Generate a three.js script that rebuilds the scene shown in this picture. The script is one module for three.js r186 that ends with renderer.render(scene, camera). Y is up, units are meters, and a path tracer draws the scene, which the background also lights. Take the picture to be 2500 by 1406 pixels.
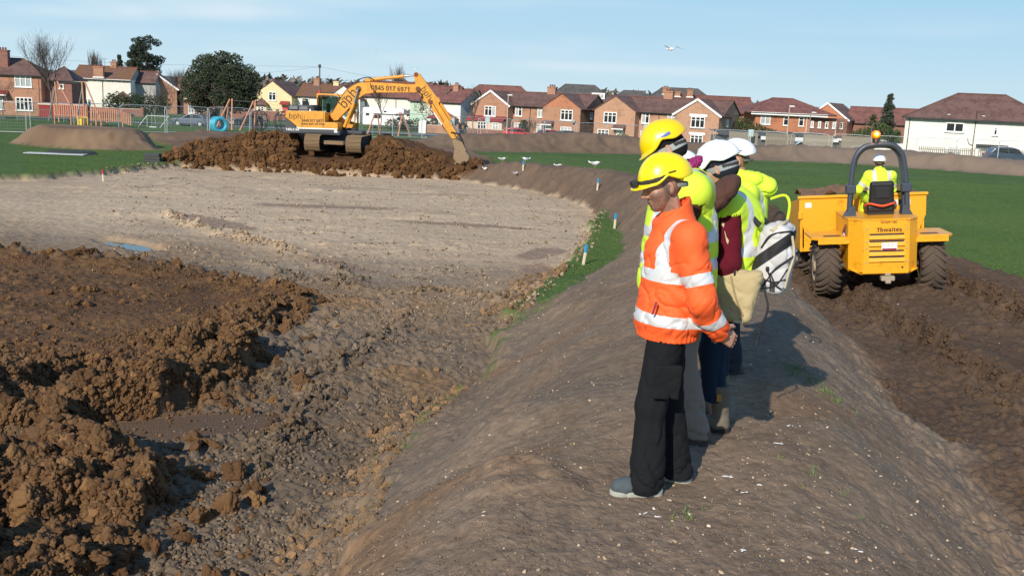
import * as THREE from 'three';
import { mergeGeometries, mergeVertices } from 'three/addons/utils/BufferGeometryUtils.js';
import { RoundedBoxGeometry } from 'three/addons/geometries/RoundedBoxGeometry.js';
import { FontLoader } from 'three/addons/loaders/FontLoader.js';
import { TextGeometry } from 'three/addons/geometries/TextGeometry.js';

// ---------------------------------------------------------------- camera, sky, sun, exposure
const scene = new THREE.Scene();
const camera = new THREE.PerspectiveCamera(32.65, 1024 / 575, 0.1, 6000);
camera.position.set(0, 3.7, 0);
camera.rotation.order = 'YXZ';
camera.rotation.set(-Math.atan(463 / 2400), 0, THREE.MathUtils.degToRad(2.6));

const renderer = new THREE.WebGLRenderer({ antialias: true });
renderer.setSize(1024, 575);
renderer.toneMapping = THREE.LinearToneMapping;
renderer.toneMappingExposure = 1.0;
renderer.shadowMap.enabled = true;

const SUN_AZ = THREE.MathUtils.degToRad(24), SUN_EL = THREE.MathUtils.degToRad(29);
const sunDir = new THREE.Vector3(-Math.sin(SUN_AZ) * Math.cos(SUN_EL), Math.sin(SUN_EL), Math.cos(SUN_AZ) * Math.cos(SUN_EL));
const sun = new THREE.DirectionalLight(new THREE.Color(1.0, 0.90, 0.76), 5.0);
sun.position.copy(sunDir).multiplyScalar(150);
sun.castShadow = true;
sun.shadow.radius = 1;
sun.shadow.mapSize.set(4096, 4096);
Object.assign(sun.shadow.camera, { left: -90, right: 90, top: 70, bottom: -70, near: 1, far: 400 });
scene.add(sun, sun.target);

// ---------------------------------------------------------------- noise and small helpers
function rng(seed) { let a = seed >>> 0; return () => { a = (a + 0x6D2B79F5) | 0; let t = Math.imul(a ^ (a >>> 15), 1 | a); t = (t + Math.imul(t ^ (t >>> 7), 61 | t)) ^ t; return ((t ^ (t >>> 14)) >>> 0) / 4294967296; }; }
function hash(ix, iy, s = 0) { let h = Math.imul(ix | 0, 374761393) + Math.imul(iy | 0, 668265263) + Math.imul(s | 0, 1442695041); h = Math.imul(h ^ (h >>> 13), 1274126177); h ^= h >>> 16; h = Math.imul(h, 2246822519); return ((h ^ (h >>> 15)) >>> 0) / 4294967296; }
function vn(x, y, s = 0) { const ix = Math.floor(x), iy = Math.floor(y), fx = x - ix, fy = y - iy, u = fx * fx * (3 - 2 * fx), v = fy * fy * (3 - 2 * fy); const a = hash(ix, iy, s), b = hash(ix + 1, iy, s), c = hash(ix, iy + 1, s), d = hash(ix + 1, iy + 1, s); return (a + (b - a) * u + (c - a) * v + (a - b - c + d) * u * v) * 2 - 1; }
function fbm(x, y, o = 4, s = 0) { let a = 1, t = 0, n = 0; for (let i = 0; i < o; i++) { t += a * vn(x, y, s + i); n += a; a *= 0.5; const nx = x * 1.62 + y * 1.18; y = y * 1.62 - x * 1.18; x = nx; } return t / n; }
function vn3(x, y, z, s = 0) { const iz = Math.floor(z), f = z - iz, w = f * f * (3 - 2 * f); return vn(x, y, s + iz * 17) * (1 - w) + vn(x, y, s + (iz + 1) * 17) * w; }
function clod(x, y, s, seed) { const gx = Math.floor(x / s), gy = Math.floor(y / s); let m = 0; for (let i = -1; i <= 1; i++) for (let j = -1; j <= 1; j++) { const cx = gx + i, cy = gy + j, r = s * (0.34 + 0.5 * hash(cx, cy, seed)), hgt = 0.25 + 0.75 * hash(cx, cy, seed + 1), dx = x - (cx + hash(cx, cy, seed + 2)) * s, dy = y - (cy + hash(cx, cy, seed + 3)) * s, q = 1 - (dx * dx + dy * dy) / (r * r); if (q > 0) { const b = hgt * r * Math.sqrt(q); if (b > m) m = b; } } return m; }
const sm = (a, b, x) => { const t = Math.min(1, Math.max(0, (x - a) / (b - a))); return t * t * (3 - 2 * t); };
const mix = (a, b, t) => a + (b - a) * t;
const clamp = (x, a, b) => Math.min(b, Math.max(a, x));
function polySD(P, x, y) { let d = 1e9, s = 1; for (let i = 0, n = P.length, j = n - 1; i < n; j = i++) { const ax = P[i][0], ay = P[i][1], bx = P[j][0], by = P[j][1], ex = bx - ax, ey = by - ay, wx = x - ax, wy = y - ay, t = clamp((wx * ex + wy * ey) / (ex * ex + ey * ey), 0, 1), dx = wx - ex * t, dy = wy - ey * t; d = Math.min(d, dx * dx + dy * dy); const c1 = y >= ay, c2 = y < by, c3 = ex * wy > ey * wx; if ((c1 && c2 && c3) || (!c1 && !c2 && !c3)) s = -s; } return s * Math.sqrt(d); }
function lerpTable(T, x) { if (x <= T[0][0]) return T[0][1]; for (let i = 1; i < T.length; i++) if (x <= T[i][0]) return mix(T[i - 1][1], T[i][1], (x - T[i - 1][0]) / (T[i][0] - T[i - 1][0])); return T[T.length - 1][1]; }

// the sky: a pale late-winter blue with thin high cirrus
{
  const W = 1024, Hh = 512, data = new Float32Array(W * Hh * 4);
  for (let j = 0; j < Hh; j++) for (let i = 0; i < W; i++) {
    const el = ((j + 0.5) / Hh - 0.5) * Math.PI, az = ((i + 0.5) / W) * Math.PI * 2, k = (j * W + i) * 4;
    const e = Math.max(0, Math.sin(el)), t = Math.pow(e, 0.5);
    const stops = [[0, 0.63, 0.80, 0.88], [0.06, 0.48, 0.72, 0.88], [0.17, 0.32, 0.61, 0.87], [0.45, 0.17, 0.36, 0.68], [1, 0.075, 0.19, 0.47]], c = [1, 2, 3].map((q) => lerpTable(stops.map((v) => [v[0], v[q]]), e));
    // cirrus streaks on a high sheet, drawn out along one heading
    const px = Math.cos(az) * Math.cos(el) / (e + 0.045), pz = Math.sin(az) * Math.cos(el) / (e + 0.045);
    const st = fbm(px * 0.30 + pz * 0.10, pz * 1.1 - px * 0.2, 5, 31), lo = fbm(px * 0.2, pz * 0.24, 3, 57);
    const cl = sm(0.02, 0.75, st * 0.75 + lo * 0.55 + 0.05) * 0.75 * sm(0.0, 0.05, e);
    data[k] = mix(c[0], 0.86, cl); data[k + 1] = mix(c[1], 0.92, cl); data[k + 2] = mix(c[2], 0.97, cl); data[k + 3] = 1;
  }
  const tex = new THREE.DataTexture(data, W, Hh, THREE.RGBAFormat, THREE.FloatType);
  tex.mapping = THREE.EquirectangularReflectionMapping; tex.magFilter = THREE.LinearFilter; tex.minFilter = THREE.LinearFilter; tex.wrapS = THREE.RepeatWrapping; tex.needsUpdate = true;
  scene.background = tex; scene.environment = tex;
}

// ---------------------------------------------------------------- object helpers
const taken = {};
function numbered(name) { const n = taken[name] = (taken[name] ?? -1) + 1; return n ? `${name}_${String(n).padStart(3, '0')}` : name; }
function shade(o) { o.traverse((m) => { if (m.isMesh) { m.castShadow = true; m.receiveShadow = true; } }); return o; }
function thing(name, label, category, [x, y, z] = [0, 0, 0], turn = 0, group) {
  const o = new THREE.Group(); o.name = numbered(name); scene.add(o);
  o.position.set(x, y, z); o.rotation.y = turn; o.userData = { label, category }; if (group) o.userData.group = group;
  return o;
}
function part(name, geometries, material, parent, label) {
  const g = Array.isArray(geometries) ? (geometries.length === 1 ? geometries[0] : merge(geometries)) : geometries;
  const m = new THREE.Mesh(g, material); m.name = name; m.castShadow = m.receiveShadow = true; if (label) m.userData.label = label;
  parent.add(m); return m;
}
function single(name, geometries, material, label, category, group) { const m = part(numbered(name), geometries, material, scene); m.userData = { label, category }; if (group) m.userData.group = group; return m; }
function structure(name, g, m) { const o = part(numbered(name), g, m, scene); o.userData.kind = 'structure'; return o; }
function copyOf(root, pos, turn, label, group) { const r = root.clone(); r.name = numbered(root.name.replace(/_\d{3}$/, '')); r.userData = { ...root.userData, label }; if (group) r.userData.group = group; r.position.set(...pos); r.rotation.set(0, turn, 0); scene.add(r); return r; }
function merge(list) { const ix = list.some((g) => g.index), col = list.every((g) => g.attributes.color); return mergeGeometries(list.map((g) => { let q = g.index ? g.toNonIndexed() : g; if (q === g) q = g.clone(); for (const k of Object.keys(q.attributes)) if (!['position', 'normal', 'uv'].includes(k) && !(k === 'color' && col)) q.deleteAttribute(k); if (!q.attributes.uv) q.setAttribute('uv', new THREE.BufferAttribute(new Float32Array(q.attributes.position.count * 2), 2)); if (!q.attributes.normal) q.computeVertexNormals(); q.morphAttributes = {}; return q; })); }
const bx = (w, h, d, x = 0, y = 0, z = 0) => new THREE.BoxGeometry(w, h, d).translate(x, y, z);
const rbx = (w, h, d, x = 0, y = 0, z = 0, r = 0.03) => new RoundedBoxGeometry(w, h, d, 2, Math.min(r, w / 2.1, h / 2.1, d / 2.1)).translate(x, y, z);
const V = (x, y, z) => new THREE.Vector3(x, y, z);
function bar(a, b, r0, r1 = r0, n = 10) { const A = V(...a), B = V(...b), L = A.distanceTo(B); return new THREE.CylinderGeometry(r1, r0, L, n).applyQuaternion(new THREE.Quaternion().setFromUnitVectors(V(0, 1, 0), B.clone().sub(A).normalize())).translate((A.x + B.x) / 2, (A.y + B.y) / 2, (A.z + B.z) / 2); }
function tube(pts, r, seg = 24, n = 8) { return new THREE.TubeGeometry(new THREE.CatmullRomCurve3(pts.map((p) => V(...p))), seg, r, n); }
function slab(outline, depth, bevel = 0.02, z = 0) { const s = new THREE.Shape(outline.map((p) => new THREE.Vector2(...p))); const g = new THREE.ExtrudeGeometry(s, { depth: depth - 2 * bevel, bevelEnabled: bevel > 0, bevelSize: bevel, bevelThickness: bevel, bevelOffset: -bevel, bevelSegments: 2, steps: 1, curveSegments: 10 }); return g.translate(0, 0, z - depth / 2 + bevel); }
const lin = (r, g, b) => new THREE.Color().setRGB(r, g, b);
const mat = (c, rough = 0.8, extra = {}) => new THREE.MeshStandardMaterial({ color: Array.isArray(c) ? lin(...c) : c, roughness: rough, ...extra });
function noiseTex(n, fn, srgb = true) { const d = new Uint8Array(n * n * 4); for (let j = 0; j < n; j++) for (let i = 0; i < n; i++) { const c = fn(i / n, j / n, i, j), k = (j * n + i) * 4; d[k] = c[0]; d[k + 1] = c[1]; d[k + 2] = c[2]; d[k + 3] = 255; } const t = new THREE.DataTexture(d, n, n); t.wrapS = t.wrapT = THREE.RepeatWrapping; t.magFilter = THREE.LinearFilter; t.minFilter = THREE.LinearMipmapLinearFilter; t.generateMipmaps = true; if (srgb) t.colorSpace = THREE.SRGBColorSpace; t.needsUpdate = true; return t; }
function tileNoise(u, v, f, s) { const x = u * f, y = v * f, ix = Math.floor(x), iy = Math.floor(y), fx = x - ix, fy = y - iy, a = fx * fx * (3 - 2 * fx), b = fy * fy * (3 - 2 * fy), h = (i, j) => hash(((i % f) + f) % f, ((j % f) + f) % f, s); return mix(mix(h(ix, iy), h(ix + 1, iy), a), mix(h(ix, iy + 1), h(ix + 1, iy + 1), a), b) * 2 - 1; }

// ---------------------------------------------------------------- the lie of the land (x to the right, d = distance ahead, metres)
const PIT = [[-19.5, 37], [-18.2, 38.5], [-17.3, 41.2], [-16.2, 46.4], [-15, 50], [-2.4, 50], [-0.4, 47.6], [1.2, 42.1], [2.85, 37.8], [3.1, 35.2], [2.34, 30.4], [1.98, 26.8], [1.48, 23.9], [0.8, 21.3], [0.17, 18], [-0.26, 14.4], [-0.62, 12.3], [-1.07, 10.5], [-1.33, 9.2], [-1.2, 7.4], [-1.0, 5], [-1, 2], [-34, 2], [-34, 30]];
const BROWN = [[-20, 20.8], [-11.6, 21.4], [-8.1, 20.7], [-5, 19.0], [-4.36, 18.7], [-4.04, 16.1], [-4.4, 14.9], [-4.9, 14], [-5.1, 13], [-5.8, 12.2], [-6.3, 11.5], [-9, 10.7], [-20, 12]];
const BENCH = [[-12, 10.8], [-6.2, 11.5], [-5.5, 12.3], [-4.4, 13.3], [-4, 14.5], [-3.6, 13.9], [-3.9, 11.8], [-4.3, 10.9], [-4.7, 10.4], [-5.4, 10.1], [-12, 9.7]];
const LUMPS = [[-12, 9.4], [-5.3, 9.7], [-4.5, 9.8], [-3.6, 9.4], [-3.4, 8.7], [-3.35, 7.6], [-3.35, 7], [-3.3, 3], [-12, 3]];
const TRACK = [[4.5, 40], [9.9, 37.3], [9, 30.4], [11.2, 26.3], [10.3, 22.3], [10.5, 19.7], [12, 14], [13, 2], [1, 2], [1, 20], [4, 30]];
const FARSOIL = [[-20, 57], [-18.2, 52.5], [-16.5, 49], [-2, 48], [-0.6, 50], [-1.5, 58], [-3, 66], [-5, 76], [-14, 77], [-24, 75], [-24, 64]];
const CREST = [[0.1, 0.5, 1.8, 3, 3.6], [0.7, 4, 1.66, 3.4, 3.2], [0.98, 5.2, 1.61, 3.5, 2.9], [1.4, 6.3, 1.6, 3.6, 2.6], [2.05, 9, 1.5, 3.5, 2.25], [2.85, 12.5, 1.38, 3.5, 1.8], [3.7, 17, 1.25, 3.4, 1.5], [4.2, 21, 1.2, 2.4, 1.5], [4.45, 24, 1.15, 1.75, 1.6], [4.75, 30, 1.05, 1.6, 2.0], [4.5, 36, 1.0, 1.8, 2.0], [3.6, 40, 0.95, 1.7, 1.9], [1.6, 43.6, 0.85, 1.6, 1.7], [-0.6, 46.2, 0.7, 1.5, 1.6], [-2.0, 47.6, 0.3, 1.2, 1.2]];
const crestPts = [];
for (let i = 0; i < CREST.length - 1; i++) for (let k = 0; k < 6; k++) { const t = k / 6, p = [CREST[Math.max(0, i - 1)], CREST[i], CREST[i + 1], CREST[Math.min(CREST.length - 1, i + 2)]]; crestPts.push([0, 1, 2, 3, 4].map((q) => { const [a, b, c, e] = p.map((v) => v[q]); return 0.5 * (2 * b + (c - a) * t + (2 * a - 5 * b + 4 * c - e) * t * t + (3 * b - a - 3 * c + e) * t * t * t); })); }
crestPts.push(CREST[CREST.length - 1]);
const crestByD = CREST.map((c) => [c[1], c[0]]);
function bundAt(x, d) { if (d < 36) { const cx = lerpTable(crestByD, d); if (x < cx - 7) return { off: -99, h: 1, wl: 1, wr: 1 }; if (x > cx + 6.5) return { off: 99, h: 1, wl: 1, wr: 1 }; } else if (d > 56 || x < -12 || x > 14) return { off: 99, h: 1, wl: 1, wr: 1 }; // signed offset across the bank and the bank's measures there
  let best = 1e9, r = null;
  for (let i = 0; i < crestPts.length - 1; i++) { const a = crestPts[i], b = crestPts[i + 1], ex = b[0] - a[0], ey = b[1] - a[1], wx = x - a[0], wy = d - a[1], tt = (wx * ex + wy * ey) / (ex * ex + ey * ey), t = clamp(tt, 0, 1), dx = wx - ex * t, dy = wy - ey * t, q = dx * dx + dy * dy; if (q < best) { best = q; r = [ex * wy - ey * wx > 0 ? -1 : 1, a, b, t]; } }
  const [side, a, b, t] = r; return { off: Math.sqrt(best) * side, h: mix(a[2], b[2], t), wl: mix(a[3], b[3], t), wr: mix(a[4], b[4], t) };
}
// torn ridges left between bucket passes, and damp scraped patches
const RIDGES = [[[-10.77, 30.1], [-8.9, 27.3], [-7.4, 25.7], [-6.5, 25.1], [-4.9, 23.4], [-3.4, 20.6]], [[-3.6, 12.2], [-2.7, 13.6], [-2.2, 14.95], [-2.0, 16.4], [-1.8, 17.6]], [[-5.9, 22.2], [-4.7, 20.4], [-3.6, 20.2], [-2.4, 19.2], [-1.5, 20.2], [-0.2, 19.3], [0.6, 20.7]], [[-2.6, 10.1], [-2.6, 11.8], [-2.5, 13.1]]];
function lineDist(L, x, d) { let m = 1e9; for (let i = 0; i < L.length - 1; i++) { const [ax, ay] = L[i], [bx2, by2] = L[i + 1], ex = bx2 - ax, ey = by2 - ay, t = clamp(((x - ax) * ex + (d - ay) * ey) / (ex * ex + ey * ey), 0, 1); m = Math.min(m, Math.hypot(x - ax - ex * t, d - ay - ey * t)); } return m; }
const ridgeAt = (x, d) => Math.min(...RIDGES.map((L) => lineDist(L, x, d)));
const DAMP = [[0.75, 25.3, 1.0, 0.42, 1.1, 4], [0.9, 22.7, 0.95, 0.5, -0.9, 2], [-8.9, 28.6, 2.2, 0.6, -0.75, 2], [-3.8, 22.2, 1.1, 0.35, -0.5, 2], [-6.5, 33.5, 2.6, 0.5, 0.1, 2], [-1.6, 30.5, 2.4, 0.4, -0.15, 2]];
const HEAPTOP = [[-17, 0], [-16.4, 0.15], [-15.4, 0.55], [-13.6, 0.85], [-12.2, 1.05], [-11.3, 1.15], [-10.8, 0.8], [-9.2, 0.8], [-7.5, 0.8], [-7.0, 1.2], [-6.3, 1.05], [-5.2, 0.72], [-3.9, 0.42], [-3.2, 0.16], [-2.5, 0.12], [-2.0, 0.12], [-1.7, 0]];
const HEAPFOOT = [[-17, 46.3], [-14.5, 46.5], [-11, 46.4], [-8, 46.4], [-5, 46.4], [-2, 46.4]];
const FARBUND = [[-8, 73], [-3.2, 67.5], [2, 70], [9, 73.4], [17.6, 72.9], [25.9, 73.5], [34.9, 67.2], [46, 58], [60, 46]];
function farBundOff(x, d) { const f = lerpTable(FARBUND, x); return d - f; }
const RUTS = [[6.0, 0.42], [8.25, 0.42]];

const crag = (x, d, s, seed) => { const k = 2.3 / s; return clod(x + 0.22 * s * vn(x * k, d * k, seed + 40) + 0.12 * s * vn(x * k * 2.7, d * k * 2.7, seed + 42), d + 0.22 * s * vn(x * k, d * k, seed + 41) + 0.12 * s * vn(x * k * 2.7, d * k * 2.7, seed + 43), s, seed); };
const Z = { grass: 0, pit: 1, brown: 2, bund: 3, track: 4, heap: 5, mound: 6, farBund: 7, farSoil: 8, road: 9 };
function land(x, d, fine) { // height, zone and colour of the ground
  const n1 = fbm(x * 0.9, d * 0.9, 3, 1), n2 = vn(x * 3.1, d * 3.1, 5), n3 = vn(x * 7.7, d * 7.7, 6);
  const warp = n1 * 0.4 + n2 * 0.16 + n3 * 0.07;
  let h = fbm(x * 0.07, d * 0.07, 2, 9) * 0.08, zone = Z.grass;
  h -= 1.4 * sm(78, 128, d); 
  // ---- colours (linear base colours)
  const g1 = fbm(x * 0.25, d * 0.25, 3, 71), g2 = 0.6 * vn(x * 6, d * 2.5, 72) + 0.9 * fbm(x * 0.5, d * 1.3, 3, 74), g3 = vn(x * 19, d * 19, 73);
  let col = [0.082 + 0.018 * g1 + 0.016 * g2 + 0.016 * g3, 0.136 + 0.020 * g1 + 0.020 * g2 + 0.020 * g3, 0.036 + 0.006 * g1 + 0.008 * g3];
  if (fine) h += 0.02 * g3 + 0.015 * g2;
  const put = (c, w) => { col[0] = mix(col[0], c[0], w); col[1] = mix(col[1], c[1], w); col[2] = mix(col[2], c[2], w); };
  // ---- stripped floor
  const sp = polySD(PIT, x, d) + warp * (d > 20 ? 0.55 : 0.9);
  if (sp < 0.4) {
    const w = sm(0.14, -0.12, sp);
    const tone = fbm(x * 0.16 + 3, d * 0.22, 3, 11), st = vn(x * 0.9 + d * 0.5, d * 5, 12), fl = vn(x * 16, d * 16, 13);
    const near = sm(25.5, 17.5, d + 1.6 * fbm(x * 0.5, d * 0.5, 2, 14) + 0.35 * x), wet = sm(19, 12, d + 2.2 * fbm(x * 0.4 + 5, d * 0.4, 2, 84)); // the wetter, gravelly end of the floor
    const grey = sm(-0.1, 0.35, fbm(x * 0.33 + 9, d * 0.33, 3, 15));
    let c = [0.45 + 0.06 * tone + 0.04 * st, 0.342 + 0.05 * tone + 0.032 * st, 0.228 + 0.035 * tone + 0.02 * st];
    const dampPale = sm(0.15, 0.55, fbm(x * 0.28 - 4, d * 0.4, 3, 16)) * 0.55; c = c.map((v, i) => mix(v, [0.30, 0.23, 0.165][i], dampPale));
    const cn = [0.215 + 0.04 * tone, 0.152 + 0.03 * tone, 0.096 + 0.02 * tone].map((v, i) => mix(mix(v, [0.182, 0.140, 0.100][i], grey), [0.132 + 0.02 * tone, 0.098 + 0.016 * tone, 0.066 + 0.01 * tone][i], wet * 0.85));
    const rust = sm(0.2, 0.5, fbm(x * 0.6 + 20, d * 0.6, 3, 17)); for (let i = 0; i < 3; i++) cn[i] = mix(cn[i], [0.225, 0.130, 0.058][i], rust * 0.6);
    c = c.map((v, i) => mix(v, cn[i], near) * (1 + 0.16 * fl));
    for (const [px, pd, rx, ry, ro, pw] of DAMP) { const ux = ((x - px) * Math.cos(ro) + (d - pd) * Math.sin(ro)) / rx, uy = (-(x - px) * Math.sin(ro) + (d - pd) * Math.cos(ro)) / ry, q = Math.pow(Math.pow(Math.abs(ux), pw) + Math.pow(Math.abs(uy), pw), 1 / pw) + 0.16 * n1 + 0.08 * n2; if (q < 1.15) { const e = sm(1.12, 0.82, q) * 0.8; c = c.map((v, i) => mix(v, [0.225, 0.155, 0.112][i] * (1 + 0.1 * fl), e)); } }
    put(c, w); if (w > 0.5) zone = Z.pit;
    let f = -0.27 + 0.05 * fbm(x * 0.35, d * 0.35, 3, 18) + 0.012 * fbm(x * 1.8, d * 1.8, 2, 19);
    // scraped smooth ribs, torn edges and crumbs
    const rough = mix(0.05 + 0.7 * sm(0.2, 0.6, fbm(x * 0.45 + 40, d * 0.9, 3, 20)), 0.5 + sm(-0.25, 0.25, fbm(x * 0.55 + 50, d * 0.55, 3, 21)), near);
    const smooth = sm(-0.02, 0.26, fbm(x * 0.5 + 70, d * 0.42, 2, 22));
    const amp = rough * (1 - 0.85 * smooth);
    f += amp * (0.22 * crag(x, d, 0.34, 101) * near + 0.32 * crag(x, d, 0.15, 105) + (fine ? (0.3 + 0.45 * near) * crag(x, d, 0.085, 109) : 0)) + (fine ? near * 0.012 * vn(x * 24, d * 24, 86) : 0);
    f *= 1; const tr = fbm(x * 0.22 - d * 0.35, d * 0.1 + x * 0.05, 3, 23); f += 0.07 * Math.exp(-tr * tr * 600) * (0.6 + 0.6 * n2) + 0.008 * fbm(x * 0.5, d * 3, 2, 24);
    const rd = ridgeAt(x, d) + 0.22 * n1 + 0.1 * n2; if (rd < 0.6) f += Math.exp(-Math.pow(rd / 0.22, 2)) * (0.04 + 0.55 * crag(x, d, 0.3, 181) + 0.5 * crag(x, d, 0.13, 183)) * (0.4 + 0.8 * sm(-0.4, 0.3, n1));
    h = mix(h, h + f, w);
    // crumbled rim
    h += 0.05 * Math.exp(-Math.pow(sp / 0.22, 2)) * (0.3 + 0.9 * clod(x, d, 0.4, 113) / 0.2 * 0.5);
  }
  { const q = Math.hypot(((x + 9.5) * 0.79 - (d - 23.95) * 0.61) / 1.0, ((x + 9.5) * 0.61 + (d - 23.95) * 0.79) / 0.36); if (q < 1.6) h = mix(h, -0.36, sm(1.6, 1.05, q)); }
  // ---- soil behind the digger
  const sf = polySD(FARSOIL, x, d) + warp * 1.6;
  if (sf < 0.5) { const w = sm(0.3, -0.3, sf), t = fbm(x * 0.5, d * 0.5, 3, 25), t2 = fbm(x * 0.2 + d * 0.9, d * 0.25, 3, 26); put([0.175 + 0.05 * t + 0.03 * t2, 0.112 + 0.035 * t + 0.02 * t2, 0.072 + 0.022 * t], w); if (w > 0.5) zone = Z.farSoil; h += w * (0.15 + 0.28 * sm(-0.1, 0.6, fbm(x * 0.18 + 7, d * 0.18, 2, 27)) + 0.05 * t2 + 0.35 * clod(x, d, 0.7, 121) * sm(0, 0.5, t)); }
  // ---- churned track
  const sk = polySD(TRACK, x, d) + warp * 1.1;
  const b = bundAt(x, d);
  if (sk < 0.5 && b.off > 0) {
    const w = sm(0.3, -0.25, sk), t = fbm(x * 0.8, d * 0.8, 3, 28), fl = vn(x * 14, d * 14, 29);
    put([0.100 + 0.026 * t + 0.016 * fl, 0.065 + 0.018 * t + 0.011 * fl, 0.042 + 0.012 * t + 0.007 * fl], w); if (w > 0.5) zone = Z.track;
    let f = 0.15 + 0.05 * t + 0.42 * sm(31, 21, d) * sm(11.5, 8.8, x); const wob = 0.22 * fbm(d * 0.35, 3, 2, 30) + n2 * 0.10 + n3 * 0.05 + 0.10 * n1;
    for (const [rx, rw] of RUTS) { const q = (x - rx - wob) / rw; const inR = sm(1.05, 0.75, Math.abs(q)); f += -0.20 * inR + 0.11 * Math.exp(-Math.pow((Math.abs(q) - 1.3) / 0.28, 2)) * (0.2 + 1.0 * sm(-0.3, 0.5, n1 + 0.6 * n2)); f += inR * 0.028 * Math.sin((d + Math.abs(q) * 0.5) * 9.5); }
    const q2 = (x - 9.9 - wob * 1.4) / 0.5; f += 0.14 * Math.exp(-q2 * q2) * sm(30, 20, d);
    f += 0.42 * crag(x, d, 0.3, 131) * sm(-0.2, 0.5, t + 0.4 * n2) + 0.5 * crag(x, d, 0.13, 135) * (0.35 + 0.65 * sm(-0.2, 0.4, n1)) + (fine ? 0.45 * clod(x, d, 0.06, 139) : 0);
    f += 0.10 * clamp(x - 7.1, -1, 1) * sm(13, 17, d) * sm(25, 20, d);
    h += w * f;
  }
  // ---- unstripped brown soil, ragged ledge
  const edge = 0.42 * fbm(x * 1.1, d * 1.1, 3, 33) + 0.16 * vn(x * 4.2, d * 4.2, 34) + 0.06 * n3;
  const sb = polySD(BROWN, x, d) + edge, se = polySD(BENCH, x, d) + edge * 0.9, sl = polySD(LUMPS, x, d) + edge * 1.1;
  const hole = sm(0.25, 0.5, fbm(x * 0.9 + 11, d * 0.9 + 4, 3, 35));
  if (sb < 0.9 || se < 0.7 || sl < 0.8) {
    const t = fbm(x * 0.7, d * 0.9, 3, 36), fl = vn(x * 17, d * 17, 37), och = sm(0.05, 0.45, fbm(x * 1.3 + 8, d * 1.3, 3, 38));
    const wb = sm(0.22, -0.16, sb + 0.05 * n3), we = sm(0.12, -0.12, se) * (1 - wb), wl = sm(0.14, -0.12, sl) * (1 - wb);
    const c = [0.116 + 0.030 * t, 0.063 + 0.017 * t, 0.031 + 0.009 * t].map((v, i) => mix(v, [0.190, 0.105, 0.042][i], och * 0.5) * (1 + 0.25 * fl));
    put(c, Math.max(wb, we * (1 - 0.5 * hole), wl * (1 - 0.35 * hole), 0.75 * sm(0.8, 0.05, Math.min(sb, se, sl)) * sm(-0.2, 0.3, n1)));
    if (wb > 0.5 || we > 0.5 || wl > 0.5) zone = Z.brown;
    const rim = Math.exp(-Math.pow((sb + 0.15) / 0.5, 2)), top = sm(-0.2, -0.9, sb);
    const lump = crag(x + n2 * 0.06, d + n1 * 0.05, 0.62, 141), mid = crag(x, d + n2 * 0.03, 0.27, 145), sml = crag(x, d, 0.12, 149), cr = fine ? clod(x, d, 0.05, 153) : 0;
    h += wb * (0.28 * (1 - 0.85 * sm(15.5, 20.5, d)) + 0.03 * t + top * (0.04 * fbm(x * 0.6, d * 1.6, 3, 39) + 0.2 * mid * sm(0.3, 0.7, n1)) + (1 - top) * (0.22 * lump + 0.4 * mid) + (sml * 0.4 + cr * 0.5) * (0.10 + 0.9 * (1 - top) + 0.6 * sm(0.2, 0.55, n1)));
    h += rim * (1 - wb) * (0.22 * lump + 0.55 * mid + 0.5 * sml) * 1.2;
    h += we * (1 - hole * 0.85) * (0.20 + 0.85 * lump + 0.6 * mid + 0.5 * sml + 0.6 * cr);
    h += wl * (1 - hole * 0.8) * (0.24 + 0.95 * lump + 0.6 * mid + 0.5 * sml + 0.6 * cr);
    const fringe = sm(0.9, 0, Math.min(sb, se, sl)) * (1 - Math.max(wb, we, wl)) * sm(-0.35, 0.3, n1); h += fringe * (0.5 * mid + 0.6 * sml + 0.4 * cr);
  }
  { const q = Math.hypot(((x + 3.75) * 0.93 + (d - 10.95) * 0.36) / 1.15, (-(x + 3.75) * 0.36 + (d - 10.95) * 0.93) / 0.42) + 0.12 * n1 + 0.06 * n2; if (q < 1.25) { const w = sm(1.2, 0.9, q); h = mix(h, -0.235 + 0.02 * n1, w); put([0.125 + 0.012 * n1, 0.082 + 0.008 * n1, 0.052], w); } }
  // ---- the bank
  const w0 = b.off < 0 ? b.wl : b.wr, s = Math.abs(b.off + 0.25 * n1) / w0;
  if (s < 1.12) {
    const u = clamp((1 - s) * 1.12, 0, 1), pr = 0.55 * u * u * (3 - 2 * u) + 0.45 * Math.sin(u * Math.PI / 2);
    const gain = Math.max(0, b.h - h);
    h += gain * pr; const w = sm(1.04, 0.93, s + 0.06 * n2);
    const t = fbm(x * 0.55, d * 0.45, 3, 42), str = fbm(b.off * 2.0 + 4 + 0.3 * n2, d * 0.8, 4, 43), fl = vn(x * 21, d * 21, 44), red = sm(0.1, 0.5, fbm(x * 0.9, d * 0.55, 3, 45)), gy = sm(0.0, 0.45, fbm(x * 0.5 + 31, d * 0.35, 3, 46));
    let c = [0.188 + 0.034 * t + 0.04 * str, 0.134 + 0.025 * t + 0.03 * str, 0.090 + 0.018 * t + 0.02 * str];
    c = c.map((v, i) => mix(mix(v, [0.215, 0.128, 0.070][i], red * 0.75), [0.165, 0.130, 0.098][i], gy * 0.6) * (1 + 0.2 * fl + 0.12 * vn(x * 47, d * 47, 87)));
    const farB = sm(22, 36, d); c = c.map((v, i) => mix(v, [0.150, 0.105, 0.074][i] * (1 + 0.2 * t + 0.15 * fl), farB));
    put(c, w); if (w > 0.5) zone = Z.bund;
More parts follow.
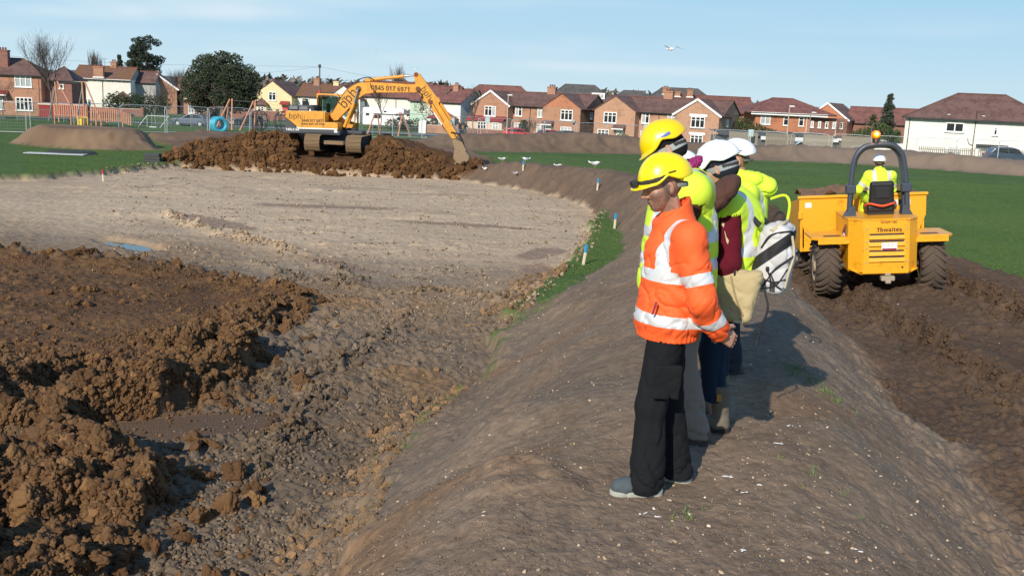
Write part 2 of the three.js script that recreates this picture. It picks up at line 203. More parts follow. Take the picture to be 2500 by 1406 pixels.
    h += w * (0.012 * t + 0.004 * str + 0.006 * n3 + (fine ? 0.08 * crag(x, d, 0.08, 151) * sm(-0.2, 0.5, n1 + 0.3 * n2) + 0.004 * vn(x * 40, d * 40, 47) : 0) + 0.30 * clod(x, d, 0.26, 155) * sm(0.25, 0.6, n1) + farB * 0.3 * clod(x, d, 0.5, 157));
  }
  // ---- spoil heap under the digger
  if (x > -17.5 && x < -1.2 && d > 45.5 && d < 56) {
    const foot = lerpTable(HEAPFOOT, x) + 0.22 * n1 + 0.12 * n2, top = lerpTable(HEAPTOP, x + 0.15 * n2), crown = foot + 0.5 + top * 0.75, u = sm(foot, crown, d) * sm(54.5, 51.8, d + 0.4 * n1);
    const park = sm(-11, -10.5, x) * sm(-7.2, -7.7, x) * sm(46.9, 47.25, d);
    if (top > 0.02 && u > 0.001) {
      const t = fbm(x * 0.8, d * 0.8, 3, 48), fl = vn(x * 8, d * 8, 49), w = sm(0.02, 0.10, u * Math.min(1, top * 3)), rough = 1 - 0.85 * park;
      put([0.100 + 0.025 * t + 0.012 * fl, 0.054 + 0.016 * t + 0.008 * fl, 0.027 + 0.008 * t + 0.004 * fl], w); if (w > 0.5) zone = Z.heap;
      h += u * top * (1 - 0.1 * park) + w * rough * (0.38 * crag(x + n2 * 0.1, d + n1 * 0.1, 0.8, 161) + 0.5 * crag(x, d, 0.38, 165) + 0.6 * clod(x + n3 * 0.03, d, 0.19, 169));
    }
  }
  // ---- flat-topped mound on the grass
  { const ax = (x + 24.1) * 0.93 + (d - 55.2) * -0.37, ay = (x + 24.1) * 0.37 + (d - 55.2) * 0.93, q = Math.hypot(ax / 4.7, ay / 3.1) + 0.06 * n1 + 0.03 * n2; if (q < 1.08) { const u = sm(1.0, 0.60, q), w = sm(1.04, 0.95, q), t = fbm(x * 0.6, d * 0.6, 3, 51), dk = sm(0.0, 0.5, fbm(x * 0.35, d * 0.5, 2, 52)); put([0.215 + 0.03 * t - 0.05 * dk, 0.145 + 0.022 * t - 0.035 * dk, 0.092 + 0.014 * t - 0.02 * dk], w); if (w > 0.5) zone = Z.mound; h += 1.05 * u + w * (0.04 * t + 0.35 * clod(x, d, 0.5, 171) * sm(0.1, 0.6, n1)); } }
  // ---- far bank beyond the pitch
  { const o = farBundOff(x, d) + 0.7 * n1; if (x > -9 && o > -0.6 && o < 10) { const top = (1.0 + 0.16 * fbm(x * 0.13, 3, 2, 53) + 0.3 * Math.exp(-Math.pow((x - 5) / 3.5, 2))) * sm(-9, -3, x), u = sm(0, 3.6, o) * sm(10, 5.2, o), w = sm(-0.3, 0.3, o) * sm(9.6, 8.5, o), t = fbm(x * 0.35, d * 0.8, 3, 54), fl = vn(x * 4, d * 9, 55); put([0.170 + 0.035 * t + 0.02 * fl, 0.118 + 0.024 * t + 0.013 * fl, 0.080 + 0.016 * t + 0.008 * fl].map((v, i) => mix(v, [0.235, 0.18, 0.135][i], sm(12, 24, x) * 0.7)), w); if (w > 0.5) zone = Z.farBund; h += u * top + w * (0.06 * t + 0.3 * clod(x, d, 0.8, 175) * sm(-0.1, 0.5, n1)); } }
  return { h, zone, col };
}
const ground = (x, d) => land(x, d, false).h;

// ---- the ground as a fan of fine cells, finer where it lies nearer, cut into its named pieces
const soilBump = noiseTex(512, (u, v) => { let a = 0; for (const [f, w, s] of [[24, 0.35, 1], [57, 0.3, 2], [128, 0.35, 3]]) a += w * tileNoise(u, v, f, s); const q = clamp(128 + 150 * a, 0, 255); return [q, q, q]; }, false);
soilBump.repeat.set(0.8, 0.8);
const soilMat = new THREE.MeshPhysicalMaterial({ vertexColors: true, specularIntensity: 0.3, roughness: 0.95, bumpMap: soilBump, bumpScale: 0.007 });
const dampMat = new THREE.MeshPhysicalMaterial({ vertexColors: true, specularIntensity: 0.3, roughness: 0.9, bumpMap: soilBump, bumpScale: 0.012 });
const turfMat = new THREE.MeshPhysicalMaterial({ vertexColors: true, specularIntensity: 0.3, roughness: 1, bumpMap: soilBump, bumpScale: 0.02 });
const zoneNames = ['grass_field', 'stripped_ground', 'brown_soil_ledge', 'earth_bank', 'mud_track', 'spoil_heap', 'earth_mound', 'far_earth_bank', 'churned_soil', 'road'];
const steepSpots = [];
function fan(a0, a1, nc, radii, fine, pieces) {
  const nr = radii.length, N = nr * nc, pos = new Float32Array(N * 3), colr = new Float32Array(N * 3), nor = new Float32Array(N * 3), uv = new Float32Array(N * 2), zone = new Uint8Array(N);
  for (let j = 0; j < nr; j++) for (let i = 0; i < nc; i++) { const a = mix(a0, a1, i / (nc - 1)), k = j * nc + i, x = Math.sin(a) * radii[j], d = Math.cos(a) * radii[j], L = land(x, d, fine && radii[j] < 40); pos[k * 3] = x; pos[k * 3 + 1] = L.h; pos[k * 3 + 2] = -d; colr.set(L.col.map((v) => Math.max(0.008, v)), k * 3); zone[k] = L.zone; uv[k * 2] = x; uv[k * 2 + 1] = d; }
  const P = (k) => V(pos[k * 3], pos[k * 3 + 1], pos[k * 3 + 2]);
  for (let j = 0; j < nr; j++) for (let i = 0; i < nc; i++) { const k = j * nc + i, l = i ? k - 1 : k, r = i < nc - 1 ? k + 1 : k, u = j < nr - 1 ? k + nc : k, q = j ? k - nc : k; const ax = pos[r * 3] - pos[l * 3], ay = pos[r * 3 + 1] - pos[l * 3 + 1], az = pos[r * 3 + 2] - pos[l * 3 + 2], bxx = pos[u * 3] - pos[q * 3], by = pos[u * 3 + 1] - pos[q * 3 + 1], bz = pos[u * 3 + 2] - pos[q * 3 + 2]; const nx = ay * bz - az * by, ny = az * bxx - ax * bz, nz = ax * by - ay * bxx, L = Math.hypot(nx, ny, nz) || 1, s = ny < 0 ? -1 : 1; nor[k * 3] = s * nx / L; nor[k * 3 + 1] = s * ny / L; nor[k * 3 + 2] = s * nz / L; }
  for (let j = 0; j < nr - 1; j++) for (let i = 0; i < nc - 1; i++) { const k = j * nc + i; (pieces[zone[k]] ??= []).push([k, k + 1, k + nc + 1, k, k + nc + 1, k + nc]); if (fine && (zone[k] === Z.brown || zone[k] === Z.track) && radii[j] < 22) { const ny = nor[k * 3 + 1]; if (ny < 0.78) { const o = k + nc + 1, e = Math.hypot(pos[o * 3] - pos[k * 3], pos[o * 3 + 1] - pos[k * 3 + 1], pos[o * 3 + 2] - pos[k * 3 + 2]), wd = (radii[j + 1] - radii[j]) + radii[j] * (a1 - a0) / nc; steepSpots.push([k, o, e * wd * 0.5, zone[k]].concat([0, 1, 2].map((q) => pos[k * 3 + q]), [0, 1, 2].map((q) => pos[o * 3 + q]))); } } }
  const out = {};
  for (const z of Object.keys(pieces)) { const map = new Map(), idx = []; for (const q of pieces[z]) for (const k of q) { let m = map.get(k); if (m === undefined) map.set(k, m = map.size); idx.push(m); } const n = map.size, p = new Float32Array(n * 3), c = new Float32Array(n * 3), no = new Float32Array(n * 3), t = new Float32Array(n * 2); for (const [k, m] of map) { for (let e = 0; e < 3; e++) { p[m * 3 + e] = pos[k * 3 + e]; c[m * 3 + e] = colr[k * 3 + e]; no[m * 3 + e] = nor[k * 3 + e]; } t[m * 2] = uv[k * 2]; t[m * 2 + 1] = uv[k * 2 + 1]; } const g = new THREE.BufferGeometry(); g.setAttribute('position', new THREE.BufferAttribute(p, 3)); g.setAttribute('normal', new THREE.BufferAttribute(no, 3)); g.setAttribute('color', new THREE.BufferAttribute(c, 3)); g.setAttribute('uv', new THREE.BufferAttribute(t, 2)); g.setIndex(idx); out[z] = g; }
  return out;
}
{
  const geo = (r0, r1, q) => { const a = []; for (let r = r0; r < r1; r *= q) a.push(r); a.push(r1); return a; };
  const A0 = THREE.MathUtils.degToRad(-34), A1 = THREE.MathUtils.degToRad(38);
  const near = fan(A0, A1, 660, [...geo(2.5, 57, 1.0031), ...geo(57.3, 95, 1.006)], true, {});
  const far = fan(A0, A1, 200, geo(95, 190, 1.02), false, {});
  const side = fan(A1, Math.PI * 2 + A0, 130, geo(2.5, 190, 1.045), false, {});
  const all = {};
  for (const s of [near, far, side]) for (const z of Object.keys(s)) (all[z] ??= []).push(s[z]);
  for (const z of Object.keys(all)) { const list = all[z]; const g = list.length > 1 ? mergeGeometries(list) : list[0]; structure(zoneNames[z], g, +z === 0 ? turfMat : +z === 2 || +z === 5 || +z === 4 ? dampMat : soilMat); }
  // land beyond, out to the horizon
  const outer = new THREE.RingGeometry(150, 4500, 96, 10).rotateX(-Math.PI / 2).translate(0, -1.56, 0);
  structure('ground', outer, mat([0.085, 0.095, 0.055], 1));
}

// ---------------------------------------------------------------- loose matter on the ground that nobody could count
function lumpGeo(seed, detail, rough, flat = 1) { const g = mergeVertices(new THREE.IcosahedronGeometry(1, detail).deleteAttribute('uv').deleteAttribute('normal')); const p = g.attributes.position; for (let i = 0; i < p.count; i++) { const x = p.getX(i), y = p.getY(i), z = p.getZ(i); const r = 1 + rough * (0.6 * vn3(x * 1.3 + seed * 7, y * 1.3, z * 1.3, seed) + 0.45 * vn3(x * 3.1, y * 3.1 + seed, z * 3.1, seed + 3) + 0.3 * vn3(x * 6.5, y * 6.5, z * 6.5 + seed, seed + 5) + 0.22 * vn3(x * 13, y * 13, z * 13 + seed, seed + 7)); p.setXYZ(i, x * r, y * r * flat, z * r); } g.computeVertexNormals(); return g; }
function clod3(x, y, z, s, seed) { const gx = Math.floor(x / s), gy = Math.floor(y / s), gz = Math.floor(z / s); let m = 0; for (let i = -1; i <= 1; i++) for (let j = -1; j <= 1; j++) for (let k = -1; k <= 1; k++) { const a = gx + i, b = gy + j, c = gz + k, h = (q) => hash(a + c * 57, b - c * 131, seed + q), r = s * (0.45 + 0.45 * h(0)), dx = x - (a + h(1)) * s, dy = y - (b + h(2)) * s, dz = z - (c + h(3)) * s, q = 1 - (dx * dx + dy * dy + dz * dz) / (r * r); if (q > 0) { const v = r * Math.sqrt(q); if (v > m) m = v; } } return m; }
function crumbly(seed) { const g = mergeVertices(new THREE.IcosahedronGeometry(1, 20).deleteAttribute('uv').deleteAttribute('normal')), p = g.attributes.position; for (let i = 0; i < p.count; i++) { const x = p.getX(i), y = p.getY(i), z = p.getZ(i), r = 0.62 + 0.42 * vn3(x * 1.4 + seed * 5, y * 1.4, z * 1.4, seed) + 0.5 * clod3(x + seed * 3, y, z, 0.62, seed) + 0.6 * clod3(x, y + seed, z, 0.27, seed + 9) + 0.5 * clod3(x, y, z + seed, 0.13, seed + 17); p.setXYZ(i, x * r, y * r * 0.85, z * r); } g.computeVertexNormals(); return g; }
function scatter(name, label, category, geo, material, spots) {
  if (!spots.length) return;
  const im = new THREE.InstancedMesh(geo, material, spots.length), q = new THREE.Quaternion(), e = new THREE.Euler(), m = new THREE.Matrix4(), c = new THREE.Color();
  spots.forEach((s, i) => { e.set(...s.rot); q.setFromEuler(e); m.compose(V(s.x, s.y, -s.d), q, V(...s.size)); im.setMatrixAt(i, m); c.setRGB(...s.col); im.setColorAt(i, c); });
  im.name = numbered(name); im.castShadow = im.receiveShadow = true; im.userData = { label, category, kind: 'stuff' }; scene.add(im); return im;
}
const white = new THREE.MeshPhysicalMaterial({ color: lin(1, 1, 1), roughness: 0.95, specularIntensity: 0.3 }), whiteStone = mat([1, 1, 1], 0.7);
{
  const R = rng(11), tau = Math.PI * 2, lumpsG = [1, 2, 3].map((s) => crumbly(s)), crumbG = [4, 5].map((s) => lumpGeo(s, 1, 0.4)), flintG = [6, 7].map((s) => lumpGeo(s, 1, 0.35, 0.55));
  const big = [[], [], []], heapL = [[], [], []], crumb = [[], []], flint = [[], []], pale = [[], []];
  const edgeOf = (x, d) => Math.min(...[BROWN, BENCH, LUMPS].map((P) => polySD(P, x, d)));
  const soilC = () => { const t = R(), o = R() < 0.2 ? 0.5 : 0; return [0.092 + 0.065 * t + 0.10 * o, 0.050 + 0.038 * t + 0.058 * o, 0.024 + 0.018 * t + 0.022 * o]; };
  const paleC = () => { const t = R(); return [0.24 + 0.14 * t, 0.175 + 0.11 * t, 0.115 + 0.08 * t]; };
  const onShelf = (x, d) => Math.hypot(((x + 3.75) * 0.93 + (d - 10.95) * 0.36) / 1.15, (-(x + 3.75) * 0.36 + (d - 10.95) * 0.93) / 0.42) < 0.95;
  // clods along the ledge and through the lumpy ground in front of it
  for (let n = 0, k = 0; n < 90000 && k < 4200; n++) {
    const d = 5 + Math.pow(R(), 1.2) * 18, x = -(1.6 + R() * 8) * d / 12 - 0.6, sb = polySD(BROWN, x, d), se = polySD(BENCH, x, d), sl = polySD(LUMPS, x, d), clump = fbm(x * 1.1, d * 1.1, 3, 33);
    const near = sb > -0.35 && sb < 0.5 ? 1 : se < 0.25 || sl < 0.3 ? 0.55 : Math.min(sb, se, sl) < 1.2 ? 0.10 : 0;
    if (R() > near * (0.55 + clump)) continue;
    const s = (0.03 + 0.11 * Math.pow(R(), 3.6)) * (sb < -0.2 && se > 0.2 && sl > 0.2 ? 0.45 : 1), L = land(x, d, false); if (L.zone === Z.bund || onShelf(x, d) || (d > 19.5 && sb < 0.2 && R() < 0.8)) continue;
    big[k % 3].push({ x, d, y: L.h + s * 0.25, rot: [R() * tau, R() * tau, R() * tau], size: [s * (0.8 + 0.5 * R()), s * (0.7 + 0.4 * R()), s * (0.8 + 0.5 * R())], col: soilC() }); k++;
  }
  for (let n = 0, k = 0; n < 420000 && k < 70000; n++) {
    const d = 6 + Math.pow(R(), 1.5) * 16, x = -(0.2 + Math.pow(R(), 1.25) * 8.2) * d / 12 - 0.3, e = edgeOf(x, d); if (polySD(PIT, x, d) > 0 || (onShelf(x, d) && R() < 0.9)) continue;
    const prob = e < 0.6 ? 0.5 : (0.15 + 0.75 * sm(-0.3, 0.3, fbm(x * 0.8 + 50, d * 0.8, 3, 21))) * (1 - 0.85 * sm(-0.02, 0.26, fbm(x * 0.5 + 70, d * 0.42, 2, 22))); if (e < -1.0 && polySD(BROWN, x, d) < -0.8 && R() < 0.8) continue; if (R() > prob) continue;
    const s = 0.006 + 0.020 * Math.pow(R(), 3), L = land(x, d, false), dk = 0.45 + 0.75 * R(), c = e < 0.5 ? soilC() : paleC().map((v, i) => mix(v * 0.8, L.col[i], 0.7) * dk * 1.12); crumb[k % 2].push({ x, d, y: L.h + s * 0.4, rot: [R() * tau, R() * tau, R() * tau], size: [s, s * (0.6 + 0.4 * R()), s * (0.8 + 0.5 * R())], col: c }); k++;
  }
  // crumbs clinging to the torn faces
  const torn = [[], []]; for (const q of steepSpots) { let n = q[2] * (q[3] === Z.brown ? 620 : 150); n = Math.floor(n) + (R() < n % 1 ? 1 : 0); for (let k = 0; k < n; k++) { const t = R(), s = (0.012 + 0.038 * Math.pow(R(), 2.2)) * (q[3] === Z.brown ? 1 : 0.8), c = soilC(), f = q[3] === Z.brown ? 1 : 0.8, g = q[3] === Z.brown ? 0 : 0.85; torn[k % 2].push({ x: mix(q[4], q[7], t) + (R() - 0.5) * 0.02, y: mix(q[5], q[8], t) + (R() - 0.5) * 0.02, d: -mix(q[6], q[9], t), rot: [R() * tau, R() * tau, R() * tau], size: [s * (0.8 + 0.5 * R()), s * (0.7 + 0.5 * R()), s * (0.8 + 0.5 * R())], col: c.map((v, i) => mix(v * f, [0.088, 0.058, 0.038][i], g)) }); } }
  const tornG = [8, 9].map((s) => lumpGeo(s, 4, 0.7)); torn.forEach((s, i) => scatter('torn_soil', ['crumbs of brown soil on the torn face of the ledge', 'small lumps of soil on the torn ledge and rut walls'][i], 'crumbs', tornG[i], white, s));
  // fine grit of the bank's own colour
  const grit = []; for (let n = 0; n < 60000 && grit.length < 15000; n++) { const d = 3.8 + Math.pow(R(), 1.6) * 14, x = -0.3 * d + R() * 0.85 * d, L = land(x, d, false); if (L.zone !== Z.bund || R() > 0.25 + sm(-0.3, 0.4, fbm(x * 1.1, d * 1.1, 2, 93))) continue; const s = 0.002 + 0.006 * Math.pow(R(), 4), t = 0.45 + 0.85 * R(); grit.push({ x, d, y: L.h + s * 0.3, rot: [R() * tau, R() * tau, R() * tau], size: [s * 1.3, s * 0.8, s], col: L.col.map((v) => v * t) }); } scatter('bank_grit', 'fine brown grit and soil crumbs on the trodden bank', 'grit', crumbG[0], white, grit);
  // broken soil along the foot of the bank
  const foot = [[], []]; for (let n = 0, k = 0; n < 60000 && k < 2200; n++) { const d = 6.5 + R() * 16, x = -1.9 + R() * 3.6, sp = polySD(PIT, x, d), f = fbm(x * 0.9, d * 0.9, 2, 95); if (sp > 0.25 || sp < -0.75 || R() > 0.25 + f) continue; const s = 0.012 + 0.05 * Math.pow(R(), 3.2), L = land(x, d, false), t = R(), o = R() < 0.5; foot[k % 2].push({ x, d, y: L.h + s * 0.25, rot: [R() * tau, R() * tau, R() * tau], size: [s * 1.2, s * 0.8, s], col: o ? [0.20 + 0.08 * t, 0.125 + 0.05 * t, 0.065 + 0.03 * t] : [0.13 + 0.07 * t, 0.09 + 0.05 * t, 0.058 + 0.03 * t] }); k++; } foot.forEach((s, i) => scatter('foot_clods', ['broken orange-brown soil along the foot of the bank', 'crumbled dark soil along the foot of the bank'][i], 'clods', lumpsG[i], white, s));
  // spoil heap clods
  for (let k = 0; k < 4200; k++) { const x = -16.8 + R() * 15.2, u = Math.pow(R(), 0.8), d = lerpTable(HEAPFOOT, x) - 0.25 + u * 3.0; if (x > -10.75 && x < -7.45 && d > 46.95) continue; if (x > -4 && R() < 0.6) continue; if (x > -3.5 && d > 47.6) continue; const s = 0.06 + 0.15 * Math.pow(R(), 2.6), L = land(x, d, false); if (L.zone !== Z.heap && R() < 0.8) continue; const c = soilC(); heapL[k % 3].push({ x, d, y: L.h + s * 0.35, rot: [R() * tau, R() * tau, R() * tau], size: [s * (0.8 + 0.6 * R()), s * (0.7 + 0.4 * R()), s * (0.8 + 0.5 * R())], col: [c[0] * 0.86, c[1] * 0.80, c[2] * 0.74] }); }
  // pale crumbs and torn turf along the rim and the scraped floor
  for (let n = 0, k = 0; n < 60000 && k < 5000; n++) { const d = 17 + R() * 30, x = -0.42 * d + R() * (0.42 * d + 4), s0 = polySD(PIT, x, d), rim = Math.abs(s0) < 0.35; if (s0 > 0.35 || polySD(BROWN, x, d) < 0.3) continue; if (R() > (rim ? 0.3 : 0.10 * sm(0.1, 0.5, fbm(x * 0.45 + 40, d * 0.9, 3, 20)) + 0.03)) continue; const L = land(x, d, false); if (L.zone === Z.heap || L.zone === Z.bund) continue; const s = (0.010 + 0.035 * Math.pow(R(), 3)) * (rim ? 1.3 : 1); pale[k % 2].push({ x, d, y: L.h + s * 0.3, rot: [R() * tau, R() * tau, R() * tau], size: [s * 1.3, s * 0.7, s], col: R() < 0.08 ? soilC() : paleC() }); k++; }
  // clods along the torn ridges
  const rid = [[], []]; for (let n = 0, k = 0; n < 60000 && k < 2600; n++) { const L0 = RIDGES[Math.floor(R() * 4)], i = Math.floor(R() * (L0.length - 1)), t = R(), x = mix(L0[i][0], L0[i + 1][0], t) + (R() + R() - 1) * 0.45, d = mix(L0[i][1], L0[i + 1][1], t) + (R() + R() - 1) * 0.45; if (R() > 0.35 + fbm(x * 1.2, d * 1.2, 2, 98)) continue; const L = land(x, d, false); if (L.zone !== Z.pit) continue; const s = 0.014 + 0.055 * Math.pow(R(), 3), q = 0.6 + 0.6 * R(); rid[k % 2].push({ x, d, y: L.h + s * 0.25, rot: [R() * tau, R() * tau, R() * tau], size: [s * 1.2, s * 0.85, s], col: L.col.map((v) => v * q) }); k++; } rid.forEach((s, i) => scatter('ridge_clods', ['torn clods in a line across the scraped floor', 'crumbly lumps along the ridges between bucket passes'][i], 'clods', lumpsG[i], white, s));
  // short dark gouges left by the bucket on the scraped floor
  for (let n = 0; n < 150; n++) { const d0 = 18 + R() * 27, x0 = -0.4 * d0 + R() * (0.4 * d0 + 2), a = (R() - 0.5) * 0.7 + (R() < 0.25 ? 0.9 : 0), L0 = 0.2 + 1.5 * R() * R(); if (polySD(PIT, x0, d0) > -0.4 || polySD(BROWN, x0, d0) < 0.4) continue; for (let t = 0; t < L0; t += 0.035) { const x = x0 + Math.cos(a) * t, d = d0 + Math.sin(a) * t + 0.03 * vn(t * 3, n, 97); if (R() < 0.3) continue; const s = 0.010 + 0.018 * R() * R(), L = land(x, d, false), q = R(); if (L.zone !== Z.pit) continue; pale[n % 2].push({ x, d, y: L.h + s * 0.3, rot: [R() * tau, R() * tau, R() * tau], size: [s * 1.5, s, s], col: q < 0.6 ? [0.10 + 0.05 * q, 0.072 + 0.035 * q, 0.048 + 0.02 * q] : paleC() }); } }
  // flints on the bank, the track and the floor
  for (let n = 0, k = 0; n < 120000 && k < 10000; n++) { const d = 3.6 + Math.pow(R(), 1.35) * 30, x = -0.62 * d + R() * 1.24 * d, L = land(x, d, false); const pr = L.zone === Z.bund ? 0.95 : L.zone === Z.track ? 0.25 : L.zone === Z.pit ? 0.35 : L.zone === Z.brown ? 0.25 : 0; if (R() > pr * (0.35 + sm(-0.3, 0.5, fbm(x * 0.8, d * 0.8, 2, 91)))) continue; const s = (0.0020 + 0.0075 * Math.pow(R(), 8)) * (d > 14 ? 1.5 : 1), t = R(), w = R() < 0.4; flint[k % 2].push({ x, d, y: L.h + s * 0.25, rot: [R() * 0.7, R() * tau, R() * 0.7], size: [s * (1 + R()), s * 0.8, s], col: w ? [0.42 + 0.25 * t, 0.34 + 0.24 * t, 0.23 + 0.22 * t] : [0.30 + 0.2 * t, 0.22 + 0.15 * t, 0.13 + 0.1 * t] }); k++; }
  big.forEach((s, i) => scatter('soil_clods', ['loose crumbly brown clods along the torn soil ledge', 'rounded damp brown clods heaped before the soil ledge', 'jagged brown clods strewn about the soil ledge'][i], 'clods', lumpsG[i], white, s));
  heapL.forEach((s, i) => scatter('heap_clods', ['dark reddish clods tumbled on the spoil heap under the digger', 'rounded reddish clods lying on the spoil heap under the digger', 'small reddish clods at the foot of the spoil heap'][i], 'clods', lumpsG[i], white, s));
  crumb.forEach((s, i) => scatter('soil_crumbs', ['fine soil crumbs scattered over the rough near floor', 'gritty gravel crumbs scattered over the rough near floor'][i], 'crumbs', crumbG[i], white, s));
  pale.forEach((s, i) => scatter('pale_crumbs', ['pale sandy crumbs along the rim of the scraped floor', 'pale sandy lumps dotted over the scraped floor'][i], 'crumbs', crumbG[i], white, s));
  flint.forEach((s, i) => scatter('flint_stones', ['small pale flints pressed into the earth bank', 'tiny cream and tan pebbles on the bare earth'][i], 'pebbles', flintG[i], whiteStone, s));
  // bird droppings on the trodden crest
  const dr = []; for (const [x, d] of [[1.47, 5.25], [0.72, 4.75], [0.83, 4.72], [1.27, 5.35], [1.36, 5.12], [1.8, 4.62], [2.15, 4.35], [1.18, 4.35], [1.75, 6.0], [1.92, 6.4], [1.65, 4.1], [2.45, 5.2]]) for (let k = 0; k < 2 + Math.floor(R() * 2); k++) { const xx = x + (R() - 0.5) * 0.10, dd = d + (R() - 0.5) * 0.02; dr.push({ x: xx, d: dd, y: ground(xx, dd) + 0.006, rot: [0, R() * 1.6 - 0.5, 0], size: [0.006 + 0.02 * R() * R(), 0.004, 0.004 + 0.006 * R()], col: [0.78, 0.77, 0.74] }); }
  scatter('bird_droppings', 'white bird droppings on the trodden crest by the boots', 'droppings', flintG[0], white, dr);
  // grass: short tufts on the turf and thin wisps on the bank
  const blade = []; const RB = rng(5); for (let k = 0; k < 7; k++) { const a = RB() * tau, l = 0.6 + 0.4 * RB(), w = 0.09, ox = (RB() - 0.5) * 0.9, oz = (RB() - 0.5) * 0.9, lx = Math.cos(a) * 0.5, lz = Math.sin(a) * 0.5; blade.push(ox - lz * w, 0, oz + lx * w, ox + lz * w, 0, oz - lx * w, ox + lx * l, l, oz + lz * l); }
  const tuft = new THREE.BufferGeometry(); tuft.setAttribute('position', new THREE.Float32BufferAttribute(blade, 3)); tuft.computeVertexNormals();
  const grassMat = mat([1, 1, 1], 0.9, { side: THREE.DoubleSide });
  const field = [], strip = [], wisps = [];
  const gc = (b = 1) => { const t = R(), y = R() < 0.12 ? 0.06 : 0; return [(0.080 + 0.035 * t + y) * b, (0.140 + 0.05 * t + y * 0.7) * b, (0.030 + 0.014 * t) * b]; };
  for (let n = 0, k = 0; n < 300000 && k < 70000; n++) { const d = 18 + Math.pow(R(), 1.3) * 40, x = mix(-0.5 * d, 0.62 * d, R()); if (x < 4 && x > -14) { if (d < 21 || x < -1.5) continue; } const L = land(x, d, false); if (L.zone !== Z.grass || L.col[1] < L.col[0] * 1.4) continue; const s = 0.03 + 0.03 * R(); (x > 5 || x < -13 ? field : strip).push({ x, d, y: L.h - 0.005, rot: [0, R() * tau, 0], size: [s * 1.5, s, s * 1.5], col: gc() }); k++; }
  const wisp = (x, d, r, n, s0 = 0.05) => { for (let k = 0; k < n; k++) { const xx = x + (R() + R() - 1) * r, dd = d + (R() + R() - 1) * r * 1.6, s = s0 * (0.6 + 0.6 * R()); wisps.push({ x: xx, d: dd, y: ground(xx, dd) - 0.004, rot: [0, R() * tau, 0], size: [s, s, s], col: gc(1.25) }); } };
  for (const [x, d, r, n] of [[2.62, 8.4, 0.25, 70], [2.75, 8.0, 0.2, 40], [4.15, 15.6, 0.3, 90], [4.25, 14.4, 0.3, 90], [4.3, 16.4, 0.25, 50], [-1.0, 9.5, 0.15, 40], [-0.95, 10.2, 0.15, 30], [-0.4, 13.2, 0.2, 50], [-0.72, 11.6, 0.15, 40], [0.5, 17.0, 0.35, 110], [0.62, 17.9, 0.3, 70], [1.6, 17.6, 0.2, 30], [-1.1, 8.4, 0.15, 30], [1.9, 12.4, 0.2, 20], [0.95, 4.75, 0.15, 8], [1.9, 5.4, 0.3, 10]]) wisp(x, d, r, n);
  scatter('grass_blades', 'short mown green grass blades of the open pitch', 'grass', tuft, grassMat, field);
  scatter('grass_blades', 'green turf left between the scraped floor and the bank', 'grass', tuft, grassMat, strip);
  scatter('grass_wisps', 'sparse green grass wisps growing on the bare bank', 'grass', tuft, grassMat, wisps);
}

// ---------------------------------------------------------------- lettering
const loader = new FontLoader();
const fontBold = await loader.loadAsync('fonts/droid/droid_sans_bold.typeface.json'), fontSans = await loader.loadAsync('fonts/droid/droid_sans_regular.typeface.json');
function lettering(str, size, font = fontBold, depth = 0.006, squeeze = 1) { const g = new TextGeometry(str, { font, size, depth, curveSegments: 3, bevelEnabled: false }); g.computeBoundingBox(); const b = g.boundingBox; g.translate(-(b.min.x + b.max.x) / 2, -(b.min.y + b.max.y) / 2, 0); g.scale(squeeze, 1, 1); return g; }

// ---------------------------------------------------------------- tracked excavator on the spoil heap
const scuff = noiseTex(256, (u, v) => { let a = 0; for (const [f, w, s] of [[6, 0.5, 61], [17, 0.3, 62], [53, 0.2, 63]]) a += w * tileNoise(u, v, f, s); const q = clamp(236 + 34 * a, 0, 255); return [q, q, q - 8]; });
const paint = (r, g, b, rough = 0.42) => new THREE.MeshPhysicalMaterial({ color: lin(r, g, b), roughness: rough, clearcoat: 0.25, clearcoatRoughness: 0.4, map: scuff });
const M = {
  orange: paint(0.80, 0.36, 0.035), darkGrey: mat([0.05, 0.055, 0.065], 0.5), charcoal: mat([0.022, 0.024, 0.028], 0.55), black: mat([0.012, 0.012, 0.013], 0.5), rubber: mat([0.035, 0.032, 0.03], 0.85), steel: mat([0.62, 0.62, 0.62], 0.22, { metalness: 0.9 }), white: mat([0.78, 0.78, 0.76], 0.5), letter: mat([0.02, 0.016, 0.012], 0.5), red: mat([0.5, 0.03, 0.02], 0.5), mudSteel: mat([0.20, 0.135, 0.075], 0.85), bucket: mat([0.25, 0.175, 0.10], 0.7), rust: mat([0.16, 0.06, 0.03], 0.8),
  glass: new THREE.MeshPhysicalMaterial({ color: lin(0.42, 0.52, 0.50), roughness: 0.04, transmission: 1, thickness: 0, ior: 1.5 }), yellow: paint(0.86, 0.385, 0.012, 0.38), galv: mat([0.42, 0.45, 0.47], 0.45, { metalness: 0.6 }),
};
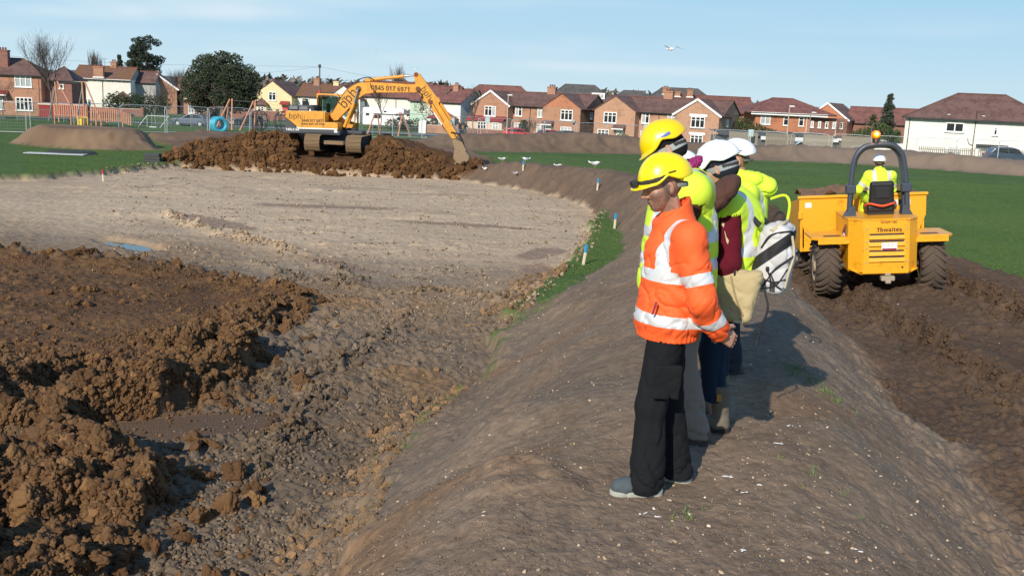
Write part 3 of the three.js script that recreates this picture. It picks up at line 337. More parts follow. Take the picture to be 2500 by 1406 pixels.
{
  const X = thing('excavator', 'orange and grey tracked excavator standing on the brown spoil heap', 'excavator', [-9.12, 0.8, -49]);
  // undercarriage: two tracks seen end on, joined by a car body
  for (const cx of [-0.74, 1.24]) {
    const L = 3.6, R = 0.36, w = 0.72, pts = [], n = 44, per = 2 * (L - 2 * R) + 2 * Math.PI * R;
    const t = part('track', [slab((() => { const o = []; for (let k = 0; k <= 12; k++) { const a = -Math.PI / 2 + Math.PI * k / 12; o.push([L / 2 - R + Math.cos(a) * (R - 0.05), R + 0.02 + Math.sin(a) * (R - 0.05)]); } for (let k = 0; k <= 12; k++) { const a = Math.PI / 2 + Math.PI * k / 12; o.push([-(L / 2 - R) + Math.cos(a) * (R - 0.05), R + 0.02 + Math.sin(a) * (R - 0.05)]); } return o; })(), w * 0.72, 0.01).rotateY(Math.PI / 2).translate(cx, 0, 0)], M.rubber, X);
    const shoe = merge([bx(w, 0.035, per / n * 0.94), bx(w, 0.03, 0.025, 0, 0.03, 0.02), bx(w, 0.025, 0.02, 0, 0.028, -0.045)]);
    for (let k = 0; k < n; k++) { let s = k / n * per, z, y, a; const st = L - 2 * R; if (s < st) { z = st / 2 - s; y = 2 * R + 0.02; a = 0; } else if (s < st + Math.PI * R) { const q = (s - st) / R; z = -st / 2 - Math.sin(q) * R; y = R + 0.02 + Math.cos(q) * R; a = -q; } else if (s < 2 * st + Math.PI * R) { z = -st / 2 + (s - st - Math.PI * R); y = 0.02; a = Math.PI; } else { const q = (s - 2 * st - Math.PI * R) / R; z = st / 2 + Math.sin(q) * R; y = R + 0.02 - Math.cos(q) * R; a = Math.PI - q; } const m = part('track_shoe', shoe, M.mudSteel, t); m.position.set(cx, y, z); m.rotation.x = a; }
  }
  part('car_body', [rbx(1.5, 0.34, 1.5, 0.25, 0.52, 0, 0.08), rbx(1.9, 0.16, 0.5, 0.25, 0.4, 0.9, 0.05), rbx(1.9, 0.16, 0.5, 0.25, 0.4, -0.9, 0.05), new THREE.CylinderGeometry(0.62, 0.62, 0.22, 28).translate(0.25, 0.74, 0)], M.rubber, X);
  part('dozer_plate', [rbx(0.95, 0.18, 0.08, 0.26, 0.42, 1.5, 0.02)], M.mudSteel, X);
  // upper works
  part('turntable_frame', [rbx(2.75, 0.22, 2.4, -0.88, 0.87, 0, 0.04), rbx(1.0, 0.16, 1.3, 0.9, 0.9, -0.5, 0.03)], M.darkGrey, X);
  const cw = part('counterweight', [(() => { const s = new THREE.Shape(); s.moveTo(-1.9, -1.2); s.quadraticCurveTo(-2.28, -1.0, -2.28, 0); s.quadraticCurveTo(-2.28, 1.0, -1.9, 1.2); s.lineTo(-1.35, 1.2); s.lineTo(-1.35, -1.2); const g = new THREE.ExtrudeGeometry(s, { depth: 0.62, bevelEnabled: true, bevelSize: 0.04, bevelThickness: 0.04, bevelSegments: 2 }); return g.rotateX(-Math.PI / 2).translate(0, 0.96, 0); })()], M.charcoal, X);
  const side = part('side_panel', [slab([[-2.12, 1.52], [-2.12, 1.77], [-2.05, 1.83], [-0.3, 1.88], [-0.22, 1.82], [-0.22, 1.36], [0.3, 1.38], [0.40, 1.28], [0.40, 1.09], [-1.5, 1.06]], 0.10, 0.02, 1.21)], M.orange, X);
  part('white_stripe', [slab([[-1.62, 1.09], [-1.5, 1.0], [0.36, 1.03], [0.39, 1.09]], 0.05, 0.004, 1.225)], M.white, X);
  part('lower_grey_panel', [slab([[-2.14, 0.9], [-2.12, 1.52], [-1.56, 1.02], [0.36, 1.01], [0.39, 0.86], [-2.1, 0.78]], 0.09, 0.015, 1.2)], M.darkGrey, X);
  for (const [x, y] of [[-1.32, 1.45], [-0.30, 1.48]]) part('panel_seam', [bx(0.012, 0.72, 0.01, x, y, 1.262)], M.letter, X);
  part('engine_deck', [rbx(1.9, 0.55, 2.25, -1.18, 1.52, 0, 0.06), rbx(0.75, 0.4, 2.2, 0.02, 1.16, 0.02, 0.06)], M.orange, X);
  const hood = part('engine_hood', [(() => { const g = slab([[-2.06, 1.84], [-2.02, 2.04], [-1.95, 2.1], [-0.9, 2.14], [-0.78, 2.06], [-0.72, 1.88]], 1.7, 0.05, 0.28); return g; })()], M.charcoal, X);
  for (const [x, w] of [[-1.76, 0.42], [-1.28, 0.42]]) part('hood_panel', [slab([[x - w / 2, 1.9], [x - w / 2 + 0.03, 2.06], [x + w / 2 - 0.03, 2.07], [x + w / 2, 1.91]], 0.03, 0.006, 1.135)], mat([0.16, 0.17, 0.19], 0.4), hood);
  part('filler_cap', [new THREE.ConeGeometry(0.06, 0.12, 12).translate(-0.95, 1.93, 1.15)], M.white, X);
  part('exhaust_pipe', [tube([[-1.3, 2.1, -0.1], [-1.32, 2.25, -0.1], [-1.42, 2.38, -0.1]], 0.03, 10, 8)], M.black, X);
  // cab on the far side of the boom
  const cab = part('cab', [rbx(0.09, 0.92, 0.09, -0.9, 2.22, -0.30), rbx(0.09, 0.92, 0.09, -0.9, 2.22, -1.22), rbx(0.07, 1.75, 0.07, 0.95, 1.75, -1.22), rbx(0.07, 1.75, 0.07, 0.95, 1.75, -0.30), rbx(1.9, 0.1, 1.02, 0.02, 2.66, -0.76, 0.04), slab([[-0.95, 0.95], [-0.95, 1.78], [0.2, 1.78], [0.55, 1.3], [0.98, 1.25], [0.98, 0.95]], 0.06, 0.015, -0.28), slab([[-0.95, 0.95], [-0.95, 1.78], [0.98, 1.3], [0.98, 0.95]], 0.06, 0.015, -1.24), rbx(0.06, 0.85, 0.9, -0.93, 1.37, -0.76), rbx(1.9, 0.08, 1.0, 0.02, 0.95, -0.76), rbx(0.07, 0.9, 0.06, 0.15, 2.2, -0.30)], M.orange, X);
  part('window', [slab([[-0.84, 1.84], [-0.84, 2.58], [0.9, 2.58], [0.92, 1.84], [0.5, 1.6], [0.3, 1.82]], 0.012, 0, -0.27)], M.glass, cab);
  part('window', [bx(0.012, 1.0, 0.84, 0.985, 2.1, -0.76)], M.glass, cab); part('window', [bx(0.012, 0.66, 0.84, -0.95, 2.22, -0.76)], M.glass, cab); part('window', [bx(1.7, 0.66, 0.012, 0.02, 2.22, -1.25)], M.glass, cab);
  part('window_frame', [tube([[-0.84, 1.83, -0.262], [-0.84, 2.56, -0.262], [0.1, 2.58, -0.262]], 0.022, 16, 6)], M.black, cab);
  part('cab_seat', [rbx(0.45, 0.14, 0.45, -0.2, 1.5, -0.76, 0.05), rbx(0.14, 0.75, 0.45, -0.45, 1.85, -0.76, 0.05)], M.black, cab);
  part('cab_beacon', [new THREE.CylinderGeometry(0.06, 0.07, 0.14, 14).translate(-0.82, 2.78, -0.4)], M.red, cab);
  part('grab_rail', [tube([[-0.8, 2.74, -0.28], [0.0, 2.76, -0.26], [0.12, 2.7, -0.25], [0.45, 2.1, -0.25]], 0.016, 20, 6)], M.black, cab);
  part('mirror', [rbx(0.05, 0.3, 0.16, 1.14, 1.85, -0.2), bar([1.0, 1.5, -0.25], [1.15, 1.7, -0.2], 0.012), bar([1.15, 1.0, -0.2], [1.15, 2.3, -0.2], 0.012)], M.black, cab);
  part('sill', [rbx(0.7, 0.24, 0.6, 0.72, 0.98, -0.3)], M.black, X);
  // boom, in one bent box
  const boomOut = [[-0.16, 1.70], [0.02, 1.98], [0.52, 2.80], [0.72, 3.04], [1.18, 3.31], [1.6, 3.36], [3.89, 3.36], [4.13, 3.28], [4.2, 3.14], [4.12, 3.0], [3.9, 2.95], [1.95, 2.86], [1.55, 2.78], [1.24, 2.58], [0.2, 1.46], [0.02, 1.42], [-0.14, 1.52]];
  const boom = part('boom', [slab(boomOut, 0.42, 0.015, 0)], M.orange, X);
  part('boom_edge', [tube([[-0.1, 1.8, 0.215], [0.52, 2.82, 0.215], [0.74, 3.06, 0.215], [1.2, 3.32, 0.215], [1.7, 3.37, 0.215], [3.9, 3.37, 0.215]], 0.018, 40, 6)], M.rust, boom);
  part('boom_pivot', [new THREE.CylinderGeometry(0.13, 0.13, 0.50, 20).rotateX(Math.PI / 2).translate(1.2, 3.02, 0), new THREE.CylinderGeometry(0.08, 0.08, 0.52, 16).rotateX(Math.PI / 2).translate(1.2, 3.02, 0)], M.rust, boom);
  for (const [pts, r] of [[[[1.0, 3.26, 0.2], [1.3, 3.5, 0.15], [1.7, 3.58, 0.1], [1.95, 3.45, 0.1]], 0.025], [[[4.12, 3.05, 0.24], [4.3, 2.85, 0.26], [4.25, 2.5, 0.24], [4.4, 2.3, 0.22]], 0.03], [[[1.78, 3.3, 0.22], [1.82, 3.1, 0.23], [2.0, 2.95, 0.23]], 0.018]]) part('hose', [tube(pts, r, 20, 6)], M.black, boom);
  part('work_lamp', [rbx(0.12, 0.1, 0.1, 1.98, 2.93, 0.24)], M.rust, boom);
  for (const z of [-0.33, 0.33]) { const c = part('lift_cylinder', [bar([0.55, 1.14, z], [1.02, 2.32, z], 0.085, 0.085, 16)], M.orange, X); part('piston_rod', [bar([1.02, 2.32, z], [1.2, 3.02, z], 0.045, 0.045, 12)], M.steel, c); }
  const ac = part('arm_cylinder', [bar([1.62, 3.46, 0], [3.3, 3.70, 0], 0.085, 0.085, 16), bar([3.24, 3.69, 0], [3.36, 3.71, 0], 0.11, 0.11, 16), rbx(0.3, 0.18, 0.22, 1.62, 3.44, 0, 0.03)], M.orange, X); part('piston_rod', [bar([3.34, 3.705, 0], [3.98, 3.80, 0], 0.05, 0.05, 12)], M.steel, ac);
  // dipper arm
  const armOut = [[3.86, 3.86], [3.98, 3.94], [4.16, 3.86], [4.46, 3.48], [5.02, 2.80], [5.16, 2.70], [5.2, 2.6], [5.12, 2.48], [6.12, 1.02], [6.02, 0.84], [5.84, 0.80], [5.72, 0.94], [4.62, 2.42], [4.40, 2.56], [4.14, 2.96], [4.0, 3.18]];
  const arm = part('dipper_arm', [slab(armOut, 0.34, 0.015, 0)], M.orange, X);
  for (const [x, y, r, w] of [[4.10, 3.13, 0.12, 0.47], [3.98, 3.82, 0.1, 0.4]]) part('arm_pivot', [new THREE.CylinderGeometry(r, r, w, 20).rotateX(Math.PI / 2).translate(x, y, 0)], M.rust, arm);
  part('pipework', [tube([[4.62, 2.58, 0.2], [4.75, 2.4, 0.22], [4.72, 2.2, 0.22], [4.95, 1.95, 0.21], [5.35, 1.4, 0.2], [5.6, 1.1, 0.2]], 0.022, 30, 6), tube([[4.7, 2.62, 0.2], [4.85, 2.45, 0.21], [5.4, 1.62, 0.2]], 0.018, 20, 6), rbx(0.2, 0.16, 0.06, 4.72, 2.55, 0.2)], M.rust, arm);
  part('white_sheath', [bar([4.92, 2.02, 0.2], [5.32, 1.46, 0.2], 0.04, 0.04, 10)], M.white, arm);
  const bc = part('bucket_cylinder', [bar([5.06, 2.68, 0], [5.74, 1.72, 0], 0.075, 0.075, 16), rbx(0.2, 0.2, 0.24, 5.05, 2.66, 0)], M.orange, X); part('piston_rod', [bar([5.74, 1.72, 0], [6.14, 1.06, 0], 0.04, 0.04, 12)], M.steel, bc);
  part('bucket_link', [bar([6.16, 1.06, -0.14], [6.4, 0.55, -0.14], 0.05, 0.05), bar([6.16, 1.06, 0.14], [6.4, 0.55, 0.14], 0.05, 0.05), bar([5.78, 1.12, 0.18], [6.16, 1.06, 0.18], 0.04, 0.04), bar([5.78, 1.12, -0.18], [6.16, 1.06, -0.18], 0.04, 0.04), tube([[5.9, 1.15, 0.22], [6.05, 0.9, 0.26], [6.3, 0.75, 0.24], [6.5, 0.4, 0.24]], 0.02, 16, 6)], M.rubber, X);
  const bk = part('bucket', [slab([[5.84, 0.72], [6.0, 0.80], [6.38, 0.66], [6.56, 0.32], [6.5, 0.1], [6.2, 0.16], [5.98, 0.3]], 0.5, 0.03, 0), (() => { const o = [[5.98, 0.34], [6.3, 0.22], [6.55, 0.22], [6.74, 0.02], [6.74, -0.16], [6.58, -0.34], [6.36, -0.42], [6.1, -0.36], [5.94, -0.12]]; return slab(o, 1.0, 0.05, 0); })()], M.bucket, X);
  for (const z of [-0.4, -0.2, 0, 0.2, 0.4]) part('tooth', [rbx(0.1, 0.18, 0.08, 6.06, -0.42, z, 0.02)], M.mudSteel, bk);
  // lettering
  const words = (s, size, x, y, z, rot, font, sq) => { const m = part('lettering', lettering(s, size, font, 0.006, sq), M.letter, X, undefined); m.position.set(x, y, z); m.rotation.z = rot; };
  words('0845 017 6971', 0.225, 2.75, 3.10, 0.212, -0.01, fontBold, 0.93); words('bph.', 0.44, 0.79, 2.57, 0.212, 0.88, fontSans); words('bph', 0.29, 4.50, 2.92, 0.172, -0.95, fontSans); words('»»', 0.14, 0.47, 2.52, 0.212, 0.88, fontBold);
  words('bph', 0.25, -1.66, 1.56, 1.262, 0.03, fontSans); words('0845 017 6971', 0.135, -0.82, 1.41, 1.262, 0.03, fontBold, 0.86); words('www.bph-uk.com', 0.10, -0.8, 1.25, 1.262, 0.03, fontBold, 0.97); words('|', 0.12, -1.22, 1.6, 1.262, 0.03, fontBold);
  const wl = part('model_lettering', lettering('140LC-9A', 0.11, fontBold, 0.006, 1), M.white, X); wl.position.set(-1.78, 0.96, 1.246);
  part('sticker', [bx(0.15, 0.12, 0.006, 0.30, 0.95, 1.245)], M.white, X);
}

// ---------------------------------------------------------------- site dumper driving away along the track
const dumperAt = [6.88, 0.40, -18.3], dumperRoll = 0.095, dumperYaw = -0.13;
{
  const D = thing('site_dumper', 'yellow site dumper with roll bar and amber beacon on the mud track', 'dumper', dumperAt); D.rotation.set(0, dumperYaw, dumperRoll);
  const dirt = noiseTex(256, (u, v) => { let a = 0; for (const [f, w, s] of [[5, 0.45, 65], [13, 0.3, 66], [47, 0.25, 67]]) a += w * tileNoise(u, v, f, s); const q = clamp(a * 2.2 - 0.55, 0, 1); return [mix(255, 205, q), mix(255, 190, q), mix(255, 175, q)]; });
  const Y = new THREE.MeshPhysicalMaterial({ color: lin(0.84, 0.375, 0.012), roughness: 0.4, clearcoat: 0.2, clearcoatRoughness: 0.4, map: dirt });
  // tyres
  const tyre = (x, z, r = 0.53, w = 0.42) => {
    const prof = []; for (let k = 0; k <= 16; k++) { const a = -Math.PI / 2 + Math.PI * k / 16, c = Math.cos(a), s = Math.sin(a); prof.push(new THREE.Vector2(r * 0.56 + r * 0.44 * Math.pow(Math.abs(c), 0.45), s * w / 2)); }
    const t = part('wheel', [new THREE.LatheGeometry(prof, 40).rotateZ(Math.PI / 2)], M.tyre, D); t.position.set(x, r, z); t.rotation.x = x * 0.7 + z;
    const lug = (() => { const g = []; for (const sgn of [-1, 1]) { const pts = []; for (let k = 0; k <= 5; k++) { const q = k / 5, xx = sgn * (0.01 + q * (w * 0.5 - 0.01)), a = q * 0.30 + (sgn > 0 ? 0.13 : 0), rr = r - 0.004 - 0.05 * Math.pow(q, 4); pts.push([xx, Math.cos(a) * rr, Math.sin(a) * rr]); } for (let k = 0; k < 5; k++) { const A = pts[k], B = pts[k + 1], L = Math.hypot(A[0] - B[0], A[1] - B[1], A[2] - B[2]); const o = new THREE.Matrix4().lookAt(V(...A), V(...B), V(0, A[1], A[2])); g.push(bx(0.05, 0.05, L * 1.1).applyMatrix4(o).translate((A[0] + B[0]) / 2, (A[1] + B[1]) / 2, (A[2] + B[2]) / 2)); } } return merge(g); })();
    for (let k = 0; k < 22; k++) { const l = part('tread_lug', lug, M.tyre, t); l.rotation.x = k / 22 * Math.PI * 2; }
    const s = Math.sign(x); part('rim', [new THREE.CylinderGeometry(r * 0.52, r * 0.52, 0.05, 28).rotateZ(Math.PI / 2).translate(s * (w * 0.34), 0, 0), new THREE.TorusGeometry(r * 0.53, 0.03, 8, 28).rotateY(Math.PI / 2).translate(s * (w * 0.40), 0, 0), new THREE.CylinderGeometry(0.1, 0.12, 0.12, 16).rotateZ(Math.PI / 2).translate(s * (w * 0.38), 0, 0)], M.rimMud, t); return t;
  };
  M.tyre = mat([0.085, 0.062, 0.046], 0.92); M.rimMud = mat([0.30, 0.24, 0.16], 0.8);
  tyre(-0.93, 0); tyre(0.93, 0); tyre(-0.93, -2.25, 0.56); tyre(0.93, -2.25, 0.56);
  part('axle', [bar([-0.75, 0.53, 0], [0.75, 0.53, 0], 0.1), bar([-0.75, 0.56, -2.25], [0.75, 0.56, -2.25], 0.1), rbx(0.5, 0.3, 2.4, 0, 0.55, -1.1, 0.06)], M.black, D);
  // engine housing with chamfered corners
  const plan = [[-0.60, -0.75], [-0.60, 0.50], [-0.40, 0.72], [0.42, 0.72], [0.60, 0.52], [0.60, -0.75]];
  const hull = (() => { const s = new THREE.Shape(plan.map(([x, z]) => new THREE.Vector2(x, -z))); return new THREE.ExtrudeGeometry(s, { depth: 0.92, bevelEnabled: true, bevelSize: 0.012, bevelThickness: 0.012, bevelOffset: -0.012, bevelSegments: 2 }).rotateX(-Math.PI / 2).translate(0, 0.52, 0); })();
  const body = part('engine_housing', [hull, slab([[-0.60, 0.56], [-0.40, 0.46], [0.42, 0.46], [0.60, 0.56]], 1.1, 0.01, 0.1)], Y, D);
  part('deck', [(() => { const s = new THREE.Shape(plan.map(([x, z]) => new THREE.Vector2(x * 1.015, -z * 1.015))); return new THREE.ExtrudeGeometry(s, { depth: 0.03, bevelEnabled: false }).rotateX(-Math.PI / 2).translate(0, 1.455, 0); })()], Y, D);
  const door = part('grille_door', [rbx(0.78, 0.74, 0.02, 0.01, 1.0, 0.737, 0.01)], Y, D);
  for (const y of [1.20, 1.075, 0.90, 0.79]) { part('grille_slot', [rbx(0.6, 0.045, 0.012, 0.02, y, 0.745, 0.004)], M.charcoal, door); part('louvre', [(() => { const g = bx(0.62, 0.075, 0.012); g.rotateX(-0.5); return g.translate(0.02, y - 0.045, 0.765); })()], Y, door); }
  for (const [x, y] of [[-0.33, 1.31], [-0.33, 1.08], [-0.33, 0.96], [-0.33, 0.70], [0.36, 1.31], [0.37, 1.06], [0.37, 0.95], [0.37, 0.72]]) part('bolt', [new THREE.CylinderGeometry(0.014, 0.014, 0.014, 8).rotateX(Math.PI / 2).translate(x, y, 0.752)], M.galv, door);
  const seamM = mat([0.30, 0.12, 0.01], 0.7);
  part('lower_panel', [rbx(0.80, 0.16, 0.016, 0.01, 0.57, 0.738, 0.008)], Y, D); part('plug_hole', [new THREE.CylinderGeometry(0.018, 0.018, 0.01, 12).rotateX(Math.PI / 2).translate(0.30, 0.60, 0.748)], M.black, D);
  const word = (s, size, x, y, z, font, m = M.letter, sq = 1) => { const q = part('lettering', lettering(s, size, font, 0.006, sq), m, D); q.position.set(x, y, z); };
  word('DUMP 140', 0.036, 0.06, 1.425, 0.733, fontSans, M.letter, 1.15); word('Thwaites', 0.072, 0.06, 1.29, 0.748, fontBold);
  part('dealer_plate', [bx(0.27, 0.14, 0.006, 0.06, 0.99, 0.785)], M.white, D); part('plate_stripe', [bx(0.25, 0.034, 0.004, 0.06, 0.94, 0.790)], mat([0.25, 0.02, 0.06], 0.5), D); part('plate_print', [0, 1, 2, 3, 4, 5, 6, 7, 8].map((k) => bx(k % 3 ? 0.006 : 0.014, 0.04 + 0.012 * (k % 2), 0.003, -0.04 + k * 0.025, 1.018, 0.790)), mat([0.62, 0.36, 0.38], 0.6), D).userData.kind = 'stuff';
  part('tow_hitch', [rbx(0.24, 0.09, 0.14, 0.05, 0.40, 0.72, 0.02), rbx(0.10, 0.06, 0.1, 0.05, 0.34, 0.76, 0.02), rbx(0.10, 0.05, 0.02, 0.05, 0.475, 0.75, 0.01)], mat([0.34, 0.28, 0.2], 0.7), D);
  part('side_vent', [slab([[-0.2, 0.98], [0.22, 1.0], [0.22, 1.36], [-0.05, 1.2]], 0.02, 0.004, 0).rotateY(-Math.PI / 2).translate(-0.615, 0, 0.1)], mat([0.14, 0.06, 0.03], 0.7), D); part('side_label', [bx(0.006, 0.11, 0.17, -0.63, 1.13, 0.22)], M.white, D);
  // mudguards with anti-slip slots
  for (const s of [-1, 1]) { const f = part('mudguard', [(() => { const o = [[-0.5, -0.42], [-0.5, 0.4], [-0.36, 0.54], [0.36, 0.54], [0.36, -0.42]].map(([a, b]) => [s * (-a * 0.72 + 0.87), -b]); const sh = new THREE.Shape(o.map((p) => new THREE.Vector2(...p))); return new THREE.ExtrudeGeometry(sh, { depth: 0.035, bevelEnabled: true, bevelSize: 0.008, bevelThickness: 0.008, bevelSegments: 1 }).rotateX(-Math.PI / 2).translate(0, 1.10, 0); })(), rbx(0.56, 0.08, 0.02, s * 0.86, 1.06, 0.535, 0.006)], Y, D); part('slot', [rbx(0.3, 0.006, 0.035, s * 0.86, 1.147, 0.36, 0.002), rbx(0.3, 0.006, 0.035, s * 0.86, 1.147, 0.26, 0.002)], M.charcoal, f); part('guard_stay', [bar([s * 0.62, 0.9, 0.3], [s * 0.7, 1.09, 0.3], 0.03)], Y, f); }
  part('step_tread', [rbx(0.28, 0.02, 0.3, -0.5, 0.95, -0.45, 0.006)], M.black, D);
  // seat
  const seat = part('seat', [rbx(0.50, 0.16, 0.44, 0.06, 1.60, -0.12, 0.06), rbx(0.46, 0.08, 0.4, 0.06, 1.50, -0.12, 0.02)], M.black, D);
  part('backrest', [(() => { const g = rbx(0.46, 0.46, 0.12, 0, 0.24, 0, 0.06); const p = g.attributes.position; for (let i = 0; i < p.count; i++) { const y = p.getY(i); p.setX(i, p.getX(i) * (1.0 - 0.16 * y)); p.setZ(i, p.getZ(i) + 0.05 * Math.pow(p.getX(i) / 0.23, 2) * -0.6); } g.computeVertexNormals(); g.rotateX(0.08); return g.translate(0.06, 1.64, 0.10); })(), rbx(0.26, 0.2, 0.02, 0.06, 1.9, 0.17, 0.01)], mat([0.018, 0.018, 0.02], 0.42), seat);
  part('seat_belt', [tube([[-0.22, 1.66, 0.0], [-0.16, 1.70, 0.12], [0.06, 1.66, 0.19], [0.28, 1.70, 0.12], [0.33, 1.68, 0.0]], 0.022, 24, 6)], mat([0.65, 0.09, 0.03], 0.7), seat);
  // roll bar: hoop of two square tubes
  const rb = mat([0.045, 0.06, 0.085], 0.42); const hoop = [[-0.52, 1.46, 0.12], [-0.50, 1.9, 0.12], [-0.455, 2.40, 0.12], [-0.40, 2.60, 0.12], [-0.26, 2.745, 0.12], [-0.08, 2.78, 0.12], [0.10, 2.78, 0.12], [0.27, 2.745, 0.12], [0.40, 2.60, 0.12], [0.45, 2.40, 0.12], [0.50, 1.9, 0.12], [0.52, 1.46, 0.12]];
  const bar1 = part('roll_bar', [tube(hoop, 0.048, 70, 12), tube(hoop.map(([x, y, z]) => [x * 0.93, y - 0.035, z - 0.09]), 0.04, 70, 10)], rb, D);
  for (const s of [-1, 1]) { part('hinge_joint', [rbx(0.17, 0.16, 0.22, s * 0.49, 1.98, 0.08, 0.02), bar([s * 0.40, 1.92, 0.1], [s * 0.58, 1.92, 0.1], 0.03), bar([s * 0.40, 2.04, 0.1], [s * 0.58, 2.04, 0.1], 0.025)], rb, bar1); part('foot_bracket', [slab([[s * 0.62, 1.46], [s * 0.5, 1.66], [s * 0.42, 1.66], [s * 0.40, 1.46]], 0.22, 0.01, 0.08)], rb, bar1); }
  const bcn = part('beacon', [new THREE.SphereGeometry(0.085, 20, 14).scale(1, 0.95, 1).translate(-0.06, 2.96, 0.12)], new THREE.MeshPhysicalMaterial({ color: lin(0.9, 0.22, 0.01), roughness: 0.15, emissive: lin(1.0, 0.16, 0.0), emissiveIntensity: 0.35 }), D); part('beacon_base', [new THREE.CylinderGeometry(0.045, 0.06, 0.10, 16).translate(-0.06, 2.86, 0.12)], M.black, bcn); part('lamp', [new THREE.SphereGeometry(0.035, 12, 10).translate(-0.06, 2.975, 0.185)], new THREE.MeshStandardMaterial({ color: lin(1, 0.8, 0.4), emissive: lin(1, 0.62, 0.18), emissiveIntensity: 1.6 }), bcn); const bl = new THREE.PointLight(lin(1, 0.42, 0.06), 0.5); bl.position.set(-0.06, 2.975, 0.235); bl.castShadow = true; bl.shadow.radius = 1.7; bcn.add(bl);
  // skip
  const skip = part('skip', [slab([[-1.22, 1.70], [1.22, 1.70], [1.22, 1.30], [1.12, 1.06], [1.12, 0.62], [-1.12, 0.62], [-1.12, 1.06], [-1.22, 1.30]], 0.05, 0.01, -1.32), (() => { const g = slab([[1.32, 1.70], [3.05, 1.45], [2.9, 1.1], [2.5, 0.62], [1.32, 0.62]], 0.05, 0.008, 0); return g.rotateY(Math.PI / 2).translate(-1.17, 0, 0); })(), (() => { const g = slab([[1.32, 1.70], [3.05, 1.45], [2.9, 1.1], [2.5, 0.62], [1.32, 0.62]], 0.05, 0.008, 0); return g.rotateY(Math.PI / 2).translate(1.17, 0, 0); })(), bx(2.3, 0.05, 1.3, 0, 0.66, -1.9), rbx(2.50, 0.06, 0.10, 0, 1.72, -1.31, 0.02), (() => { const g = bx(2.3, 0.05, 0.9); return g.rotateX(0.95).translate(0, 1.0, -2.75); })()], Y, D);
  part('skip_rib', [rbx(0.15, 0.16, 0.05, -0.62, 1.02, -1.275, 0.02), rbx(0.08, 0.14, 0.06, -1.20, 1.36, -1.28, 0.01), rbx(0.06, 0.3, 0.05, 0.62, 1.18, -1.275, 0.02)], Y, skip);
  part('safety_label', [bx(0.12, 0.10, 0.006, -1.04, 1.56, -1.29)], M.white, skip); part('safety_label', [bx(0.15, 0.11, 0.006, 0.60, 1.56, -1.29)], M.white, skip); part('label_mark', [new THREE.TorusGeometry(0.028, 0.008, 6, 16).scale(1.4, 0.7, 0.3).translate(0.60, 1.545, -1.285)], M.red, skip); part('safety_label', [bx(0.06, 0.11, 0.006, 0.47, 1.56, -1.29)], M.charcoal, skip); part('safety_label', [bx(0.06, 0.11, 0.006, 0.72, 1.56, -1.29)], M.charcoal, skip); part('safety_label', [bx(0.15, 0.11, 0.006, 0.84, 1.56, -1.29)], M.white, skip);
  part('chassis_plate', [slab([[-1.0, 0.62], [-0.55, 0.62], [-0.6, 0.2], [-0.9, 0.2]], 0.3, 0.02, -1.25)], mat([0.12, 0.11, 0.10], 0.8), D);
  part('soil_load', [(() => { const g = new THREE.PlaneGeometry(2.2, 1.6, 60, 40).rotateX(-Math.PI / 2), p = g.attributes.position; for (let i = 0; i < p.count; i++) { const x = p.getX(i), z = p.getZ(i); p.setY(i, 0.10 + 0.10 * fbm(x * 1.6, z * 1.6, 3, 77) + 0.8 * clod(x + 5, z + 5, 0.3, 79) + 0.5 * clod(x + 9, z + 4, 0.12, 80) + 0.10 * Math.exp(-Math.pow((x + 0.25) / 0.4, 2))); } g.computeVertexNormals(); return g.translate(0, 1.55, -2.15); })()], mat([0.16, 0.09, 0.048], 0.9), skip);
}

// ---------------------------------------------------------------- houses round the field
const grain = (base, amp, fs, n = 256) => noiseTex(n, (u, v, i, j) => { let a = 0; for (const [f, w, s] of fs) a += w * tileNoise(u, v, f, s); return base.map((c) => clamp(c * (1 + amp * a), 0, 255)); });
const brickTex = grain([255, 255, 255], 0.28, [[4, 0.3, 201], [16, 0.3, 202], [64, 0.4, 203]]), renderTex = grain([248, 248, 248], 0.07, [[3, 0.5, 205], [11, 0.3, 206], [61, 0.2, 207]]);
const tileTex = noiseTex(256, (u, v, i, j) => { const row = v * 12, fr = row - Math.floor(row), b = 205 + 45 * (fr > 0.16 ? 1 : 0) * (0.75 + 0.25 * fr) + 22 * tileNoise(u, v, 24, 211) + 24 * tileNoise(u, v, 7, 212) + 30 * (hash(Math.floor(u * 14 + (Math.floor(row) % 2) * 0.5), Math.floor(row), 213) - 0.5); const q = clamp(b, 90, 255); return [q, q, q]; });
const lichenTex = noiseTex(256, (u, v) => { const row = v * 12, fr = row - Math.floor(row), b = clamp((fr > 0.16 ? 235 : 200) + 22 * tileNoise(u, v, 24, 214), 90, 255), L = sm(0.2, 0.75, 0.7 * tileNoise(u, v, 3, 215) + 0.5 * tileNoise(u, v, 11, 216)); return [mix(b, 245, L * 0.5), mix(b, 240, L * 0.6), mix(b, 120, L * 0.4)]; });
for (const t of [brickTex, renderTex]) t.repeat.set(0.25, 0.25); tileTex.repeat.set(0.25, 0.25); lichenTex.repeat.set(0.25, 0.25);
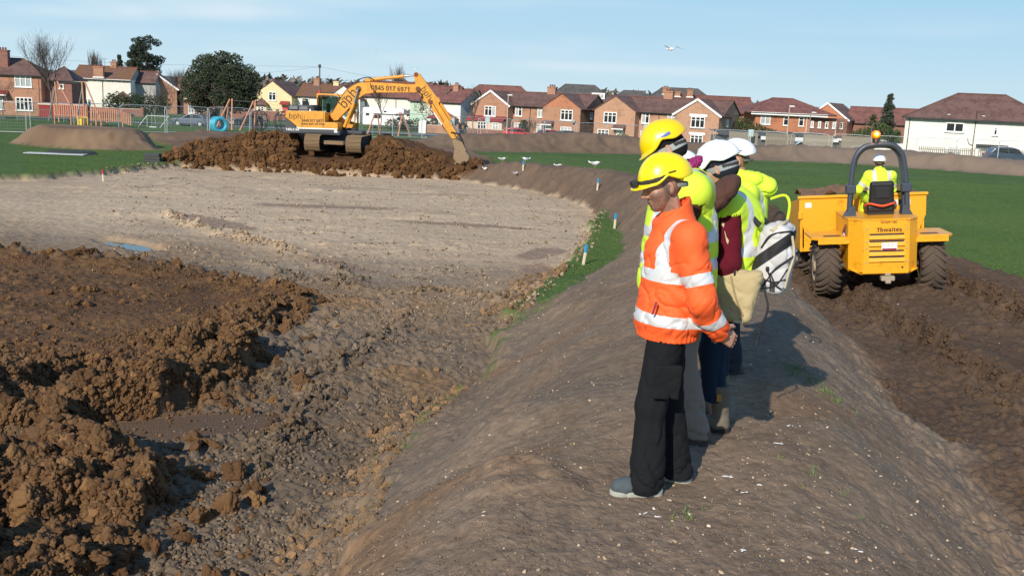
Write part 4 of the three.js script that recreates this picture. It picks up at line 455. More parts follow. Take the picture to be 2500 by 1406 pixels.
const H = {
  brick: mat([0.40, 0.215, 0.14], 0.9, { map: brickTex }), orangeBrick: mat([0.46, 0.19, 0.105], 0.9, { map: brickTex }), tanBrick: mat([0.46, 0.265, 0.175], 0.9, { map: brickTex }), darkBrick: mat([0.26, 0.125, 0.095], 0.9, { map: brickTex }),
  cream: mat([0.80, 0.68, 0.40], 0.9, { map: renderTex }), white: mat([0.80, 0.78, 0.70], 0.9, { map: renderTex }), pureWhite: mat([0.82, 0.81, 0.77], 0.9, { map: renderTex }), mint: mat([0.50, 0.66, 0.55], 0.9, { map: renderTex }), pink: mat([0.72, 0.56, 0.46], 0.9, { map: renderTex }), grey: mat([0.42, 0.42, 0.40], 0.9, { map: renderTex }),
  tile: mat([0.165, 0.092, 0.076], 0.9, { map: tileTex }), redTile: mat([0.215, 0.092, 0.075], 0.9, { map: tileTex }), slate: mat([0.105, 0.10, 0.095], 0.85, { map: tileTex }), lichen: mat([0.20, 0.105, 0.07], 0.9, { map: lichenTex }), maroon: mat([0.30, 0.045, 0.04], 0.8, { map: tileTex }),
  trim: mat([0.82, 0.82, 0.80], 0.6), black: mat([0.02, 0.02, 0.02], 0.6), glass: new THREE.MeshPhysicalMaterial({ color: lin(0.025, 0.03, 0.035), roughness: 0.08, specularIntensity: 1 }), curtain: mat([0.36, 0.40, 0.42], 0.25), door: mat([0.45, 0.025, 0.025], 0.5), wood: mat([0.22, 0.18, 0.13], 0.9),
};
// uv in metres on any house face
function metreUV(g) { const q = g.index ? g.toNonIndexed() : g.clone(); q.computeVertexNormals(); const p = q.attributes.position, n = q.attributes.normal, uv = new Float32Array(p.count * 2); for (let i = 0; i < p.count; i++) { const nx = n.getX(i), ny = n.getY(i), nz = n.getZ(i), x = p.getX(i), y = p.getY(i), z = p.getZ(i), hl = Math.hypot(nx, nz); if (hl < 0.05) { uv[i * 2] = x; uv[i * 2 + 1] = z; } else { const tx = -nz / hl, tz = nx / hl; uv[i * 2] = x * tx + z * tz; uv[i * 2 + 1] = y / Math.max(0.25, hl); } } q.setAttribute('uv', new THREE.BufferAttribute(uv, 2)); return q; }
function poly(faces) { const a = []; for (const f of faces) for (let k = 1; k < f.length - 1; k++) a.push(...f[0], ...f[k], ...f[k + 1]); const g = new THREE.BufferGeometry(); g.setAttribute('position', new THREE.Float32BufferAttribute(a, 3)); g.computeVertexNormals(); return g; }
function windowOn(P, x, y, z, w, h, lights = 3, turn = 0, opt = {}) { // frame with panes set back in it; x runs along the face
  const place = (g) => { g.rotateY(turn); const c = Math.cos(turn), s = Math.sin(turn); return g.translate(turn ? 0 : x, y, 0).translate(turn ? z : 0, 0, turn ? x : z); };
  const f = 0.11, pieces = [bx(w, f, 0.16, 0, h / 2 - f / 2, 0.02), bx(w, f, 0.16, 0, -h / 2 + f / 2, 0.02), bx(w + 0.2, 0.07, 0.24, 0, -h / 2 - 0.035, 0.05)]; for (let k = 0; k <= lights; k++) pieces.push(bx(f, h - 2 * f, 0.15, -w / 2 + f / 2 + (w - f) * k / lights, 0, 0.02)); if (opt.transom !== false) pieces.push(bx(w - 2 * f, 0.07, 0.13, 0, h * 0.2, 0.02));
  const fr = part('window', merge(pieces.map((g) => g)).applyMatrix4(new THREE.Matrix4()), H.trim, P); place(fr.geometry);
  const pw = (w - f) / lights; for (let k = 0; k < lights; k++) part('pane', place(bx(pw - f * 0.9, h - 2 * f, 0.03, -w / 2 + f / 2 + pw * (k + 0.5), 0, 0.0)), (opt.curtain ?? (hash(k, Math.round(x * 10), 77) < 0.5)) && k !== opt.open ? H.curtain : H.glass, fr);
  if (opt.lintel) part('lintel', place(bx(w + 0.5, 0.3, 0.08, 0, h / 2 + 0.17, 0.02)), H.trim, P); return fr;
}
const wallBox = (P, w, h, d, x, z, m, y0 = 0) => part('wall', metreUV(bx(w, h, d, x, y0 + h / 2, z)), m, P);
function roofX(P, x0, x1, zf, zb, he, hr, m, o = 0.3, wm, gables = true) { // ridge runs along x
  const zm = (zf + zb) / 2, k = (hr - he) / (zf - zm), t = 0.12, f = zf + o, b = zb - o, ye = he - o * k;
  part('roof', metreUV(poly([[[x0, ye, f], [x1, ye, f], [x1, hr, zm], [x0, hr, zm]], [[x1, ye, b], [x0, ye, b], [x0, hr, zm], [x1, hr, zm]], [[x0, ye, f], [x0, hr, zm], [x0, hr - t, zm], [x0, ye - t, f]], [[x1, ye, f], [x1, ye - t, f], [x1, hr - t, zm], [x1, hr, zm]], [[x0, hr, zm], [x0, ye, b], [x0, ye - t, b], [x0, hr - t, zm]], [[x1, hr, zm], [x1, hr - t, zm], [x1, ye - t, b], [x1, ye, b]], [[x0, ye - t, f], [x1, ye - t, f], [x1, ye, f], [x0, ye, f]]])), m, P);
  if (gables) for (const [x, s] of [[x0 + 0.15, 1], [x1 - 0.15, -1]]) part('gable_wall', metreUV(poly([[[x, he, zf], [x, he, zb], [x, hr - 0.14, zm]]])), wm, P);
  part('ridge_tiles', bx(x1 - x0, 0.1, 0.22, (x0 + x1) / 2, hr + 0.03, zm), H.redTile, P); part('gutter', bx(x1 - x0, 0.12, 0.12, (x0 + x1) / 2, ye - 0.02, f + 0.06), P.userData.gutter ?? H.black, P);
}
function roofZ(P, x0, x1, zf, zb, he, hr, m, o = 0.3, wm, board) { // ridge runs front to back, gable faces the front
  const xm = (x0 + x1) / 2, k = (hr - he) / (xm - x0), t = 0.12, l = x0 - o, r = x1 + o, ye = he - o * k, zf2 = zf + 0.12;
  part('roof', metreUV(poly([[[l, ye, zb], [l, ye, zf2], [xm, hr, zf2], [xm, hr, zb]], [[r, ye, zf2], [r, ye, zb], [xm, hr, zb], [xm, hr, zf2]], [[l, ye, zf2], [l, ye - t, zf2], [xm, hr - t, zf2], [xm, hr, zf2]], [[r, ye, zf2], [xm, hr, zf2], [xm, hr - t, zf2], [r, ye - t, zf2]], [[l, ye, zb], [l, ye - t, zb], [l, ye - t, zf2], [l, ye, zf2]], [[r, ye, zf2], [r, ye - t, zf2], [r, ye - t, zb], [r, ye, zb]]])), m, P);
  part('gable_wall', metreUV(poly([[[x0, he, zf], [x1, he, zf], [xm, hr - 0.14, zf]]])), wm, P);
  if (board) for (const s of [-1, 1]) { const e = s < 0 ? l : r, a = Math.atan2(hr - ye, xm - e), L = Math.hypot(hr - ye, xm - e); part('bargeboard', bx(L + 0.1, 0.26, 0.06).rotateZ(s < 0 ? a : a + Math.PI).translate((e + xm) / 2, (ye + hr) / 2 - 0.1, zf2 + 0.04), board, P); }
}
function hipRoof(P, x0, x1, zf, zb, he, hr, inset, m, o = 0.35) { const zm = (zf + zb) / 2, a = x0 - o, b = x1 + o, f = zf + o, k = zb - o, r0 = x0 + inset, r1 = x1 - inset; part('roof', metreUV(poly([[[a, he, f], [b, he, f], [r1, hr, zm], [r0, hr, zm]], [[b, he, k], [a, he, k], [r0, hr, zm], [r1, hr, zm]], [[a, he, k], [a, he, f], [r0, hr, zm]], [[b, he, f], [b, he, k], [r1, hr, zm]], [[a, he, k], [b, he, k], [b, he, f], [a, he, f]]])), m, P); if (r1 - r0 > 0.3) part('ridge_tiles', bx(r1 - r0, 0.1, 0.2, (r0 + r1) / 2, hr + 0.03, zm), m, P); for (const [x, z, q] of [[a, f, r0], [b, f, r1]]) part('hip_tiles', bar([x, he + 0.03, z], [q, hr + 0.03, zm], 0.07, 0.07, 6), m, P); part('gutter', bx(b - a, 0.14, 0.12, (a + b) / 2, he - 0.04, f + 0.05), P.userData.gutter ?? H.black, P); }
function chimney(P, x, y, z, h, m, w = 0.9, d = 0.6, pots = 2) { const c = part('chimney', [metreUV(bx(w, h, d, x, y + h / 2, z)), metreUV(bx(w + 0.16, 0.14, d + 0.16, x, y + h - 0.1, z))], m, P); part('flashing', bx(w + 0.2, 0.18, d + 0.2, x, y + 0.02, z), H.trim, c); for (let k = 0; k < pots; k++) part('chimney_pot', new THREE.CylinderGeometry(0.11, 0.13, 0.36, 10).translate(x + (k - (pots - 1) / 2) * 0.34, y + h + 0.15, z), H.redTile, c); }
const downpipe = (P, x, y0, y1, z, m = H.black) => part('downpipe', bar([x, y0, z + 0.05], [x, y1, z + 0.05], 0.045, 0.045, 6), m, P);
const hood = (P, x, y, z, w, m) => { const h = part('porch_roof', metreUV(poly([[[x - w / 2, y, z + 0.9], [x + w / 2, y, z + 0.9], [x + w / 2, y + 0.55, z], [x - w / 2, y + 0.55, z]], [[x - w / 2, y, z + 0.9], [x - w / 2, y + 0.55, z], [x - w / 2, y, z]], [[x + w / 2, y, z + 0.9], [x + w / 2, y, z], [x + w / 2, y + 0.55, z]]])), m, P); part('fascia', bx(w, 0.16, 0.06, x, y - 0.06, z + 0.92), H.trim, h); for (const s of [-1, 1]) part('bracket', bar([x + s * w * 0.42, y - 0.7, z + 0.05], [x + s * w * 0.42, y - 0.05, z + 0.8], 0.05, 0.05, 4), H.trim, h); };
const dish = (P, x, y, z) => part('satellite_dish', [new THREE.SphereGeometry(0.36, 14, 8, 0, Math.PI * 2, 0, 0.9).rotateX(Math.PI / 2 - 0.2).translate(x, y, z + 0.1), bar([x, y - 0.1, z], [x, y, z + 0.35], 0.02)], mat([0.3, 0.3, 0.3], 0.6), P);
const aerial = (P, x, y, z) => part('aerial', [bar([x, y, z], [x, y + 1.6, z], 0.02, 0.02, 5), bar([x - 0.4, y + 1.5, z], [x + 0.5, y + 1.55, z], 0.015, 0.015, 5), bar([x - 0.2, y + 1.3, z], [x - 0.2, y + 1.7, z], 0.012, 0.012, 4), bar([x + 0.2, y + 1.32, z], [x + 0.2, y + 1.72, z], 0.012, 0.012, 4)], H.black, P);
const GB = -1.75; // houses are let into the ground a little
const house = (name, label, x, d, turn, group) => { const P = thing(name, label, 'house', [x, GB, -d], turn, group); return P; };

{ // semi-detached pair: two gabled wings and a lower range between them
  function pair(label, x, d, turn, o) {
    const P = house('semi_detached_house', label, x, d, turn, 'brick semi-detached houses facing the field'); const W = o.W ?? 17.4, ww = o.ww ?? 6.0, he = o.he ?? 4.55, hr = o.hr ?? 6.45, pz = 1.6, zb = -7.5; P.userData.gutter = undefined; delete P.userData.gutter;
    wallBox(P, W, he, -zb, 0, zb / 2, o.m); roofX(P, -W / 2 - 0.2, W / 2 + 0.2, 0, zb, he, hr, o.roof ?? H.tile, 0.35, o.m);
    [[-W / 2 + ww / 2, o.l], [W / 2 - ww / 2, o.r]].forEach(([cx, q]) => {
      wallBox(P, ww, he, pz + 0.5, cx, pz / 2 - 0.26, q.m ?? o.m); roofZ(P, cx - ww / 2, cx + ww / 2, pz, zb / 2, he, hr + 0.02, o.roof ?? H.tile, 0.3, q.gm ?? q.m ?? o.m, q.board);
      windowOn(P, cx + (q.wx ?? -0.3), 3.45, pz, 1.9, 1.45, 3, 0, q.win ?? {});
      if (q.bay) { part('bay_wall', metreUV(bx(ww * 0.98, 2.0, 1.2, cx - 0.2, 1.0, pz + 0.6)), H.pink, P); part('bay_roof', metreUV(poly([[[cx - 3.4, 2.0, pz + 1.5], [cx + 2.9, 2.0, pz + 1.5], [cx + 2.9, 2.75, pz], [cx - 3.4, 2.75, pz]], [[cx - 3.4, 2.0, pz + 1.5], [cx - 3.4, 2.75, pz], [cx - 3.4, 2.0, pz]]])), H.maroon, P); windowOn(P, cx - 0.6, 1.15, pz + 1.2, 1.5, 1.5, 3); windowOn(P, cx + 1.7, 1.15, pz + 1.2, 1.0, 1.4, 2); }
      else windowOn(P, cx + (q.wx ?? -0.3) + (q.gx ?? 0), 1.15, pz, 1.7, 1.35, 3, 0, q.gwin ?? {});
      if (q.hood !== undefined) { hood(P, cx + q.hood, 2.05, pz, 1.7, H.tile); part('door', bx(0.9, 1.95, 0.06, cx + q.hood, 1.0, pz + 0.03), H.trim, P); }
      if (q.dish) dish(P, cx + ww / 2 - 0.9, 2.6, pz);
    });
    for (const x of [-W / 2 + ww + 0.9, W / 2 - ww - 1.0]) { windowOn(P, x, 3.6, 0, 1.15, 1.4, 2); windowOn(P, x, 1.2, 0, 1.2, 1.5, 2); }
    downpipe(P, 0, 0, he, 0); downpipe(P, W / 2 - 0.02, 0, he, -3.5); part('door', bx(0.06, 2.0, 0.9, W / 2 + 0.02, 1.0, -4.5), H.trim, P); windowOn(P, -2.0, 3.5, W / 2, 0.6, 0.9, 1, Math.PI / 2);
    chimney(P, o.chim ?? 0, hr - 0.35, zb / 2, 1.25, o.chimM ?? H.brick, 1.3, 0.7, 3); if (o.aerial !== undefined) aerial(P, o.aerial, hr, zb / 2);
    return P;
  }
  const yaw = -0.5;
  pair('brick semi with white front gable trim and maroon bay roof beside bare street tree', 1.5, 145, yaw, { m: H.brick, W: 17.6, chim: 1.5, l: { board: H.trim, bay: true, m: H.brick, wx: 0 }, r: { gm: H.orangeBrick, hood: -1.9, dish: true, wx: 0.9, win: { open: 1, curtain: false } } });
  pair('tan brick semi with white bargeboards and lichened roof behind the yellow helmet', 18.7, 134, yaw, { m: H.tanBrick, W: 17.6, roof: H.tile, chim: -0.2, chimM: H.brick, l: { hood: 0.9, wx: -0.6, gx: -0.9 }, r: { board: H.trim, wx: 0.2, win: { lintel: true, curtain: false }, gwin: { lintel: true, curtain: false } } });
  // white side annexe at the left of the first pair
  const A = house('rendered_house', 'white rendered house end with maroon porch left of the brick semis', -11.5, 150, yaw); wallBox(A, 6, 4.5, 7, 0, -3.5, H.pureWhite); roofX(A, -3.2, 3.2, 0, -7, 4.5, 6.3, H.redTile, 0.3, H.pureWhite); hipRoof(A, -1.5, 2.5, 1.4, 0, 2.0, 2.9, 1.2, H.maroon); part('porch_wall', metreUV(bx(3.8, 2.0, 1.2, 0.5, 1.0, 0.6)), H.pink, A); windowOn(A, 0.6, 1.2, 1.2, 1.2, 1.2, 2); chimney(A, 0, 6.0, -3.5, 1.1, H.brick);
  // mint house
  const G = house('mint_house', 'pale mint green rendered house with brick gable end behind the dipper arm', -14.2, 160, -0.3); wallBox(G, 7.5, 4.5, 7, 0, -3.5, H.mint); roofX(G, -4, 4, 0, -7, 4.5, 6.9, H.redTile, 0.3, H.brick); windowOn(G, -1.6, 3.2, 0, 0.9, 1.1, 2); windowOn(G, 1.4, 3.2, 0, 0.7, 1.1, 1); windowOn(G, 1.4, 1.2, 0, 0.9, 1.1, 2); downpipe(G, 2.4, 0, 4.4, 0); wallBox(G, 0.3, 4.5, 7, 3.85, -3.5, H.brick);
  const N = house('rendered_house', 'long white rendered house behind the white campervan', -21.5, 165, -0.22); wallBox(N, 12, 4.85, 7.5, 0, -3.75, H.white); roofX(N, -6.2, 6.2, 0, -7.5, 4.85, 7.3, H.redTile, 0.3, H.brick); wallBox(N, 3.4, 4.6, 7.5, 7.6, -3.8, H.brick); roofX(N, 5.9, 9.5, 0, -7.5, 4.6, 6.8, H.redTile, 0.3, H.brick); wallBox(N, 5, 4.4, 7.5, 11.6, -3.6, H.cream); roofX(N, 9.1, 14.2, 0, -7.5, 4.4, 6.6, H.tile, 0.3, H.cream); windowOn(N, 11, 3.3, 0.16, 1.0, 1.1, 2); windowOn(N, 12.8, 3.3, 0.16, 1.0, 1.1, 2); windowOn(N, 12, 1.2, 0.16, 1.5, 1.2, 3); downpipe(N, 1.0, 0, 4.8, 0); downpipe(N, -4.2, 0, 4.8, 0); hipRoof(N, 3.2, 5.6, 1.2, 0, 2.1, 3.3, 1.1, H.tile); wallBox(N, 2.2, 2.1, 1.1, 4.4, 0.6, H.white); windowOn(N, 4.0, 1.2, 1.15, 0.9, 1.1, 2);
  // cream houses
  const C = house('cream_house', 'cream rendered gabled house with red door and hipped bay', -41, 165, -0.12); C.userData.gutter = undefined; delete C.userData.gutter; wallBox(C, 6.6, 4.2, 9, 0, -4.5, H.cream); roofZ(C, -3.3, 3.3, 0, -9, 4.2, 6.55, H.tile, 0.25, H.cream); windowOn(C, 0, 4.0, 0, 1.3, 1.4, 2, 0, { curtain: false }); part('door', bx(0.9, 2.0, 0.08, 2.2, 1.4, 0.05), H.door, C); part('porch_roof', metreUV(poly([[[1.4, 2.7, 0.8], [3.0, 2.7, 0.8], [3.0, 3.3, 0], [1.4, 3.3, 0]]])), H.maroon, C); part('plinth', bx(7, 0.9, 0.12, -0.3, 0.45, 0.06), H.door, C); hipRoof(C, -2.6, -0.6, 1.1, 0, 2.5, 3.6, 0.98, H.tile, 0.15); part('bay_wall', metreUV(bx(1.8, 2.5, 1.0, -1.6, 1.25, 0.5)), H.cream, C); windowOn(C, -1.6, 1.75, 1.0, 1.1, 1.1, 2); chimney(C, -1.5, 5.6, -4.5, 1.0, H.brick);
  wallBox(C, 10.2, 4.35, 7, 8.4, -5.4, H.white); roofX(C, 3.3, 13.6, -1.9, -8.9, 4.35, 6.35, H.lichen, 0.3, H.cream); chimney(C, 5.9, 6.0, -5.4, 1.3, H.brick, 1.1, 0.7, 2); chimney(C, 9.2, 6.0, -5.4, 0.9, H.cream, 0.9, 0.6, 1); windowOn(C, 5.0, 3.3, -1.9, 1.3, 1.3, 1); windowOn(C, 9.2, 3.3, -1.9, 1.2, 1.3, 2, 0, { curtain: false }); windowOn(C, 5.2, 1.2, -1.9, 1.3, 1.2, 2);
  wallBox(C, 5.6, 4.2, 6, 12.2, -2.6, H.pureWhite); roofZ(C, 9.4, 15, 0.4, -5, 4.2, 6.3, H.tile, 0.25, H.pureWhite);
  // brick gable house and neighbour left of the oak
  const Bg = house('gabled_house', 'small brick gabled house with white bargeboards behind the hedge', -60, 165, 0.25); wallBox(Bg, 6, 4.6, 7, 0, -3.5, H.brick); roofZ(Bg, -3, 3, 0, -7, 4.6, 6.75, H.tile, 0.3, H.brick, H.trim); windowOn(Bg, -0.6, 4.2, 0, 2.0, 1.6, 3); wallBox(Bg, 5.5, 4.4, 6, 6.2, -4.2, H.brick); roofX(Bg, 3, 9.2, -1.2, -7.2, 4.4, 6.4, H.tile, 0.3, H.brick); windowOn(Bg, 4.8, 3.6, -1.2, 1.0, 1.4, 2); windowOn(Bg, 5.2, 1.3, -1.2, 1.0, 1.6, 2); part('door', bx(0.9, 2, 0.06, 6.8, 1.1, -1.15), H.trim, Bg);
  // white house side on
  const Wl = house('side_on_house', 'pale rendered house side-on with brick chimney and small hipped bay', -67.2, 160, 0.06); wallBox(Wl, 9.2, 5.6, 7, 0, -3.5, H.white); roofX(Wl, -4.7, 4.7, 0, -7, 5.6, 7.6, H.lichen, 0.3, H.grey); chimney(Wl, -0.3, 5.75, 0.0, 1.7, H.brick, 1.5, 0.7, 4); chimney(Wl, 0.9, 7.2, -3.5, 1.2, H.brick, 0.9, 0.7, 2); aerial(Wl, 0.1, 7.2, -1.5); part('fascia', bx(9.3, 0.3, 0.06, 0, 5.4, 0.2), H.trim, Wl); downpipe(Wl, 0.2, 0, 5.5, 0); windowOn(Wl, -2.2, 1.75, 0, 1.2, 1.1, 2, 0, { curtain: false }); part('bay_wall', metreUV(bx(3.0, 2.3, 1.2, 3.6, 1.15, 0.6)), H.pureWhite, Wl); hipRoof(Wl, 2.1, 5.1, 1.2, 0, 2.3, 3.7, 1.48, H.tile, 0.2); windowOn(Wl, 2.9, 1.3, 1.2, 0.7, 1.3, 1, 0, { curtain: false }); windowOn(Wl, 4.2, 1.3, 1.2, 1.0, 1.3, 2, 0, { curtain: false }); wallBox(Wl, 3.2, 5.4, 5, 6.2, -5, H.grey); roofX(Wl, 4.6, 7.8, -2.5, -7.5, 5.4, 7.1, H.tile, 0.3, H.grey);
  const Lb = house('hipped_house', 'brick hipped-roof house at the far left with tall red chimney', -69.3, 130, 0.12); wallBox(Lb, 13.0, 5.5, 7, 0, -3.5, H.brick); hipRoof(Lb, -6.5, 6.5, 0, -7, 5.55, 7.7, 3.2, H.tile); windowOn(Lb, 4.3, 4.75, 0, 2.1, 1.5, 3, 0, { curtain: true }); windowOn(Lb, 4.3, 1.85, 0, 2.1, 1.7, 4, 0, { curtain: false }); windowOn(Lb, 0.4, 4.75, 0, 1.6, 1.5, 2); hood(Lb, 1.2, 2.95, 0, 2.4, H.maroon); windowOn(Lb, 1.0, 1.8, 0.02, 1.4, 1.6, 2); downpipe(Lb, 6.2, 0, 5.4, 0, H.orangeBrick); chimney(Lb, 1.3, 6.3, -1.8, 2.4, H.darkBrick, 1.4, 0.9, 3); wallBox(Lb, 3.4, 5.0, 6, 8.2, -4.4, H.darkBrick); hipRoof(Lb, 6.4, 9.9, -1.4, -7.4, 5.05, 6.9, 1.7, H.tile); part('garage', metreUV(bx(5.5, 1.9, 3, 9.4, 0.95, 0.2)), mat([0.28, 0.03, 0.025], 0.8), Lb); part('porch_shelf', bx(5.7, 0.2, 3.2, 9.4, 2.0, 0.2), H.pink, Lb); windowOn(Lb, 8.6, 4.4, -1.4, 0.6, 0.8, 1);
  // long institutional brick block
  const I = thing('brick_block', 'long red brick block with hipped tile roof beyond the garages', 'building', [39.5, GB, -150], 0.0); wallBox(I, 8.2, 5.0, 8, 0, -4, H.orangeBrick); hipRoof(I, -5.6, 7.5, 0.2, -10, 5.0, 7.3, 5.0, H.redTile); part('fascia', bx(11.5, 0.4, 0.1, 0.8, 4.9, 0.6), H.trim, I); windowOn(I, -2.6, 3.9, 0, 1.5, 1.3, 2); windowOn(I, 0.5, 3.9, 0, 0.8, 1.3, 1); windowOn(I, 2.8, 3.9, 0.02, 0.8, 1.3, 1); windowOn(I, 0.4, 1.2, 0, 0.8, 0.8, 1); const wing = part('wing_wall', metreUV(bx(6, 4.6, 8, 6.9, 2.3, -4.5)), H.darkBrick, I); for (let k = 0; k < 5; k++) { windowOn(I, 4.6 + k * 1.1, 3.6, -0.45, 0.45, 1.0, 1); if (k < 4) windowOn(I, 4.6 + k * 1.25, 0.9, -0.45, 0.6, 0.6, 1); } downpipe(I, 3.6, 0, 4.8, 0.1, H.trim); downpipe(I, 8.2, 0, 4.6, -0.45, H.trim);
  const I2 = thing('brick_block', 'brick gable end with white bargeboard right of the long brick block', 'building', [48.5, GB, -158], -0.5); wallBox(I2, 6.5, 4.6, 12, 0, -6, H.orangeBrick); roofZ(I2, -3.25, 3.25, 0, -12, 4.6, 7.0, H.tile, 0.3, H.orangeBrick, H.trim); wallBox(I2, 10, 4.2, 7, 7.5, -8, H.darkBrick); roofX(I2, 2, 13, -4.5, -11.5, 4.2, 6.6, H.redTile, 0.3, H.darkBrick);
  const I3 = thing('brick_block', 'long low red roof running behind the brick semis', 'building', [31, GB, -163], 0.0); wallBox(I3, 14, 4.8, 7, 0, -3.5, H.brick); roofX(I3, -7.2, 7.2, 0, -7, 4.8, 7.3, H.redTile, 0.3, H.brick); chimney(I3, -3.3, 6.9, -1.5, 1.2, H.brick); chimney(I3, -5.2, 6.9, -2.5, 0.9, H.brick);
  // roofs seen over the rest
  for (const [label, x, d, w, hr, inset, m, t] of [['big dark slate hipped roof above the brick semis with dormer', 12, 200, 16, 8.75, 5, H.slate, 0], ['second slate hipped roof partly hidden behind chimneys', 23.5, 205, 12, 8.1, 4, H.slate, 0], ['wide grey hipped roof with red patch behind the tan semi', 31, 190, 17, 8.8, 5, H.slate, 0.05], ['red hipped roof behind the white-gabled brick semi', -4.5, 190, 14.5, 7.75, 3.2, H.redTile, -0.1], ['small red hipped roof behind the mint house', -15, 195, 9, 7.3, 2, H.redTile, 0], ['dark tiled roofs rising behind the excavator boom', -27.5, 200, 9, 7.6, 3, H.slate, 0], ['distant red roof between the palm and white house', 66, 190, 10, 5.9, 4, H.redTile, 0]]) { const P = thing('background_house', label, 'house', [x, GB, -d], t, 'roofs behind the front row'); wallBox(P, w, 4.6, 9, 0, -4.5, H.brick); hipRoof(P, -w / 2, w / 2, 0, -9, 4.6, hr, inset, m); if (label.includes('dormer')) { const q = part('dormer', metreUV(bx(2.6, 1.3, 2, 3.6, 6.6, -2.2)), H.trim, P); windowOn(P, 3.6, 6.6, -1.16, 2.2, 0.9, 3); } if (label.includes('wide')) { hipRoof(P, 3, 9.4, 1, -6, 4.6, 7.6, 2.6, H.redTile); windowOn(P, -0.8, 7.4, -2.6, 1.0, 0.9, 2); chimney(P, -3.6, 7.4, 0, 1.3, H.brick, 1.2, 0.7, 3); } }
  // white house on the right
  const R = house('white_house', 'large white rendered house with hipped brown roof at the right edge', 46.0, 100, -0.42); wallBox(R, 13.6, 5.35, 8, -0.1, -4, H.pureWhite); hipRoof(R, -6.9, 6.7, 0, -8, 5.35, 8.0, 4.6, H.tile, 0.4); for (const x of [-2.9, 0.3, 4.1]) part('roof_vent', bx(0.3, 0.05, 0.2, x, 5.75, 0.1).translate(0, 0.05, -0.35), H.trim, R); windowOn(R, -2.2, 4.55, 0, 1.7, 0.95, 2, 0, { transom: false, curtain: false }); windowOn(R, 1.55, 4.35, 0, 0.4, 0.8, 1, 0, { curtain: false }); windowOn(R, -2.1, 1.95, 0, 1.7, 0.95, 2, 0, { curtain: true }); downpipe(R, -0.35, -0.2, 6.3, 0); downpipe(R, -6.5, 0, 5.3, 0); downpipe(R, 6.2, 0, 5.3, 0); part('canopy', bx(2.9, 0.14, 0.6, 1.4, 2.95, 0.3), H.black, R); part('canopy', bx(2.6, 0.1, 0.5, 1.7, 2.5, 0.26), H.black, R); part('porch', metreUV(bx(2.4, 2.4, 0.9, 1.7, 1.2, 0.45)), H.pureWhite, R); part('waste_pipe', tube([[-0.9, 3.5, 0.06], [-0.7, 3.0, 0.06], [-0.35, 2.85, 0.06]], 0.03, 8, 6), H.black, R); part('garage', metreUV(poly([[[-12, 0, 0], [-6.9, 0, 0], [-6.9, 2.6, 0], [-12, 2.1, 0]], [[-12, 2.1, 0], [-6.9, 2.6, 0], [-6.9, 2.6, -4], [-12, 2.1, -4]]])), H.pureWhite, R); chimney(R, 9.3, 5.2, -1.2, 2.6, H.darkBrick, 1.9, 1.2, 3); wallBox(R, 3.2, 5.0, 5, 9.2, -3.8, H.white); aerial(R, 8.1, 7.3, -1.4);
}

// ---------------------------------------------------------------- trees and hedges
const barkM = mat([0.16, 0.125, 0.095], 0.95), paleBark = mat([0.24, 0.21, 0.17], 0.95), twigM = mat([0.13, 0.10, 0.085], 0.95);
function limb(a, b, r0, r1, n = 5) { return bar([a.x, a.y, a.z], [b.x, b.y, b.z], r0, r1, n); }
function bareTree(name, label, x, d, h, seed, o = {}) {
  h *= 0.70;
  const R = rng(seed), T = thing(name, label, 'tree', [x, ground(x, d) - 0.1, -d], 0, 'bare winter trees'), trunk = [], tw = []; const th = h * (o.bole ?? 0.38), r0 = h * (o.thick ?? 0.014);
  const grow = (p, dir, len, r, lvl) => { let q = p.clone(), dd = dir.clone(), n = 3; for (let k = 0; k < n; k++) { const e = q.clone().addScaledVector(dd, len / n); (lvl < 1 ? trunk : tw).push(limb(q, e, Math.max(0.009, r * (1 - k / n * 0.45)), Math.max(0.007, r * (1 - (k + 1) / n * 0.45)), lvl < 2 ? 6 : 3)); q = e; dd.add(V((R() - 0.5) * 0.35, 0.10 * (o.up ?? 1), (R() - 0.5) * 0.35)).normalize(); if (lvl < (o.levels ?? 4)) { const m = lvl === 0 ? (k === n - 1 ? (o.fork ?? 5) : 0) : k === 0 ? 1 : 2; for (let j = 0; j < m; j++) { const a = R() * Math.PI * 2, sp = (o.spread ?? 0.75) * (0.6 + 0.6 * R()), nd = dd.clone().multiplyScalar(1).add(V(Math.cos(a) * sp, 0.15 + 0.3 * R(), Math.sin(a) * sp)).normalize(); grow(q.clone(), nd, len * (lvl === 0 ? (h - th) / th * 0.52 : 0.62 + 0.16 * R()), r * 0.5, lvl + 1); } } } };
  grow(V(0, 0, 0), V(0, 1, 0), th, r0, 0); part('trunk', merge(trunk), o.bark ?? barkM, T); part('crown', merge(tw), o.twig ?? twigM, T); return T;
}
const leafShape = (() => { const R = rng(3), a = []; for (let k = 0; k < 7; k++) { const c = V(R() - 0.5, R() - 0.5, R() - 0.5).multiplyScalar(1.3), u = V(R() - 0.5, R() - 0.5, R() - 0.5).normalize(), w = V(R() - 0.5, R() - 0.5, R() - 0.5).cross(u).normalize(), L = 0.55, B = 0.26; const p = [c.clone().addScaledVector(u, -L), c.clone().addScaledVector(w, B), c.clone().addScaledVector(u, L), c.clone().addScaledVector(w, -B)]; for (const i of [0, 1, 2, 0, 2, 3]) a.push(...p[i].toArray()); } const g = new THREE.BufferGeometry(); g.setAttribute('position', new THREE.Float32BufferAttribute(a, 3)); g.computeVertexNormals(); return g; })();
const leafMat = new THREE.MeshPhysicalMaterial({ color: lin(1, 1, 1), roughness: 0.55, side: THREE.DoubleSide });
